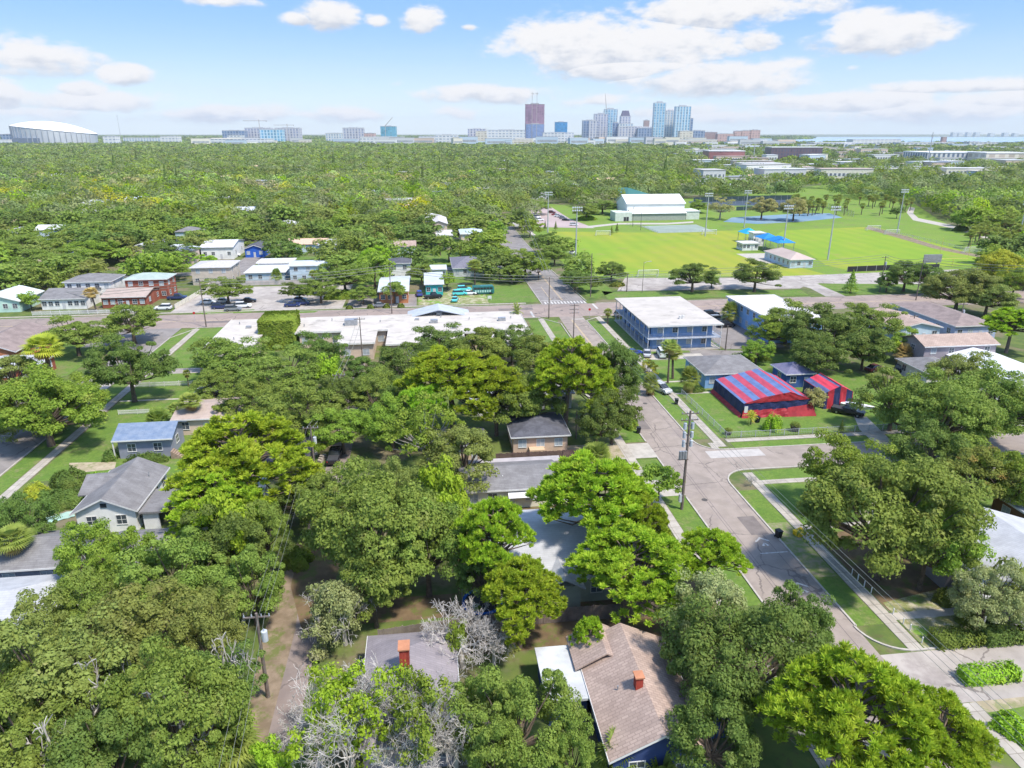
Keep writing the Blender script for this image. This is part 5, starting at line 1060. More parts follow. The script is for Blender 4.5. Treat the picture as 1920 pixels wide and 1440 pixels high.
# ---------------------------------------------------------------- poles, wires, fences
mPole = M('weathered_pole_wood', (.13, .10, .085), (.19, .16, .14), 1.5, .95); mSteel = M('galvanised_pole', (.48, .50, .52), (.42, .43, .45), .8, .5, .3); mTransf = M('transformer_paint', (.50, .53, .56), None, 1, .5); mWire = M('wire', (.22, .23, .20), None, 1, .6); mInsul = M('insulator', (.42, .45, .50), None, 1, .4)
POLES = {}
def pole(key, label, bpx, tpy, arms=1, transf=0, r=.15, h=None, lamp=False):
    x, y = G(*bpx); z = h or topz((x, y), tpy); t = thing('utility_pole', label, 'utility pole', (x, y, 0)); MB().tube([(x, y, -.3), (x, y, z)], [r * 1.15, r * .7], 10).build('pole', mPole, t)
    for k in range(arms):
        za = z - .4 - k * .9; a = MB().box(x - 1.15, x + 1.15, y - .06, y + .06, za - .06, za + .06).build('crossarm', mPole, t); i = MB()
        for s in (-1.05, -.4, .4, 1.05): i.cyl(x + s, y, za + .06, za + .3, .06, .04, 6)
        i.build('insulators', mInsul, a)
    for k in range(transf):
        a = k * 2.1; xx, yy = x + .45 * math.cos(a), y + .45 * math.sin(a); c = MB().cyl(xx, yy, z - 2.9, z - 1.9, .27, .27, 12).build('transformer', mTransf, t); MB().cyl(xx, yy, z - 1.9, z - 1.65, .06, .04, 6).build('bushing', mInsul, c)
    if lamp: l = MB().tube([(x, y, z - .6), (x + .9, y, z - .1), (x + 1.9, y, z)], .05, 6).build('lamp_arm', mSteel, t); MB().box(x + 1.8, x + 2.4, y - .12, y + .12, z - .1, z + .05).build('lamp_head', mSteel, l)
    POLES[key] = (x, y, z); return t
t = pole('A', 'tall dark utility pole with stacked transformers beside the main street', (1278, 955), 770, 2, 0, .19)
x, y, z = POLES['A']
for k in range(3):
    for s in (-1, 1): c = MB().cyl(x + s * .5, y + .1, z - 2.6 - k * 1.25, z - 1.75 - k * 1.25, .22, .22, 10).build('switch_can', mTransf, t); MB().box(x + min(0, s * .5), x + max(0, s * .5), y + .05, y + .15, z - 2.2 - k * 1.25, z - 2.1 - k * 1.25).build('bracket', mPole, c)
for k in range(3): c = MB().cyl(x - 1.0 + k * .35, y - .4, z - 6.6, z - 5.5, .2, .2, 10).build('capacitor', mMetal, t)
MB().box(x - 1.3, x + .1, y - .5, y - .3, z - 6.75, z - 6.62).build('bracket', mPole, t); MB().box(x - .5, x - .18, y - .2, y + .2, 1.2, 2.3).build('meter_box', mTransf, t)
pole('B', 'wood utility pole beside the main street just south of the crossing', (1075, 642), 570, 3); pole('C', 'dark utility pole at the near left corner of the crossing', (1029, 597), 520, 1)
pole('D', 'utility pole with dark top at the park corner of the crossing', (1107, 557), 475, 0); pole('E', 'utility pole in front of the parking lot left of the flat roofed school', (387, 614), 525, 1); pole('F', 'utility pole beside the grey car at the corner shop', (735, 588), 500, 1)
pole('G', 'dark thin pole rising in front of the school roof', (681, 690), 595, 1, 0, .13); pole('H', 'alley utility pole with grey cabinet by the black garage roof', (590, 878), 798, 1, 1); pole('I', 'leaning looking alley pole with white transformer among the oaks at bottom left', (503, 1307), 1150, 1, 1, .16)
pole('K', 'utility pole left of the scoreboard by the park car park', (1649, 548), 480, 1, 1); pole('L', 'utility pole right of the dark oaks on the cross street verge', (1717, 563), 487, 1, 0); pole('M', 'utility pole with grey transformer behind the tan roofed motel', (1797, 616), 568, 1, 1); pole('N', 'utility pole between the oak clump and the motel wing', (1708, 628), 590, 1)
pole('O', 'utility pole in front of the blue motel car park', (1360, 657), 610, 0); pole('P', 'slim street light pole at the left end of the cross street', (221, 595), 566, 0, 0, .09, lamp=True); pole('Q', 'wood pole in the pine shade beside the tan stucco house', (1080, 822), 770, 0, 0, .12)
pole('R', 'thin utility pole behind the school courtyard beyond the alley trees', (641, 770), 700, 1); pole('S', 'utility pole at the parking lot right of the crossing', (1175, 547), 513, 0); pole('U', 'slim pole on the park verge right of the crossing', (1204, 549), 490, 0, 0, .08, lamp=True)
POLES['X1'] = (GD(-60, 560, 225)); POLES['X2'] = (GD(2000, 500, 190)); POLES['Z1'] = (39, 10, 11.5); POLES['Z2'] = (-13.5, 22, 9); POLES['Y'] = (50, 360, 10)
def wires(a, b2, label, offs=(-1.0, -.35, .4, 1.0), dz=0, sag=.9, r=.02, axis='x'):
    p, q = POLES[a], POLES[b2]; b = MB()
    for o in offs:
        pts = []
        for u in np.linspace(0, 1, 13): ox, oy = (o, 0) if axis == 'x' else (0, 0); oz = 0 if axis == 'x' else o * .9; pts.append((p[0] + (q[0] - p[0]) * u + ox, p[1] + (q[1] - p[1]) * u + oy, p[2] + (q[2] - p[2]) * u - .2 + dz + oz - sag * 4 * u * (1 - u)))
        b.tube(pts, r, 4, False)
    tag(b.build('power_line', mWire), label, 'power line', 'overhead wires')
wires('A', 'B', 'overhead wires along the main street from the tall pole to the crossing'); wires('Z1', 'A', 'overhead wires along the main street below the tall pole'); wires('B', 'C', 'short overhead wires at the crossing', sag=.2)
wires('E', 'F', 'overhead wires in front of the parking lot', (-1, -.2, .7), axis='z', r=.05); wires('X1', 'E', 'overhead wires at the left end of the cross street', (-1, -.2, .7), axis='z', r=.05); wires('F', 'C', 'overhead wires past the vacant lot', (-1, -.2, .7), axis='z', r=.05); wires('C', 'S', 'overhead wires over the crossing to the park side', (-1, -.2, .7), axis='z', r=.05); wires('S', 'K', 'overhead wires along the park side of the cross street', (-1, -.2, .7), axis='z', r=.05); wires('K', 'L', 'overhead wires in front of the dark park oaks', (-1, -.2, .7), axis='z', r=.05); wires('L', 'X2', 'overhead wires at the right end of the cross street', (-1, -.2, .7), axis='z', r=.05)
wires('I', 'H', 'alley wires above the big central oak', (-.5, .2, .7), r=.014); wires('Z2', 'I', 'alley wires above the palmetto', (-.5, .2, .7), r=.014); wires('H', 'R', 'alley wires beyond the black garage', (-.5, .4), r=.035); wires('R', 'G', 'alley wires behind the school', (-.5, .4), r=.035)
wires('C', 'Y', 'overhead wires along the avenue beside the park', (-.6, .6), r=.05)
def flpole(label, bx, by, ty):
    x, y = G(bx, by); z = topz((x, y), ty); t = thing('floodlight_pole', label, 'floodlight', (x, y, 0), 0, 'tall floodlight poles round the fields'); MB().tube([(x, y, 0), (x, y, z)], [.34, .17], 10).build('pole', mSteel, t)
    for k in range(2): a = MB().box(x - 1.9, x + 1.9, y - .1, y + .1, z - .3 - 1.1 * k, z - .12 - 1.1 * k).build('crossarm', mSteel, t); l = MB(); [l.box(x - 1.9 + q * .85, x - 1.4 + q * .85, y - .5, y - .1, z - .45 - 1.1 * k, z + .08 - 1.1 * k) for q in range(5)]; l.build('lamp_heads', M('lamp_head_paint', (.60, .62, .64)), a)
for a in (('tall floodlight pole by the avenue at the left edge of the soccer field', 1079, 493, 388), ('tall floodlight pole at the far side of the soccer field', 1322, 443, 362), ('tall floodlight pole in front of the tennis courts', 1395, 427, 357), ('tall floodlight pole behind the blue canopies', 1467, 476, 385), ('tall floodlight pole right of the clubhouse', 1552, 487, 387), ('tall floodlight pole beyond the football field', 1682, 437, 355), ('tall floodlight pole at the right edge of the park', 1908, 455, 377), ('tall pole at the park car park', 1027, 436, 360)): flpole(*a)
def lpole(label, bx, by, ty, r=.09):
    x, y = G(bx, by); z = topz((x, y), ty); t = thing('lamp_post', label, 'lamp post', (x, y, 0)); MB().tube([(x, y, 0), (x, y, z)], [r * 1.3, r], 8).build('pole', M('dark_pole_paint', (.07, .07, .075)), t); MB().box(x - .1, x + .7, y - .12, y + .12, z, z + .14).build('lamp_head', mMetal, t)
for a in (('dark lamp post left of the white gymnasium', 1186, 425, 388), ('dark lamp post in front of the gymnasium lean-to', 1201, 432, 394), ('dark lamp post on the park corner by the avenue', 984, 450, 414), ('dark lamp post on the path by the park car park', 1002, 420, 388)): lpole(*a)
# fences
def fence(name, label, pts, h, mat, kind='board', z=0, group=None, posts=2.4):
    t = thing(name, label, 'fence', (*pts[0], 0), 0, group); b = MB(); pm = mSteel if kind in ('mesh', 'wall') else mat
    for (x0, y0), (x1, y1) in zip(pts, pts[1:]):
        L = math.hypot(x1 - x0, y1 - y0); dx, dy = (x1 - x0) / L, (y1 - y0) / L; nx, ny = -dy * .03, dx * .03
        def bar(s0, s1, z0, z1, mb=b, k=1.0): mb.prism([(x0 + dx * s0 - nx * k, y0 + dy * s0 - ny * k), (x0 + dx * s1 - nx * k, y0 + dy * s1 - ny * k), (x0 + dx * s1 + nx * k, y0 + dy * s1 + ny * k), (x0 + dx * s0 + nx * k, y0 + dy * s0 + ny * k)], z0, z1)
        if kind == 'board':
            s = 0.
            while s < L: e = min(L, s + .17); bar(s, e - .015, .05, h + random.uniform(-.06, .05), k=.5); s += .17
        elif kind == 'picket':
            s = 0.
            while s < L: bar(s, s + .09, .06, h, k=.5); s += .2
            bar(0, L, h * .3, h * .3 + .08, k=1.1); bar(0, L, h * .75, h * .75 + .08, k=1.1)
        elif kind == 'mesh':
            bar(0, L, h - .05, h, k=.8)
            s = 0.
            while s < L: bar(s, s + .018, .05, h - .05, k=.2); s += .30
            zz = .2
            while zz < h: bar(0, L, zz, zz + .014, k=.2); zz += .30
        else: bar(0, L, 0.05, h)
        n = max(1, int(L / posts))
        for i in range(n + 1): p_ = MB(); bar(max(0, L * i / n - .05), min(L, L * i / n + .05), 0, h + .08, p_, 1.8); p_.build('post', pm, t)
    b.build('panel', mat, t); return t
mBoard = M('weathered_fence_boards', (.27, .215, .185), (.18, .14, .125), 1.2, .95); mDarkB = M('dark_fence_boards', (.15, .095, .085), (.10, .065, .06), 1.2, .95)
fence('board_fence', 'weathered board fence behind the navy bungalow and the blue trampoline', [(-6.3, 58.6), (3.4, 59.6), (13, 59.8), (24, 59.6)], 1.8, mBoard); fence('board_fence', 'dark board fence in front of the tan stucco house', [(9.3, 97.4), (22.3, 97.4)], 1.9, mDarkB)
fence('board_fence', 'reddish board fence around the two storey grey house at right', [(103.4, 137), (103.6, 131), (109.4, 130.6), (109.2, 121.5)], 1.8, M('red_brown_boards', (.20, .09, .07), (.15, .07, .055), 1.2)); fence('picket_fence', 'white picket fence along the cross street at left', [(-110, 206.6), (-80.5, 206.6)], 1.2, mWhite, 'picket')
fence('chain_link_fence', 'chain link fence along the tented house front lawn', [(48.3, 124), (48.5, 102.8), (79, 102.8)], 1.1, mSteel, 'mesh'); fence('chain_link_fence', 'chain link fence beside the alley at bottom left', [(-20.5, 66), (-19.3, 55)], 1.4, mSteel, 'mesh')
fence('boundary_wall', 'pale boundary wall behind the parking lot', [(-72, 242), (-71, 236), (-73, 210)], 1.4, mCream, 'wall'); fence('boundary_wall', 'long pale wall between the parking lot and the carport houses', [(-72, 242), (-26, 242)], 1.6, W_('pinkish_block', (.50, .44, .42)), 'wall')
fence('picket_fence', 'small white fence on the lawn beside the purple shed', [(-59, 141), (-45, 141)], 1.0, mWhite, 'picket'); fence('picket_fence', 'low white fence in the lawn behind the two palms', [(-56.5, 126), (-50, 126)], .9, mWhite, 'picket')
a = lambda *p: [G(*q) for q in p]
fence('field_fence', 'low mesh fence along the near side of the soccer field', a((1060, 470), (1118, 519), (1185, 521), (1300, 520), (1400, 519)), 1.2, mSteel, 'mesh', posts=4); fence('field_fence', 'black windscreen fence at the near end of the football field', a((1588, 510), (1660, 507), (1760, 505)), 2.0, M('black_mesh', (.03, .03, .035)), 'wall', posts=4)
fence('field_fence', 'long low fence on the far side of the football field', a((1640, 432), (1700, 444), (1780, 462), (1860, 484)), 1.3, mSteel, 'mesh', posts=4); fence('court_fence', 'dark high fence around the far tennis courts', a((1330, 383), (1500, 380), (1560, 392), (1600, 407)), 3.2, M('green_black_mesh', (.04, .07, .07)), 'mesh', posts=5)
fence('court_fence', 'dark windscreen behind the light blue courts', a((1300, 379), (1498, 374)), 3.4, M('green_black_mesh', (.04, .07, .07)), 'wall', posts=5); fence('court_fence', 'dark windscreen between the far courts', a((1380, 395), (1500, 391)), 2.6, M('green_black_mesh', (.04, .07, .07)), 'wall', posts=5)
fence('court_fence', 'low fence around the grey court beside the gymnasium', a((1175, 423), (1200, 425), (1233, 438), (1342, 435)), 1.2, mSteel, 'mesh', posts=4)
# ---------------------------------------------------------------- cars
G1 = 'cars parked in the lot north of the cross street'
CAR('pickup', 'navy', 332, 558, 2, 'dark blue pickup beside the boundary wall in the parking lot', group=G1); CAR('suv', 'white', 306, 577, 178, 'white car alone at the left end of the parking lot', group=G1)
CAR('suv', 'navy', 413, 575, 0, 'dark blue car left of the lot tree', group=G1); CAR('suv', 'white', 456, 573, 3, 'white car right of the lot tree', group=G1); CAR('sedan', 'black', 466, 563, 6, 'black car behind the white one in the lot', group=G1); CAR('sedan', 'silver', 418, 564, 2, 'silver car half hidden by the lot tree', group=G1)
CAR('suv', 'navy', 566, 568, 0, 'dark car at the right end of the parking lot', group=G1); CAR('sedan', 'white', 562, 561, 4, 'white car behind the dark one at the right end of the lot', group=G1)
CAR('suv', 'grey', 437, 579, 2, 'grey car under the lot tree', group=G1); CAR('sedan', 'white', 390, 566, 4, 'white sedan behind the dark blue car in the lot', group=G1); CAR('sedan', 'navy', 548, 571, 2, 'navy sedan left of the dark car at the right end of the lot', group=G1)
CAR('sedan', 'grey', 713, 572, 5, 'grey sedan in front of the orange corner shop'); CAR('suv', 'blue', 786, 551, 95, 'blue car in the driveway beside the corner shop'); CAR('pickup', 'black', 812, 556, 12, 'black pickup in the driveway of the teal shop'); CAR('suv', 'maroon', 812, 546, 12, 'maroon car behind the black pickup')
G2 = 'teal taxi cars on the vacant lot'
CAR('suv', 'teal', 862, 550, 2, 'teal and white taxi parked left of the bus', group=G2); CAR('sedan', 'white', 880, 549, 2, 'white taxi nearest the bus', group=G2); CAR('suv', 'teal', 870, 542, 3, 'teal van behind the other taxis', group=G2); CAR('sedan', 'teal', 853, 561, 80, 'small teal car alone at the lot edge', group=G2)
CAR('sedan', 'blue', 1187, 661, 8, 'blue car at the near corner of the apartments'); CAR('sedan', 'silver', 1213, 662, 75, 'silver car between the blue car and the white van'); CAR('van', 'white', 1241, 663, 82, 'white van in front of the apartments')
G3 = 'cars parked beside the apartments'
CAR('suv', 'black', 1361, 609, 4, 'black car nearest the near end beside the apartments', group=G3); CAR('suv', 'grey', 1345, 598, 6, 'dark grey car second in the row beside the apartments', group=G3); CAR('suv', 'black', 1333, 589, 8, 'black car furthest back beside the apartments', group=G3); CAR('suv', 'grey', 1167, 590, 0, 'grey car under the apartment gallery')
CAR('suv', 'silver', 1241, 729, -70, 'silver car parked on the verge of the main street'); CAR('pickup', 'black', 1590, 771, -42, 'black pickup parked beside the small tented garage'); CAR('pickup', 'black', 1687, 694, 20, 'dark pickup on the grass beside the white garage'); CAR('sedan', 'maroon', 1640, 690, 20, 'dark rusty car under the oak clump'); CAR('suv', 'white', 556, 926, 20, 'white car half hidden below the yellowing palm')
CAR('pickup', 'black', 628, 855, 88, 'black work truck with rack in the alley'); CAR('suv', 'silver', 1530, 1110, 80, 'silver car') if False else None
# white boat on trailer
x, y = G(1606, 762, .8); t = thing('boat', 'white motor boat on a trailer beside the black pickup', 'boat', (x, y, 0), R(-42)); hull = loft([(-2.6, .6, 1.2, .7, .95), (-1, .45, 1.2, .8, 1.05), (1, .5, 1.25, .6, .95), (2.2, .75, 1.35, .25, .5), (2.9, 1.1, 1.4, .03, .08)])
hull.build('hull', PAINT['white'], t, local=True); MB().box(-2.0, .6, -.6, .6, 1.252, 1.27).build('deck', M('boat_deck', (.55, .60, .66)), t, local=True); MB().box(.2, .3, -.6, .6, 1.25, 1.75).build('windscreen', mCarGlass, t, local=True)
for s in (-1, 1): w2 = MB(); w2.tube([(-.6, s * .95, .3), (-.6, s * 1.1, .3)], .3, 10); w2.build('wheel', mTyre, t, local=True)
# teal bus with white lettering shapes (unreadable in the photo: plain white blocks)
x, y = G(906, 551); t = thing('minibus', 'dark teal minibus with pale side panel on the vacant lot', 'bus', (x, y, 0), R(2)); Bt = paint('dark_teal', (.03, .16, .16))
loft([(-3.4, .4, 2.5, 1.1, 1.0), (-3.3, .3, 2.75, 1.2, 1.1), (3.0, .3, 2.75, 1.2, 1.1), (3.4, .4, 2.2, 1.1, 1.0)]).build('body', Bt, t, local=True); b = MB(); [b.box(-3.0 + k * 1.0, -2.15 + k * 1.0, -1.24, -1.19, 1.75, 2.3) for k in range(6)]; b.build('side_windows', mCarGlass, t, local=True)
b = MB(); [b.box(-2.7 + k * .75, -2.2 + k * .75, -1.245, -1.2, .75, 1.45) for k in range(7)]; b.build('pale_lettering', M('pale_teal_paint', (.40, .62, .58)), t, local=True)
for sx in (-2.2, 2.2):
    for sy in (-1, 1): w2 = MB(); w2.tube([(sx, sy * 1.0, .42), (sx, sy * 1.22, .42)], .42, 12); w2.build('wheel', mTyre, t, local=True)
# park and avenue cars
G4 = 'cars parked at the park car park'
for k, (px, py, c, l) in enumerate([(1035, 398, 'maroon', 'maroon car at the far end of the park row'), (1041, 402, 'red', 'red car second from the far end of the park row'), (1046, 405, 'white', 'white car third from the far end of the park row'), (1052, 406, 'silver', 'silver car in the middle of the park row'), (1056, 409, 'grey', 'grey car right of the middle of the park row'), (1061, 412, 'black', 'black car near the near end of the park row'), (1076, 421, 'white', 'white car under the small tree at the near end of the park row')]): CAR('sedan' if k % 2 else 'suv', c, px, py, -20, l, group=G4)
CAR('van', 'white', 1006, 407, 20, 'white van on the left side of the park car park'); CAR('suv', 'white', 1012, 412, 10, 'white car in front of the white van at the park'); CAR('pickup', 'white', 1073, 473, 70, 'white truck parked by the floodlight pole beside the avenue'); CAR('suv', 'silver', 1035, 474, 10, 'silver car seen under the avenue trees'); CAR('sedan', 'white', 886, 322, 80, 'white car far up the avenue'); CAR('suv', 'white', 440, 478, 10, 'white car beside the square white house')
# bins, pots, stakes, signs
def bin_(px, py, col, label, name='wheelie_bin'):
    x, y = G(px, py); t = thing(name, label, 'bin', (x, y, 0), random.uniform(-.4, .4)); b = MB(); b.v += [(-.25, -.3, .1), (.25, -.3, .1), (.25, .3, .1), (-.25, .3, .1), (-.32, -.38, 1.0), (.32, -.38, 1.0), (.32, .38, 1.0), (-.32, .38, 1.0)]; b.f += [(0, 3, 2, 1), (0, 1, 5, 4), (1, 2, 6, 5), (2, 3, 7, 6), (3, 0, 4, 7), (4, 5, 6, 7)]
    b.build('bin_body', col, t, local=True); MB().box(-.35, .35, -.42, .42, 1.003, 1.09).build('lid', col, t, local=True)
    for s in (-1, 1): w2 = MB(); w2.tube([(s * .25, .32, .12), (s * .33, .32, .12)], .12, 8); w2.build('wheel', mTyre, t, local=True)
mBin = M('black_plastic', (.02, .022, .025), None, 1, .5); bin_(1197, 812, mBin, 'black wheelie bin at the kerb beside the dark oak'); bin_(1459, 1008, mBin, 'black wheelie bin at the kerb beside the big roadside oak'); bin_(1268, 758, mBin, 'dark bin by the chain link fence corner'); bin_(1420, 792, mBin, 'black tub in front of the striped tent')
x, y = G(1499, 1002); t = thing('yellow_crate', 'yellow covered crate on the sidewalk beside the black bin', 'crate', (x, y, 0), .4); MB().box(-.7, .7, -.5, .5, 0, .5).build('crate_body', M('yellow_plastic', (.75, .48, .02)), t, local=True); MB().box(-.75, .75, -.55, .55, .503, .58).build('lid', M('yellow_plastic', (.75, .48, .02)), t, local=True)
mPot = M('dark_planter', (.05, .045, .045), None, 1, .7)
def pot(px, py, r, label, leaf):
    x, y = G(px, py); t = thing('planter', label, 'planter', (x, y, 0)); MB().cyl(x, y, 0, r * 1.1, r * .7, r, 14).build('pot', mPot, t); n = 500; d = rnd_unit(n); d[:, 2] = np.abs(d[:, 2]); p = d * r * np.array([1.2, 1.2, 1.0]) * rng.uniform(.5, 1, n)[:, None] + np.array([0, 0, r * 1.1]); o = bpy.data.objects.new('plant', mesh_np('plant', leaf_arrays(p, d + rnd_unit(n) * .5, .16 * rng.uniform(.6, 1.4, n)), 4, LF[leaf])); COL.objects.link(o); o.parent = t
pot(1365, 815, .62, 'round dark planter at the corner of the tented house lawn', 'orange'); pot(1490, 808, .85, 'large dark planter in front of the striped tent', 'shrub'); pot(1352, 742, .6, 'dark planter against the side of the striped tent', 'dark')
for k, (px, py) in enumerate([(1597, 1077), (1608, 1088), (1620, 1100), (1633, 1112), (1674, 1152), (1693, 1170), (1706, 1182), (1728, 1206)]):
    x, y = G(px, py); t = thing('marker_post', '%s white marker post from the far end of the row by the sidewalk' % ['first', 'second', 'third', 'fourth', 'fifth', 'sixth', 'seventh', 'last'][k], 'marker post', (x, y, 0), 0, 'row of white marker posts on the corner yard'); MB().cyl(x, y, 0, .72, .06, .06, 8).build('post', mWhite, t); MB().cyl(x, y, .723, .78, .075, .03, 8).build('cap', mWhite, t)
for (px, py, l) in ((1105, 596, 'stop sign at the near right corner of the crossing'), (366, 603, 'red and white road sign at the left street corner'), (1083, 543, 'green backed sign on the park corner')):
    x, y = G(px, py); t = thing('road_sign', l, 'sign', (x, y, 0)); MB().cyl(x, y, 0, 2.1, .04).build('post', mSteel, t); b = MB(); b.tube([(x, y - .06, 2.4), (x, y - .03, 2.4)], .36, 8); b.build('sign_face', M('sign_red', (.5, .03, .03)) if 'green' not in l else M('sign_green', (.2, .5, .35)), t)
x, y = G(918, 563); t = thing('lot_sign', 'small white sign standing on the vacant lot', 'sign', (x, y, 0)); MB().box(x - .6, x + .6, y - .03, y + .03, .5, 1.4).build('board', mWhite, t); [MB().box(x + s - .05, x + s + .05, y + .03, y + .1, 0, 1.3).build('leg', mWhite, t) for s in (-.5, .5)]
# trampoline
x, y = G(905, 1132, .6); t = thing('trampoline', 'black trampoline with bright blue frame pad behind the board fence', 'trampoline', (x, y, 0)); ring = MB(); [ring.tube([(x + 2.1 * math.cos(a1), y + 2.1 * math.sin(a1), .9), (x + 2.1 * math.cos(a1 + .42), y + 2.1 * math.sin(a1 + .42), .9)], .17, 6) for a1 in np.arange(0, 6.28, .4189)]
ring.build('frame_pad', M('blue_pad', (.02, .16, .62)), t); MB().cyl(x, y, .82, .86, 1.95, 1.95, 24).build('mat', mBin, t)
for k in range(6): MB().cyl(x + 2.15 * math.cos(k * 1.047), y + 2.15 * math.sin(k * 1.047), 0, 2.6, .05).build('net_pole', mMetal, t)
# kayak / pool cover at left lawn
x, y = G(113, 968, .2); t = thing('canvas_sheet', 'pale green canvas sheet lying on the left lawn', 'tarp', (x, y, 0), .5); b = MB(); wavy(b, (-1.6, -.9, .1), (1.6, -.9, .1), (1.6, .9, .18), (-1.6, .9, .12), 8, 6, .05); b.build('sheet', M('pale_green_canvas', (.35, .50, .42)), t, local=True)
# alley clutter
for k, (px, py, s, c, l) in enumerate([(566, 895, .9, (.5, .52, .55), 'pale corrugated panel stack beside the white cottage'), (603, 860, .7, (.42, .36, .30), 'heap of boxes beside the work truck in the alley'), (588, 846, .7, (.5, .48, .46), 'pale crates beside the alley pole')]):
    x, y = G(px, py, .4); t = thing('storage_boxes', l, 'boxes', (x, y, 0), k); m_ = M('box_paint_%s' % 'abc'[k], c)
    for q in range(5): MB().box(-s + q * .4, -s + q * .4 + .36, -.4 + .1 * q, .3 + .1 * q, 0, .4 + .2 * (q % 3)).build('box', m_, t, local=True)
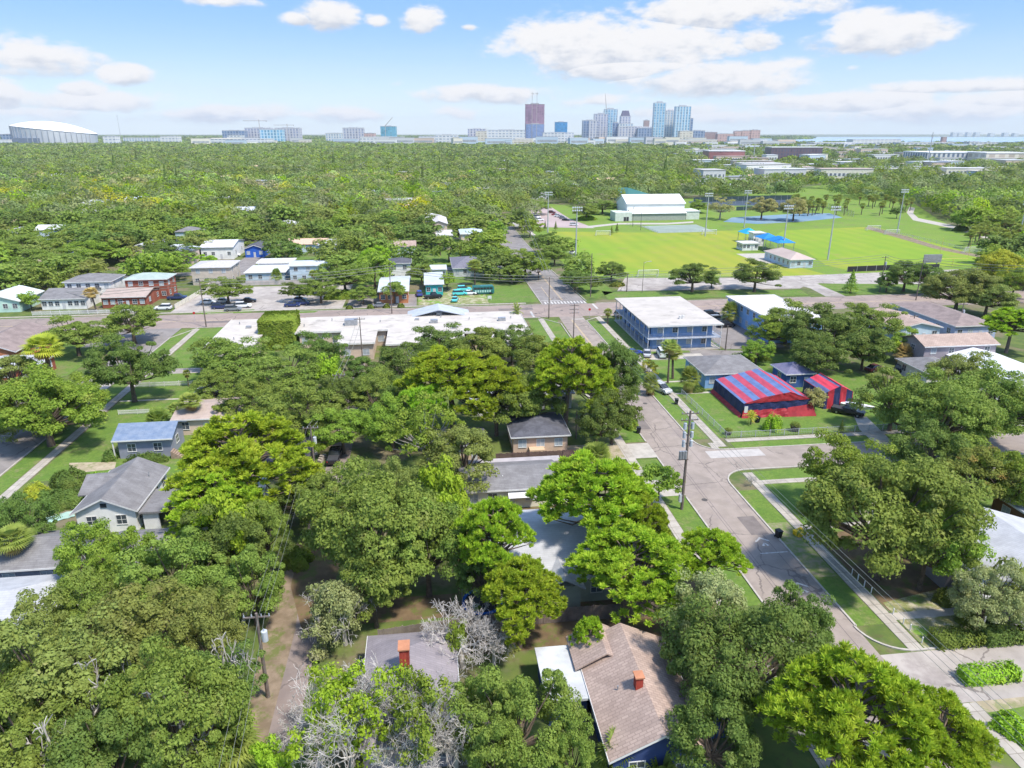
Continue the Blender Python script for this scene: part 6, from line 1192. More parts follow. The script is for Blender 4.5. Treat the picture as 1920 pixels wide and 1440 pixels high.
# ---------------------------------------------------------------- trees placed one by one
# bottom left oaks
for a in [
 ('oak_mid', 100, 1270, 145, 11, 'olive', 'broad olive oak at the lower left edge'), ('oak_mid', 255, 1195, 120, 10, 'olive', 'olive oak just below the dirt yard at lower left'),
 ('oak_big', 330, 1335, 135, 11, 'oak', 'big oak with pale limbs left of the palmetto'), ('oak_mid', 55, 1400, 115, 9, 'oak', 'oak filling the bottom left corner'),
 ('oak_mid', 205, 1425, 110, 9.5, 'dark', 'dark oak on the bottom edge right of the corner oak'), ('oak_mid', 385, 1195, 78, 8.5, 'olive', 'yellowish oak left of the alley transformer pole'),
 ('oak_mid', 330, 1070, 92, 9, 'oak', 'oak above the dirt yard in the left half'), ('oak_mid', 165, 1035, 70, 8, 'bright', 'bright oak in front of the slate roofed house at left'),
 ('oak_mid', 250, 1050, 60, 8, 'bright', 'leafy tree right of the slate roofed house at left'), ('oak_mid', 420, 1010, 78, 9, 'dark', 'dark oak below the left round pine'),
 ('oak_small', 430, 1000, 48, 9.5, 'lime', 'lime green crown below the left round pine'), ('oak_mid', 60, 1190, 80, 8, 'olive', 'sparse olive tree beside the pale roof at the left edge'),
 ('oak_mid', 470, 1090, 70, 8, 'oak', 'oak left of the leafy alley'), ('oak_mid', 40, 975, 52, 8, 'dark', 'dark dense tree on the left lawn'), ('oak_mid', 15, 1330, 90, 9, 'oak', 'oak at the left edge above the corner oak'),
 ('oak_mid', 420, 1275, 70, 7, 'dark', 'dark tree behind the palmetto'), ('oak_small', 405, 1140, 45, 6, 'olive', 'small olive tree behind the alley pole'), ('oak_mid', 165, 1130, 70, 8, 'oak', 'oak in front of the pale roof at the left edge'),
 ('oak_mid', 560, 930, 60, 6, 'dark', 'dark tree around the half hidden white car'), ('oak_mid', 495, 990, 56, 8, 'oak', 'dark oak right of the left round pine'),
 # centre
 ('oak_big', 700, 985, 142, 13, 'oak', 'huge oak in the middle of the view'), ('oak_mid', 800, 1010, 90, 11, 'oak', 'right shoulder oak of the huge central oak'), ('oak_mid', 615, 930, 62, 8, 'oak', 'oak at the upper left of the huge central oak'), ('oak_mid', 700, 1095, 66, 8, 'oak', 'dark oak below the huge central oak'),
 ('oak_small', 832, 915, 45, 10, 'lime', 'lime green tree right of the huge central oak'), ('oak_small', 845, 975, 38, 8, 'lime', 'lower lime green tree right of the huge central oak'), ('oak_mid', 905, 1075, 55, 7, 'dark', 'dark tree above the trampoline'), ('oak_mid', 740, 910, 50, 9, 'olive', 'tree with rusty top at the crown of the central oak'),
 ('oak_mid', 870, 850, 78, 9, 'olive', 'olive tree left of the cream house roof'), ('open_oak', 800, 800, 75, 12, 'bright', 'yellow green tree with pale forked trunk in the centre'), ('oak_mid', 735, 790, 60, 8, 'bright', 'bright tree left of the pale forked tree'), ('oak_mid', 640, 800, 58, 7, 'bright', 'bright tree beside the alley truck'),
 ('oak_mid', 900, 650, 62, 9, 'oak', 'dark oak in front of the right part of the school'), ('oak_mid', 830, 640, 55, 8.5, 'dark', 'dark oak in front of the school courtyard'), ('oak_mid', 760, 680, 62, 9, 'dark', 'dark oak left of the big round pine'), ('oak_mid', 700, 735, 58, 8, 'oak', 'oak behind the alley pole in the centre'), ('oak_mid', 755, 745, 52, 8, 'dark', 'dark oak below the round pine on its left'),
 ('oak_big', 1135, 700, 62, 12, 'dark', 'tall dark oak beside the main street'), ('oak_mid', 1150, 770, 48, 9, 'dark', 'dark lower oak beside the main street'), ('oak_mid', 1120, 790, 40, 8, 'dark', 'dark oak behind the fan palm'), ('oak_mid', 1010, 665, 60, 9, 'oak', 'oak behind the wide pine crown'), ('oak_big', 985, 745, 70, 10, 'oak', 'spreading oak with dark trunk behind the tan house'),
 ('oak_small', 1237, 900, 36, 5, 'bright', 'small bright tree on the left sidewalk below the fence'), ('oak_mid', 960, 640, 45, 8, 'dark', 'dark oak at the right end of the school'),
 # left middle
 ('oak_mid', 445, 670, 72, 9, 'oak', 'oak in front of the school at left'), ('oak_mid', 530, 700, 80, 9, 'oak', 'oak in front of the school middle'), ('oak_mid', 600, 660, 50, 9, 'dark', 'dark oak below the ivy block'), ('oak_mid', 570, 765, 78, 9, 'oak', 'oak above the black garage'), ('oak_mid', 470, 745, 60, 8, 'oak', 'oak behind the left round pine'), ('oak_small', 612, 695, 28, 8, 'lime', 'small lime green crown among the dark oaks behind the alley'),
 ('oak_mid', 665, 690, 40, 6, 'dark', 'dark shrubby tree beside the alley end'), ('oak_mid', 410, 720, 52, 7, 'oak', 'oak beside the purple shed'), ('oak_mid', 630, 740, 55, 8, 'dark', 'dark oak on the alley left of the central trees'), ('oak_mid', 400, 660, 40, 7, 'oak', 'oak at the left corner of the school'), ('oak_mid', 520, 790, 60, 7.5, 'dark', 'dark oak right of the left round pine top'),
 ('oak_big', 240, 685, 72, 11, 'dark', 'dark oak with visible trunk beside the green lawn'), ('oak_mid', 140, 625, 62, 8, 'oak', 'oak on the left below the cross street'), ('oak_mid', 245, 600, 58, 9, 'oak', 'oak reaching over the cross street at left'), ('oak_big', 78, 758, 104, 11, 'bright', 'wide bright oak with grey limbs at the left edge'), ('oak_mid', 20, 700, 65, 8, 'olive', 'olive oak at the left edge above the wide oak'), ('oak_mid', 150, 745, 55, 8, 'bright', 'bright oak over the left street'),
 ('moss_tree', 40, 740, 85, 10, 'olive', 'grey limbed sparse tree over the left street'),
 # right
 ('oak_big', 1665, 960, 150, 13, 'oak', 'huge roadside oak at right'), ('oak_mid', 1745, 1010, 80, 10, 'bright', 'bright right shoulder of the huge roadside oak'), ('oak_mid', 1600, 880, 78, 10, 'bright', 'upper left companion of the huge roadside oak'), ('oak_big', 1765, 775, 100, 12, 'oak', 'oak behind the huge roadside oak'), ('oak_mid', 1680, 740, 62, 10, 'oak', 'oak right of the black pickup'), ('oak_big', 1865, 755, 95, 11, 'oak', 'oak at the right edge above the side street'), ('oak_mid', 1740, 840, 75, 9, 'dark', 'dark oak over the side street at right'),
 ('oak_mid', 1835, 890, 78, 9, 'orange', 'rusty topped oak at right'), ('oak_mid', 1900, 900, 60, 9, 'bright', 'bright oak at the right edge'), ('oak_mid', 1800, 700, 60, 9, 'olive', 'yellowish oak in front of the grey annex'), ('oak_mid', 1855, 1115, 62, 7.5, 'moss', 'pale leaved tree in front of the corner house'), ('oak_small', 1905, 1105, 40, 6, 'olive', 'small tree at the right edge by the corner house'),
 ('oak_big', 1560, 625, 88, 11, 'dark', 'large dark oak in the clump behind the garage'), ('oak_mid', 1478, 600, 55, 9, 'oak', 'left oak of the clump by the blue motel'), ('oak_mid', 1640, 600, 55, 9, 'oak', 'right oak of the clump by the motel'), ('oak_mid', 1535, 664, 54, 9, 'dark', 'dark near oak of the clump behind the tent'), ('oak_mid', 1445, 620, 40, 7, 'bright', 'bright low oak left of the clump'), ('oak_mid', 1622, 650, 44, 8, 'dark', 'dark near right oak of the clump'), ('oak_mid', 1700, 640, 35, 6, 'bright', 'bright low tree in front of the motel wing'), ('oak_small', 1660, 650, 25, 5, 'lime', 'lime shrubby tree by the motel wing'), ('oak_mid', 1420, 655, 30, 5, 'bright', 'bright bushy tree left of the clump'), ('oak_small', 1730, 655, 25, 5, 'dark', 'dark bushy tree beside the red brown fence'),
 ('oak_big', 1800, 540, 62, 11, 'olive', 'broad brownish oak on the cross street at right'), ('oak_mid', 1855, 555, 52, 9, 'olive', 'brownish oak right of the broad one'), ('oak_big', 1880, 500, 45, 11, 'yellow', 'yellow flowering tree at the right edge by the field'), ('oak_mid', 1905, 525, 38, 9, 'bright', 'bright tree at the right edge by the yellow one'), ('oak_mid', 1700, 512, 42, 9, 'dark', 'dark oak on the park verge'), ('oak_mid', 1745, 520, 35, 8.5, 'dark', 'dark oak right of the park verge oak'), ('oak_mid', 1665, 525, 24, 6, 'dark', 'small dark tree left of the park verge oak'),
 ('oak_mid', 1300, 515, 45, 8.5, 'dark', 'dark round oak in front of the soccer field'), ('oak_mid', 1418, 513, 48, 9, 'dark', 'dark oak with forked trunk left of the clubhouse'), ('oak_mid', 1147, 506, 32, 6, 'dark', 'dark oak at the corner of the soccer field'), ('oak_mid', 1078, 522, 32, 6, 'dark', 'dark oak on the park corner'), ('oak_small', 1108, 530, 24, 5, 'dark', 'smaller dark oak on the park corner verge'), ('oak_mid', 1335, 525, 18, 4, 'dark', 'small dark tree right of the round oak'),
 ('oak_mid', 985, 488, 40, 9, 'bright', 'bright oak on the corner of the vacant lot'), ('oak_mid', 930, 480, 34, 8, 'oak', 'oak left of the bright corner oak'), ('oak_mid', 1025, 452, 30, 8, 'dark', 'dark oak beside the avenue north of the crossing'), ('oak_mid', 1040, 475, 28, 7, 'oak', 'oak right of the avenue behind the bright corner oak'), ('oak_mid', 960, 510, 26, 6, 'oak', 'low oak on the vacant lot corner'), ('oak_small', 1010, 500, 22, 7, 'bright', 'bright small oak over the avenue kerb'),
 ('oak_mid', 645, 515, 52, 10, 'oak', 'big oak behind the parking lot'), ('oak_mid', 600, 540, 38, 7, 'oak', 'oak at the right end of the parking lot'), ('oak_mid', 705, 480, 26, 9, 'lime', 'lime green crown right of the big lot oak'), ('oak_mid', 560, 543, 30, 5.5, 'dark', 'small spreading tree over the dark car in the lot'), ('oak_mid', 425, 540, 44, 7.5, 'oak', 'lot tree with cars on both sides'), ('oak_small', 740, 545, 26, 6, 'oak', 'small tree in front of the corner shop'), ('oak_mid', 680, 550, 30, 5, 'oak', 'oak left of the corner shop'), ('oak_mid', 790, 510, 28, 6, 'oak', 'oak between the corner shop and teal shop'), ('oak_small', 838, 525, 22, 5, 'bright', 'bright shrubby tree right of the teal shop'), ('oak_mid', 320, 470, 40, 9, 'dark', 'dark round tree behind the brick house'), ('oak_mid', 310, 500, 36, 8, 'bright', 'bright tree behind the brick house'), ('oak_mid', 200, 430, 48, 9, 'bright', 'bright spreading tree above the two storey white house'), ('oak_mid', 100, 490, 60, 10, 'oak', 'oak behind the mint house'), ('oak_mid', 180, 470, 50, 9, 'bright', 'bright oak behind the two storey white house'), ('oak_mid', 45, 460, 60, 10, 'oak', 'oak at the left edge behind the mint house'), ('oak_small', 55, 560, 22, 5, 'bright', 'bright cone shaped tree beside the mint house'), ('oak_mid', 385, 490, 22, 6, 'lime', 'lime tree in front of the beige two storey house'),
 ('oak_mid', 870, 400, 34, 9, 'bright', 'bright oak beside the avenue behind the peach building'), ('oak_mid', 885, 410, 26, 7, 'oak', 'oak nearest the avenue kerb at the peach building'), ('open_oak', 1005, 385, 34, 9, 'oak', 'spreading oak at the park car park'), ('oak_mid', 1130, 385, 34, 8, 'oak', 'oak left of the gymnasium'), ('oak_mid', 1100, 395, 28, 8, 'oak', 'oak at the park car park end'),
 ('oak_mid', 1310, 385, 22, 7, 'bright', 'bright oak right of the gymnasium'), ('open_oak', 1352, 386, 28, 12, 'tan', 'pale tan tree in front of the courts'), ('oak_mid', 1430, 386, 28, 12, 'tan', 'left of the two tan oaks by the courts'), ('oak_mid', 1490, 388, 30, 12, 'tan', 'right of the two tan oaks by the courts'), ('oak_small', 1683, 397, 12, 6, 'dark', 'small dark tree alone on the park lawn'), ('oak_small', 1797, 410, 14, 6, 'tan', 'small grey tree alone on the park lawn'),
 ('open_oak', 1215, 690, 22, 4, 'yellow', 'yellowish small tree on the verge beside the apartments'), ('oak_small', 1530, 745, 21, 4.5, 'tan', 'small rounded tree with dark trunk in front of the tent'),
 ]: T(*a)
for a in [('pine', 440, 850, 112, 15, 'pine', 'round pine crown left of the alley'), ('pine', 400, 930, 80, 11, 'pine', 'lower pine below the left round pine'), ('pine', 845, 705, 84, 16, 'pine', 'perfectly round pine in front of the school'), ('pine', 930, 720, 58, 14, 'pine', 'pine right of the perfectly round pine'), ('pine', 1062, 695, 72, 17, 'pine', 'wide pine with tall bare leaning trunk'),
          ('pine', 1118, 925, 106, 15, 'pine', 'biggest bright pine beside the main street'), ('pine', 1172, 1050, 100, 11.5, 'pine', 'bright lower pine beside the main street'), ('pine', 1212, 985, 48, 12, 'pine', 'bright pine nearest the sidewalk between the two big pines'), ('pine', 925, 1005, 70, 13.5, 'pine', 'open pine with visible limbs over the pale roof'), ('pine', 975, 1110, 75, 10, 'pine', 'dark low pine by the board fence'), ('pine', 1330, 1040, 62, 9, 'pine', 'small pine leaning over the left sidewalk'),
          ('pine', 1580, 1330, 135, 14, 'pine', 'big bright pine at the bottom right'), ('pine', 1770, 1385, 88, 10, 'pine', 'low pine at the bottom right edge'), ('pine', 1900, 605, 48, 11, 'pine', 'round pine at the right edge above the white roof'), ('small_pine', 800, 760, 40, 12, 'lime', 'lime pine crown between the round pine and the forked tree'), ('small_pine', 1100, 1190, 26, 6.5, 'pine', 'pine sprig over the bungalow roof ridge')]: T(*a)
for a in [('oak_big', 1400, 1235, 145, 10, 'dark', 'large dark oak beside the navy bungalow'), ('oak_mid', 1330, 1150, 95, 9, 'moss', 'grey green oak above the dark oak by the bungalow'), ('oak_mid', 1340, 1370, 95, 8.5, 'dark', 'lower dark oak beside the navy bungalow'), ('oak_mid', 1500, 1160, 60, 7.5, 'dark', 'dark oak reaching over the main street'), ('oak_big', 972, 1348, 112, 8.5, 'oak', 'oak left of the navy bungalow'), ('oak_mid', 1075, 1412, 52, 6.5, 'oak', 'low oak against the navy bungalow'), ('oak_mid', 930, 1410, 70, 7.5, 'oak', 'oak on the bottom edge beside the dying tree'),
          ('moss_tree', 640, 1125, 80, 8, 'moss', 'grey green tree with pale twigs above the mauve cottage'), ('half_bare', 650, 1340, 140, 9, 'lime', 'dying tree with white twigs and lime leaves at the bottom'), ('half_bare', 795, 1345, 115, 8.5, 'bright', 'right half of the dying tree with bleached twigs'), ('bare', 865, 1165, 95, 8, None, 'leafless pale tree in front of the board fence'), ('bare', 925, 1170, 60, 7, None, 'smaller leafless pale tree right of the first'), ('oak_small', 510, 1425, 40, 5, 'lime', 'small lime tree on the bottom edge by the alley'), ('oak_small', 855, 1200, 26, 5, 'bright', 'small bright tree beside the leafless ones'),
          ('pale_limbs', 90, 1360, 90, 13, None, 'pale bare limbs rising through the trees near the bottom left corner'), ('pale_limbs', 425, 1200, 60, 12.5, None, 'pale crooked limb reaching toward the alley transformer'), ('bare', 585, 1330, 90, 8.8, None, 'bleached twiggy tree at the left side of the dying tree'), ('bare', 850, 1350, 95, 8.8, None, 'bleached twiggy tree at the right side of the dying tree'), ('bare', 700, 1275, 75, 8.5, None, 'bleached twigs at the top of the dying tree'), ('bare', 760, 1400, 80, 8.5, None, 'bleached twigs on the bottom edge in the dying tree'), ('bare', 1410, 895, 12, 2.2, None, 'tiny leafless shrub on the verge by the side street'), ('pale_limbs', 320, 1310, 100, 14, None, 'pale bare limbs rising through the oaks at lower left'), ('pale_limbs', 190, 1250, 95, 13.5, None, 'pale bare limbs in the olive oaks at lower left')]:
    T(*a)
for a in [('palm', 1265, 665, 24, 6.5, 'palm', 'shaggy palm pair member in front of the apartments, right one'), ('tall_palm', 1257, 655, 21, 9, 'palm', 'tall palm leaning in front of the apartments'), ('short_palm', 1300, 700, 24, 5, 'palm', 'fat fan palm beside the blue house'), ('short_palm', 1217, 712, 20, 4, 'palm', 'small palm behind the silver car on the verge'), ('palmetto', 1123, 840, 36, 3.2, 'palm', 'fan palm clump beside the left sidewalk'), ('palmetto', 415, 1365, 78, 4.5, 'palm', 'large palmetto clump at the bottom left'), ('palmetto', 545, 890, 30, 4.5, 'palm', 'palm with yellow skirt by the white cottage'),
          ('palmetto', 1150, 1400, 50, 3.5, 'palm', 'yellowish palmetto against the navy bungalow'), ('palmetto', 1240, 1425, 42, 2.8, 'palm', 'palmetto in front of the navy bungalow gable'), ('palm', 25, 1045, 42, 4.5, 'palm', 'fan palm at the left edge'), ('palm', 95, 690, 40, 6, 'yellow', 'yellow orange palm at the left below the white roof'), ('short_palm', 1365, 575, 20, 6, 'palm', 'bushy palm between the apartments and the blue motel'), ('palm', 363, 757, 26, 6, 'palm', 'right of two palms in front of the salmon roof'), ('palm', 330, 765, 18, 4.5, 'palm', 'left of two palms in front of the salmon roof'), ('palmetto', 290, 775, 30, 3, 'palm', 'fan palm on the lawn behind the blue roofed house'), ('palm', 176, 557, 17, 5.5, 'deadpalm', 'brownish palm between the white bungalow and the brick bungalow'),
          ('palm', 184, 505, 14, 9, 'palm', 'tall palm in front of the two storey white house'), ('palm', 890, 512, 17, 5, 'palm', 'fan palm beside the vacant lot'), ('palm', 825, 450, 12, 8, 'palm', 'palm left of the peach building'), ('palm', 894, 449, 9, 6, 'palm', 'slim palm right of the peach building'), ('palm', 863, 470, 11, 4, 'palm', 'low palm in front of the peach building'), ('feather_palm', 969, 576, 13, 7, 'palm', 'feather palm behind the white school roof'), ('palm', 1140, 585, 11, 4, 'palm', 'small palm at the near right corner of the crossing'), ('short_palm', 520, 510, 13, 5, 'palm', 'yellow palm beside the carport house'), ('palm', 800, 505, 10, 6, 'palm', 'palm behind the teal shop'), ('short_palm', 1700, 655, 20, 4.5, 'deadpalm', 'yellowish palms beside the motel wing'), ('feather_palm', 1410, 775, 14, 2.6, 'yellow', 'small feathery palm at the corner of the tent'), ('palm', 1010, 640, 12, 6, 'palm', 'palm right of the school roof'), ('palm', 590, 515, 11, 5, 'palm', 'palm beside the pale blue house'), ('palm', 350, 700, 9, 3.5, 'palm', 'tiny palm on the lawn end')]: T(*a)
# distant park palms
for k in range(46):
    px = random.uniform(1480, 1720); py = 372 + random.uniform(-8, 10) + abs(px - 1600) * .02
    T('palm', px, py, 7.5, random.uniform(7, 9), 'palm', '%s palm in the row beyond the park courts, %s part' % (['short', 'slender', 'full headed'][k % 3], ['left', 'centre left', 'centre', 'centre right', 'right'][min(4, int((px - 1480) / 48))]), group='palms beyond the park courts', zc=7)
for k in range(34):
    px = random.uniform(1820, 1915); py = random.uniform(400, 445); x, y = G(px, py, 7)
    T('palm', px, py, 10, random.uniform(7, 9), 'palm', '%s palm at the edge of the right-hand woods, %s' % (['short', 'tall', 'leaning', 'full headed'][k % 4], ['farthest row', 'far row', 'middle row', 'near row', 'nearest row'][min(4, int((py - 400) / 9))] + (' left' if px < 1865 else ' right')), group='palms at the edge of the right-hand woods', zc=7)
for k, (px, py, l) in enumerate([(1022, 424, 'small conifer left of two by the park path'), (1042, 424, 'small conifer right of two by the park path'), (1157, 428, 'dark small conifer at the far corner of the soccer field'), (1147, 432, 'pale small conifer at the far corner of the soccer field'), (1597, 530, 'conical tree on the park verge'), (1578, 800, 'small cypress inside the chain link fence'), (370, 362, 'dark conifer among the trees at upper left')]):
    x, y = G(px, py + (0)); hh = [5, 5, 5, 4.5, 7.5, 2.4, 14][k]; x, y = G(px, py, hh * .45); put_tree('conifer', 'small_conifer' if k != 6 else 'conifer', x, y, [1, 1, 1, 1, 2.4, .5, 3.2][k], hh, ['dark', 'orange', 'dark', 'olive', 'bright', 'dark', 'dark'][k], l)
# ivy block on the school
x, y = G(531, 616, 6); shrub('ivy_block', 'square ivy covered block rising beside the white school roof', -35.4, 168.5, 3.9, 4.6, 7.2, 'bright', True, 60, .5, 'hedge')
# shrubs and hedges
for l, x0, y0, rx, ry, hh, lf, bx in [
 ('clipped hedge left of the corner house driveway', G(1790, 1205)[0], G(1790, 1205)[1], 2.3, .9, 1.3, 'shrub', True), ('clipped hedge right of the corner house driveway', G(1880, 1200)[0], G(1880, 1200)[1], 2.2, .9, 1.4, 'dark', True),
 ('round clipped shrub left of the corner house steps', *G(1768, 1130), .95, .95, 1.6, 'shrub', False), ('round clipped shrub right of the corner house steps', *G(1808, 1165), .95, .95, 1.6, 'shrub', False), ('clipped green hedge below the pale driveway', *G(1852, 1272), 2.6, .8, 1.2, 'lime', True),
 ('hedge below the blue roofed house windows', -44.2, 104.9, 3.0, .8, 1.5, 'dark', False), ('dark shrub beside the blue roofed house corner', -50.2, 106.5, 1.1, 1.1, 1.6, 'dark', False), ('bright yellow green shrub in front of the striped tent', *G(1447, 806), 1.6, 1.3, 2.6, 'lime', False), ('low dark hedge below the fan palm', *G(1300, 735), 2.2, .8, 1.0, 'dark', False),
 ('bush along the car park hedge beside the blue house', 71, 143.5, 5, 1.6, 1.6, 'bright', False), ('shrubs left of the white stepped house, dark', -50.5, 92.5, 3.5, 2.4, 1.8, 'dark', False), ('lime shrub left of the white stepped house', -47.8, 97.0, 1.6, 1.6, 2.0, 'lime', False), ('shrub below the wide left oak', -52.5, 98.5, 2.6, 2.2, 2.2, 'dark', False),
 ('leafy bush by the pale roof at left', *G(110, 1078), 2.4, 1.3, 1.8, 'bright', False), ('bush at the yard corner right of the sand patch', *G(1900, 1370), 1.6, 1.6, 1.2, 'lime', False), ('bush beside the alley leaf litter', *G(560, 1055), 1.6, 2.0, 1.6, 'bright', False), ('bush by the rear of the leafless trees', *G(950, 1215), 1.6, 1.0, 1.2, 'olive', False), ('shrub beside the black bin and dark oak', *G(1180, 800), 1.4, 1.8, 1.8, 'bright', False),
 ('small shrub first in the row by the corner shop', *G(655, 580), .9, .7, 1.0, 'shrub', False), ('small shrub second in the row by the corner shop', *G(695, 579), .9, .7, 1.1, 'shrub', False), ('small shrub third in the row by the corner shop', *G(725, 578), .9, .7, 1.1, 'shrub', False), ('small shrub fourth in the row by the corner shop', *G(752, 577), .9, .7, 1.1, 'shrub', False), ('reddish bush on the park corner verge', *G(1157, 537), 2.2, 1.2, 1.3, 'orange', False), ('low bush on the edge of the right woods', *G(1830, 442), 5, 2.5, 2.4, 'bright', False), ('low bush near the path at the right woods', *G(1800, 433), 4, 2.5, 2.4, 'dark', False), ('bright bush row behind the white truck at the park', *G(1100, 412), 6, 2, 2.0, 'lime', False),
 ('bushes left of the corner shop', *G(640, 560), 5, 2, 2.4, 'bright', False), ('yellowed bush on the left lawn', *G(70, 930), 1.6, 1.6, 1.8, 'yellow', False), ('bushes at the crossing end of the alley', -19, 108, 2, 3, 2, 'bright', False)]:
    shrub('hedge' if bx else 'shrub', l, x0, y0, rx, ry, hh, lf, bx, ls=.24 if y0 < 150 else .5, cat='hedge' if bx else 'shrub')
# ---------------------------------------------------------------- random but individual trees in the mid distance, then the far-off wood
KP = [(np.array(P), (min(p[0] for p in P), max(p[0] for p in P), min(p[1] for p in P), max(p[1] for p in P))) for P in KEEP]
def blocked(x, y, r=0):
    for P, bb in KP:
        if bb[0] - r < x < bb[1] + r and bb[2] - r < y < bb[3] + r and inpoly(x, y, P): return True
    return False
def leaf_pick(x, y):
    px, py, _ = project(x, y, 5); q = random.random() + .3 * math.sin(x * .013 + 1) * math.cos(y * .011)
    if py < 322 and px <= 820: tb = ['oak', 'oak', 'bright', 'dark', 'olive', 'bright', 'oak']
    elif py < 330 and px > 820 or px > 1300 and py < 370: tb = ['dark', 'oak', 'dark', 'oak', 'olive', 'bright']
    elif px > 1640: tb = ['bright', 'oak', 'bright', 'oak', 'dark', 'lime']
    elif 330 < py < 400 and px < 900: tb = ['lime', 'bright', 'bright', 'oak', 'oak', 'tan', 'oak', 'bright', 'dark', 'olive'] + (['yellow'] if random.random() < .5 else ['oak'])
    elif px < 900: tb = ['oak', 'dark', 'oak', 'dark', 'oak', 'bright', 'olive']
    else: tb = ['oak', 'oak', 'bright', 'dark', 'olive']
    return tb[int(random.random() * len(tb))]
cand = []
gx = np.arange(-900, 1300, 13)
for i, xx in enumerate(gx):
    for yy in np.arange(206, 860, 13):
        x = xx + random.uniform(-3.6, 3.6); y = yy + random.uniform(-3.6, 3.6); px, py, zc = project(x, y, 5)
        if -60 < px < 1980 and depth(x, y) < 600: cand.append((x, y, zc, px, py))
cand.sort(key=lambda c: c[2])
sel = []
for (x, y, zc, px, py) in cand:
    if blocked(x, y): continue
    if any((x - a) ** 2 + (y - b_) ** 2 < (r * .75 + 3) ** 2 for a, b_, r in PLACED): continue
    if px > 1130 and py > 372 and not px > 1700 and py < 620 and y < 420: continue     # keep the park front open
    if py > 545 and px > 1100: continue
    if px > 1280 and py < 345 and random.random() < .45: continue
    sel.append((x, y, zc, px, py))
n_oak = 300 - sum(1 for o in COL.objects if o.get('category') == 'tree' and o.name.startswith('oak_tree'))
near, farl = sel[:max(60, n_oak)], sel[max(60, n_oak):]
zone = lambda px: 'left of the avenue' if px < 900 else ('beside the park' if px < 1300 else 'in the woods right of the park')
cn = {'oak': 'mid green', 'olive': 'olive', 'dark': 'dark green', 'bright': 'bright green', 'lime': 'lime green', 'tan': 'tan topped', 'yellow': 'yellow', 'moss': 'grey green', 'orange': 'rusty'}
USED = {}; LANDM = []
for o in COL.objects:
    if o.get('category') in ('house', 'building', 'shop') and o.location.y > 200:
        lb = o['label']
        for w_ in (' with ', ' behind ', ' beside ', ' right of ', ' left of ', ' half ', ' above ', ' beyond ', ' under ', ' in front ', ' at ', ' by ', ' among ', ' between '):
            if w_ in lb and len(lb.split(w_)[0].split()) >= 2: lb = lb.split(w_)[0]
        LANDM.append((lb, o.location.x, o.location.y))
for (x, y, zc, px, py) in near:
    lf = leaf_pick(x, y); Rr = 6.2 + 5.2 * random.random() ** 1.4; z_ = zone(px)
    Ht = random.uniform(7, 11.5); near_l = min(LANDM, key=lambda q: (q[1] - x) ** 2 + (q[2] - y) ** 2); dd = math.hypot(near_l[1] - x, near_l[2] - y); size = 'small' if Rr < 7.2 else ('medium' if Rr < 9 else 'broad')
    if dd < 48:
        dx, dy = x - near_l[1], y - near_l[2]; wd = ('behind' if dy > 0 else 'in front of') if abs(dy) > abs(dx) else ('right of' if dx > 0 else 'left of'); base_ = '%s %s tree %s the %s' % (size, cn[lf], wd, near_l[0])
        base_ = ' '.join(base_.split()[:14]); USED[base_] = USED.get(base_, 0) + 1; lab = base_ if USED[base_] == 1 else ['second', 'third', 'fourth', 'fifth', 'sixth', 'seventh', 'eighth'][min(6, USED[base_] - 2)] + ' ' + base_
    else: lab = '%s %s tree, %s canopy %s' % (size, cn[lf], 'nearer' if zc < 300 else 'farther', z_)
    put_tree('oak_tree', 'far_oak' if zc > 215 else 'oak_mid', x, y, Rr, Ht, lf, lab, 'canopy trees %s' % z_)
# the far-off wood: merged crowns, one object per leaf colour
def blob_quads(cx, cy, rad, hh, n, ls):
    d = rnd_unit(n * len(cx)); d[:, 2] = np.abs(d[:, 2]); idx = np.repeat(np.arange(len(cx)), n)
    ph = rng.uniform(0, 6.28, len(cx))[idx]; a = np.arctan2(d[:, 1], d[:, 0]); q = 1 + .13 * np.sin(3 * a + ph) + .12 * np.sin(6 * d[:, 2] + 2 * a + ph) + rng.uniform(-.10, .04, len(idx))
    p = d * (rad[idx] * q)[:, None]; p[:, 2] = p[:, 2] / rad[idx] * hh[idx] * .62 + hh[idx] * .36; p[:, 0] += cx[idx]; p[:, 1] += cy[idx]
    return leaf_arrays(p, d + rnd_unit(len(idx)) * .55, ls * rad[idx] * rng.uniform(.6, 1.3, len(idx)), .75)
buckets = {}
for (x, y, zc, px, py) in farl: buckets.setdefault((leaf_pick(x, y), 0), []).append((x, y, 6.5 + 5.5 * random.random() ** 1.4, random.uniform(7.5, 13.5)))
def scatter(d0, d1, sp, lod, r0, r1, prob):
    D = d0
    while D < d1:
        wid = D * .80; n = int(2 * wid / sp)
        for k in range(n):
            if random.random() > prob(-wid + 2 * wid * k / n, D): continue
            X = -wid + 2 * wid * (k + random.random()) / n; Y = D + random.uniform(-.5, .5) * sp
            x = X * math.cos(YAW) + Y * math.sin(YAW); y = -X * math.sin(YAW) + Y * math.cos(YAW)
            if blocked(x, y) or inpoly(x, y, KEEPWATER): continue
            buckets.setdefault((leaf_pick(x, y), lod), []).append((x, y, random.uniform(r0, r1), random.uniform(7.5, 13)))
        D += sp
ind = lambda X, D: .28 if (X / D > .22 and D > 1000) else (.5 if X / D > .22 else 1)
scatter(600, 1150, 14, 1, 6.5, 12, lambda X, D: .93 * (.42 if X / D > .22 else 1)); scatter(1150, 2000, 17, 2, 8, 12, lambda X, D: .20 if X / D > .24 else .95); scatter(2000, 4300, 34, 3, 15, 22, lambda X, D: .25 if X / D > .1 else .85); scatter(4300, 9500, 110, 4, 50, 75, lambda X, D: .8)
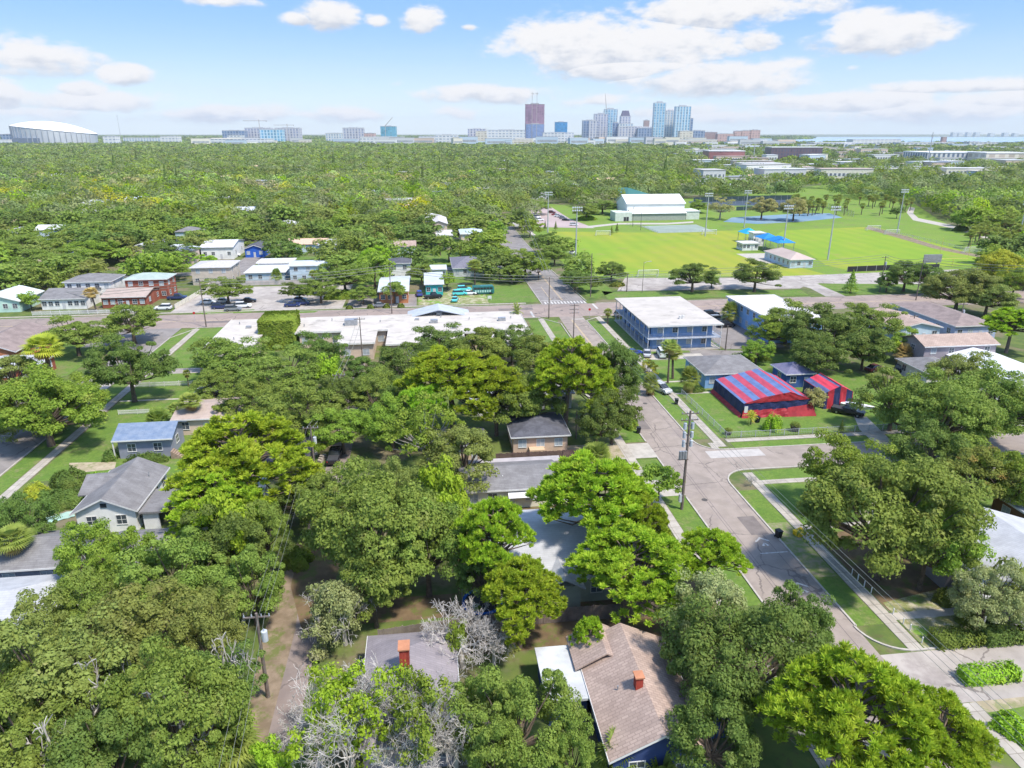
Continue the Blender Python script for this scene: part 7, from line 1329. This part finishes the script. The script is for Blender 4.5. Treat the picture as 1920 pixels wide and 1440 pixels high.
for lf in LF:
    Vs = []
    for lod, (n, ls) in enumerate([(520, .14), (200, .20), (60, .38), (34, .5), (22, .6)]):
        L = buckets.get((lf, lod))
        if L: A_ = np.array(L); Vs.append(blob_quads(A_[:, 0], A_[:, 1], A_[:, 2], A_[:, 3], n, ls))
    if Vs:
        o = bpy.data.objects.new('distant_wood', mesh_np('distant_wood', np.concatenate(Vs), 4, farleaf(lf))); COL.objects.link(o); tag(o, 'far-off %s tree canopy running to the horizon' % cn.get(lf, lf), 'trees', kind='stuff')
print('TREES near', len(near), 'far', len(farl), {k: len(v) for k, v in buckets.items()})
for k in range(26):
    px = random.choice([random.uniform(250, 900), random.uniform(900, 1300), random.uniform(120, 700)]); D = random.uniform(600, 1700); x, y, _ = GD(px, 300, D)
    if not blocked(x, y): put_tree('conifer', 'conifer', x, y, random.uniform(2.5, 4), random.uniform(17, 26), 'dark', '%s dark conifer above the far canopy, %s, %s' % (['slim', 'tall', 'broad', 'very tall'][k % 4], ['left end', 'left', 'centre', 'right'][min(3, max(0, int(px / 330)))], 'nearer' if D < 950 else ('middle distance' if D < 1350 else 'farthest')), 'tall conifers above the far canopy')
# ---------------------------------------------------------------- skyline
def facade(name, base, glass, fw, fh, rx=.6, rz=.55, rough=.4):
    def f(n, t, col):
        s = n.new('ShaderNodeSeparateXYZ'); n.l.new(t, s.inputs[0]); u = n.math('ADD', s.outputs[0], s.outputs[1])
        a_ = n.math('LESS_THAN', n.math('FRACT', n.math('MULTIPLY', u, 1 / fw)), rx); b_ = n.math('LESS_THAN', n.math('FRACT', n.math('MULTIPLY', s.outputs[2], 1 / fh)), rz)
        v = n.new('ShaderNodeTexWhiteNoise'); c_ = n.new('ShaderNodeCombineXYZ'); n.l.new(n.math('FLOOR', n.math('MULTIPLY', u, 1 / fw)), c_.inputs[0]); n.l.new(n.math('FLOOR', n.math('MULTIPLY', s.outputs[2], 1 / fh)), c_.inputs[1]); n.l.new(c_.outputs[0], v.inputs[0])
        g_ = n.mix(v.outputs[0], glass, tuple(min(1, k * 1.7) for k in glass)); return n.mix(n.math('MULTIPLY', a_, b_), col, g_)
    return M(name, base, tuple(k * .92 for k in base), .05, rough, fac=f, spec=.5)
fGlass = facade('blue_glass_facade', (.58, .72, .78), (.10, .26, .38), 15, 13, .62, .8); fPale = facade('pale_tower_facade', (.70, .70, .68), (.20, .28, .36), 14, 12, .5, .7); fPurple = facade('wrapped_tower_facade', (.36, .21, .27), (.20, .11, .17), 12, 10, .8, .7); fDarkG = facade('dark_glass_facade', (.30, .36, .46), (.07, .12, .22), 14, 12, .6, .75)
fWhite = facade('white_block_facade', (.74, .73, .71), (.26, .29, .34), 16, 11, .6, .45); fCream = facade('cream_block_facade', (.72, .66, .54), (.36, .31, .25), 16, 11, .6, .45); fPink = facade('pink_block_facade', (.60, .40, .35), (.30, .20, .20), 14, 11, .5, .55); fTeal = facade('teal_glass_facade', (.18, .42, .50), (.08, .26, .36), 10, 8, .8, .7); fVivid = facade('vivid_blue_glass_facade', (.05, .28, .50), (.03, .18, .40), 10, 8, .8, .7); fBrown = facade('brown_block_facade', (.40, .27, .24), (.24, .19, .20), 8, 6, .5, .5); fLilac = facade('grey_lilac_facade', (.60, .58, .60), (.18, .20, .28), 15, 12, .5, .75)
mCap = M('roof_plant_grey', (.45, .46, .48)); mCapW = M('pale_flat_roof', (.64, .63, .62)); mCapD = M('dark_crown', (.13, .12, .18))
def tower(label, x0, x1, top, D, mat, cap=mCapW, depth_=30, steps=None, fins=0, group=None, name='tower', cat='tower', base_py=None):
    D = D * 1.58 if D >= 1700 else D; depth_ *= 1.5
    a_ = GD(x0, top, D); c_ = GD(x1, top, D); w = math.hypot(c_[0] - a_[0], c_[1] - a_[1]); z = a_[2]; cx, cy = (a_[0] + c_[0]) / 2, (a_[1] + c_[1]) / 2
    t = thing(name, label, cat, (cx, cy, 0), -YAW, group); dd = min(depth_, max(14, w * .8))
    MB().box(-w / 2, w / 2, 0, dd, -2, z).build('facade', mat, t, local=True); MB().box(-w / 2 - .5, w / 2 + .5, -.5, dd + .5, z + .01, z + 1.6).build('roof', cap, t, local=True)
    if w > 20 and z > 30: MB().box(-w * .22, w * .22, dd * .2, dd * .8, z + 1.62, z + 1.6 + z * .035).build('roof_plant', mCap, t, local=True)
    if fins:
        b = MB()
        for k in range(fins + 1): xx = -w / 2 + w * k / fins; b.box(xx - w * .012, xx + w * .012, -1.4, -.02, 0, z - 1)
        b.build('fins', mCapW, t, local=True)
    return t, w, z, dd
tower('purple wrapped tower under construction, tallest of the left skyline', 985, 1021, 196, 2500, fPurple, M('scaffold_brown', (.25, .16, .15)), 40); tower('blue glass lower floors of the purple wrapped tower', 986, 1020, 233, 2494, facade('blue_wrap_facade', (.22, .30, .48), (.16, .22, .40), 6, 4, .8, .7), depth_=5)
tower('vivid blue glass office block right of the purple tower', 1041, 1064, 229, 2500, fVivid); tower('low white block in front of the vivid blue office', 1018, 1076, 249, 2200, fWhite, depth_=40); tower('grey white block left of the white apartments', 877, 911, 242, 2300, fLilac, depth_=40)
tower('cream slab at the left of the white apartments', 892, 912, 246, 2250, fCream, depth_=30); tower('white balconied apartment block left of the purple tower', 913, 985, 244, 2150, fWhite, depth_=40); tower('cream parking block in front of the white apartments', 930, 997, 262, 1900, fCream, depth_=40); tower('low cream annex in front of the parking block', 932, 990, 270, 1800, fCream, depth_=30)
tower('dark grey blue tower at the left of the tower cluster', 1093, 1118, 226, 2450, fDarkG); tower('grey tower in front of the cluster left end', 1105, 1122, 227, 2400, fLilac); tower('grey unfinished tower in the cluster middle', 1115, 1141, 214, 2520, fLilac, mCap); tower('tall glass tower with crane in the cluster', 1134, 1158, 205, 2600, fGlass, fins=4); tower('grey tower right of the crane tower', 1150, 1160, 230, 2450, fDarkG)
t, w, z, dd = tower('tower with dark pyramid crown', 1164, 1183, 218, 2500, fLilac, mCap); b = MB(); b.v += [(-w * .42, 1, z + 1.6), (w * .42, 1, z + 1.6), (w * .42, dd - 1, z + 1.6), (-w * .42, dd - 1, z + 1.6), (-w * .28, dd * .2, z + 28), (w * .28, dd * .2, z + 28), (w * .28, dd * .8, z + 28), (-w * .28, dd * .8, z + 28)]; b.f += [(0, 1, 5, 4), (1, 2, 6, 5), (2, 3, 7, 6), (3, 0, 4, 7), (4, 5, 6, 7)]; b.build('pyramid_crown', mCapD, t, local=True)
tower('cream shoulder block below the pyramid crown tower', 1160, 1187, 232, 2440, fPale); tower('wide grey white residential block', 1160, 1222, 238, 2350, fLilac, depth_=30); tower('small brown topped tower behind the residential block', 1208, 1218, 226, 2500, fBrown); tower('slim dark block right of the residential block', 1196, 1222, 240, 2340, fDarkG)
tower('tallest glass tower of the right group', 1228, 1249, 193, 2500, fGlass, fins=4); tower('middle glass tower of the right group', 1249, 1268, 208, 2550, fPale, fins=3); tower('wide glass tower with white crown in the right group', 1268, 1296, 200, 2500, fGlass, fins=5); tower('slim dark glass tower at the right end of the right group', 1293, 1300, 222, 2550, fDarkG)
tower('cream block below the right tower group', 1275, 1300, 246, 2300, fCream); tower('dark glass low block right of the towers', 1298, 1322, 245, 2350, fDarkG); tower('brown grey low block right of the dark one', 1322, 1345, 248, 2400, fBrown); tower('pink brown triple block, left segment', 1378, 1391, 246, 2350, fPink); tower('pink brown triple block, middle segment', 1392, 1408, 245, 2350, fPink); tower('pink brown triple block, right segment', 1409, 1426, 244, 2350, fPink)
tower('pink low block left of the triple block', 1346, 1376, 251, 2350, fPink); tower('yellow cream long block below the towers', 1260, 1345, 262, 2050, fCream); tower('long white parking block below the tower cluster', 1128, 1202, 262, 2050, fWhite); tower('salmon low block right of the white block', 1078, 1092, 258, 2150, fPink); tower('white long block below the right towers', 1202, 1262, 261, 2100, fWhite); tower('pale pink block below the white block', 1036, 1070, 268, 1900, fPink)
tower('teal glass block with crane on the left skyline', 713, 741, 237, 2300, fTeal); tower('grey striped apartment block left of the teal block', 642, 680, 240, 2400, fLilac); tower('small terracotta block beside the teal one', 682, 702, 250, 2350, fPink); tower('white low block before the teal block', 675, 756, 257, 2050, fWhite); tower('white long block at left centre', 785, 860, 256, 2100, fWhite); tower('white slab at left centre', 817, 858, 253, 2050, fWhite); tower('pale block at left centre', 780, 816, 262, 1950, fLilac)
tower('blue grey apartment block of the left group, left end', 416, 458, 245, 2300, fDarkG); tower('tall blue grey apartment block in the left group middle', 458, 506, 240, 2350, fLilac); tower('teal apartment block in the left group', 486, 528, 243, 2250, fGlass); tower('right apartment block of the left group', 515, 561, 240, 2350, fLilac); tower('white low mall in front of the left group', 393, 500, 261, 1950, fWhite, depth_=60); tower('white block in front of the left group', 425, 452, 254, 2150, fWhite); tower('pale low block right of the left group', 560, 580, 262, 2050, fCream); tower('far grey block right of the left group', 610, 642, 250, 2500, fPale)
tower('low white block right of the dome', 192, 215, 256, 1900, fWhite); tower('low teal roofed block beyond the mast', 230, 330, 258.5, 2300, fPale); tower('low pale block beyond the mast', 300, 332, 256, 2200, fWhite); tower('dark low block left of the dome', 0, 22, 252, 2000, fDarkG); tower('white block at the left edge', -10, 16, 262, 1900, fWhite)
tower('long dark brick building in the industrial district', 1447, 1543, 277, 1450, facade('dark_brick_facade', (.16, .11, .13), (.07, .07, .10), 6, 7, .45, .7), mCapW, 25, name='warehouse', cat='warehouse'); tower('red brick building left of the dark brick one', 1330, 1397, 284, 1350, facade('red_brick_facade', (.30, .13, .12), (.20, .09, .09), 7, 7, .5, .6), mCapW, 30, name='warehouse', cat='warehouse')
tower('large white roofed hall near the right edge', 1740, 1850, 287, 1250, facade('hall_facade', (.66, .65, .62), (.10, .13, .18), 8, 9, .5, .8), M('hall_roof', (.82, .82, .82)), 60, name='warehouse', cat='warehouse'); tower('cream hall wing near the right edge', 1850, 1935, 288, 1200, fCream, mCapW, 50, name='warehouse', cat='warehouse'); tower('white office by the water', 1818, 1872, 267, 1800, fWhite, mCapW, 30, name='office_block', cat='office'); tower('brown control tower by the bay', 1768, 1776, 257, 1900, fBrown, mCapW, 10); tower('white depot in the industrial district', 1527, 1650, 268, 1750, fWhite, mCapW, 50, name='warehouse', cat='warehouse'); tower('white terraced block beyond the depot', 1600, 1690, 262, 1900, fWhite, mCapW, 40, name='warehouse', cat='warehouse'); tower('pale hangar row by the bay', 1690, 1790, 268, 1750, fWhite, mCapW, 40, name='warehouse', cat='warehouse')
mRoofs = [mCapW, M('flat_roof_a', (.56, .57, .59)), M('flat_roof_b', (.46, .44, .42)), M('flat_roof_c', (.50, .40, .36)), M('flat_roof_d', (.36, .38, .43))]
fBand = facade('window_band', (.62, .62, .60), (.10, .12, .15), 4.5, 60, .55, 1)
def lowb(px, py, D, w, d_, h_, label, group):
    x, y, _ = GD(px, py, D)
    if blocked(x, y): return
    wi = random.randrange(5); ri = random.randrange(5)
    if 'industrial' in label or 'skyline' in label:
        label = '%s %s %s block with %s roof, %s' % ('long' if w > 45 else ('wide' if w > 30 else 'small'), 'tall' if h_ > 9 else 'low', ['white', 'grey', 'cream', 'pale blue', 'peach'][wi], ['white', 'pale grey', 'grey', 'reddish', 'blue grey'][ri], ('industrial district ' + ('left' if px < 1500 else ('middle' if px < 1740 else 'right')) + (' near' if D < 1500 else ' far')) if 'industrial' in label else ('foot of the skyline ' + ('left' if px < 700 else ('middle' if px < 1000 else 'right'))))
    if 'treetops' in label: label = '%s %s house with %s roof between the far treetops, %s %s' % ('narrow' if w < 18 else 'wide', ['white', 'grey', 'cream', 'pale blue', 'peach'][wi], ['white', 'pale grey', 'grey', 'reddish', 'blue grey'][ri], 'left' if px < 400 else ('centre left' if px < 800 else 'centre'), 'near' if D < 750 else ('middle' if D < 1100 else 'far'))
    t = thing('low_building', label, 'building', (x, y, 0), random.choice([0, 0, -YAW, .3]), group); MB().box(-w / 2, w / 2, 0, d_, -.5, h_).build('wall', [wWhite, wPale, wCream, wPaleB, wPeach][wi], t, local=True); MB().box(-w / 2 - .4, w / 2 + .4, -.4, d_ + .4, h_ + .01, h_ + .5).build('roof', mRoofs[ri], t, local=True)
    MB().box(-w * .44, w * .44, -.06, -.01, h_ * .45, h_ * .68).build('window_band', fBand, t, local=True)
for k in range(165):
    px = random.uniform(1290, 1960); D = 750 + 2900 * random.random() ** 1.3 ; lowb(px, 300, D, random.uniform(18, 75), random.uniform(12, 30), random.uniform(5, 13), 'low pale building in the industrial district below the bay', 'low buildings of the industrial district')
for k in range(78):
    px = random.choice([random.uniform(350, 1290), random.uniform(860, 1480)]); D = random.uniform(2750, 3600); lowb(px, 270, D, random.uniform(30, 110), random.uniform(20, 40), random.uniform(14, 36), 'low pale block at the foot of the skyline', 'low blocks below the skyline')
for k in range(62):
    px = random.uniform(-20, 1180); D = random.uniform(420, 1400); lowb(px, 300, D, random.uniform(12, 24), random.uniform(9, 14), random.uniform(5, 8.5), 'pale roofed house showing between the far treetops', 'houses between the far treetops')
# cranes, masts
mCrane = M('crane_paint', (.50, .45, .40)); 
def crane(label, px, top, D, jib=(-28, 14)):
    x, y, z = GD(px, top, D); t = thing('tower_crane', label, 'crane', (x, y, 0), -YAW); MB().box(-1.1, 1.1, -1.1, 1.1, 0, z).build('mast', mCrane, t, local=True); s = D / FPX; b = MB(); b.box(jib[0] * s, jib[1] * s, -.8, .8, z - 7, z - 5); b.build('jib', mCrane, t, local=True); MB().box(jib[1] * s - 4, jib[1] * s, -1.2, 1.2, z - 10.01, z - 7.01).build('counterweight', mCap, t, local=True)
crane('tower crane over the left apartment group, left one', 485, 224, 3640); crane('tower crane over the left apartment group, right one', 538, 232, 3640, (-24, 12)); crane('left crane on the purple wrapped tower', 998, 173, 3920, (-2, 3)); crane('right crane on the purple wrapped tower', 1007, 173, 3920, (-3, 2))
def lean(label, px0, py0, px1, py1, D):
    p = GD(px0, py0, D); q = GD(px1, py1, D); t = thing('crane_jib', label, 'crane', (*p[:2], 0)); MB().tube([(p[0], p[1], p[2]), q], [2.0, 1.1], 5).build('jib', mCrane, t); MB().tube([(p[0], p[1], 0), p], [1.2, 1.2], 5).build('mast', mCrane, t)
lean('leaning crane jib above the teal glass block', 722, 236, 736, 220, 3620); lean('thin crane jib above the tall glass tower', 1137, 205, 1135, 175, 4090)
for px, top, D, l in ((219, 215, 2900, 'thin radio mast right of the dome'), (1750, 248, 1150, 'dark lattice pylon in the industrial district'), (1416, 268, 1300, 'pale pole in the industrial district'), (1085, 372, 520, 'white antenna pole in the far trees')):
    x, y, z = GD(px, top, D); t = thing('radio_mast', l, 'mast', (x, y, 0)); MB().tube([(x, y, 0), (x, y, z)], [1.0, .5], 6).build('mast', mCap, t); MB().box(x - 2, x + 2, y - .3, y + .3, z - 6, z - 4.5).build('antenna', mCap, t)
# stadium with a tilted white dome
D = 3050; x, y, _ = GD(106, 262, D + 130); t = thing('stadium', 'white stadium with tilted dome roof on the left horizon', 'stadium', (x, y, 0), -YAW); Rd = 157; n = 48; b = MB(); top = []
for k in range(n):
    a1 = 6.2832 * k / n; X, Y = Rd * math.cos(a1), Rd * math.sin(a1); z = 62 - 16 * (X / Rd) - 5 * (Y / Rd); top.append((X, Y, z)); b.v += [(X * .97, Y * .97, 0), (X, Y, z)]
for k in range(n): q = (k + 1) % n; b.f.append((2 * k, 2 * q, 2 * q + 1, 2 * k + 1))
b.build('wall', M('stadium_wall', (.58, .60, .63), (.50, .52, .56), .02), t, local=True); b = MB(); m = 8
for j in range(m):
    r = 1 - j / m
    for k in range(n): X, Y, z = top[k]; zz = 62 - 16 * (X * r / Rd) - 5 * (Y * r / Rd) + 32 * (1 - r * r) + .5; b.v.append((X * r * 1.01, Y * r * 1.01, zz))
b.v.append((0, 0, 94.5))
for j in range(m - 1):
    for k in range(n): q = (k + 1) % n; b.f.append((j * n + k, j * n + q, (j + 1) * n + q, (j + 1) * n + k))
for k in range(n): b.f.append(((m - 1) * n + k, (m - 1) * n + (k + 1) % n, m * n))
b.build('dome_roof', M('dome_fabric', (.86, .86, .86), (.80, .81, .82), .02, .6), t, local=True)
b = MB(); [b.box(top[k][0] * 1.0 - 1, top[k][0] * 1.0 + 1, top[k][1] * 1.012 - 1.5, top[k][1] * 1.012 + .2, 0, top[k][2]) for k in range(n) if top[k][1] < 0]; b.build('buttresses', mCap, t, local=True); MB().box(-85, 25, -159, -130, 0, 30).build('entrance', M('stadium_glass', (.16, .2, .27)), t, local=True); r_ = MB(); [r_.tube([tuple(top[k]), tuple(top[(k + 1) % n])], 1.4, 5) for k in range(n)]; r_.build('rim', mCap, t, local=True)
# far hazy shoreline blocks
for k in range(7):
    px = random.uniform(1770, 1925); x, y, z = GD(px, 246 - random.random() * 4, 11900); t = thing('far_tower', 'faint tower on the far shore of the bay', 'tower', (x, y, 0), 0, 'faint towers on the far shore'); MB().box(-40, 40, 0, 60, 0, max(30, z * .6)).build('facade', fPale, t, local=True)
# ---------------------------------------------------------------- haze
if HAZE:
    b = MB(); b.box(-13000, 13000, -150, 14000, -1.2, 330); m = bpy.data.materials.new('haze'); m.use_nodes = True; n = NT(m.node_tree); n.n.clear(); pv = n.new('ShaderNodeVolumePrincipled'); pv.inputs['Color'].default_value = (.86, .93, 1, 1); pv.inputs['Density'].default_value = HAZE; o = n.new('ShaderNodeOutputMaterial'); n.l.new(pv.outputs[0], o.inputs['Volume']); tag(b.build('haze', m), kind='stuff')
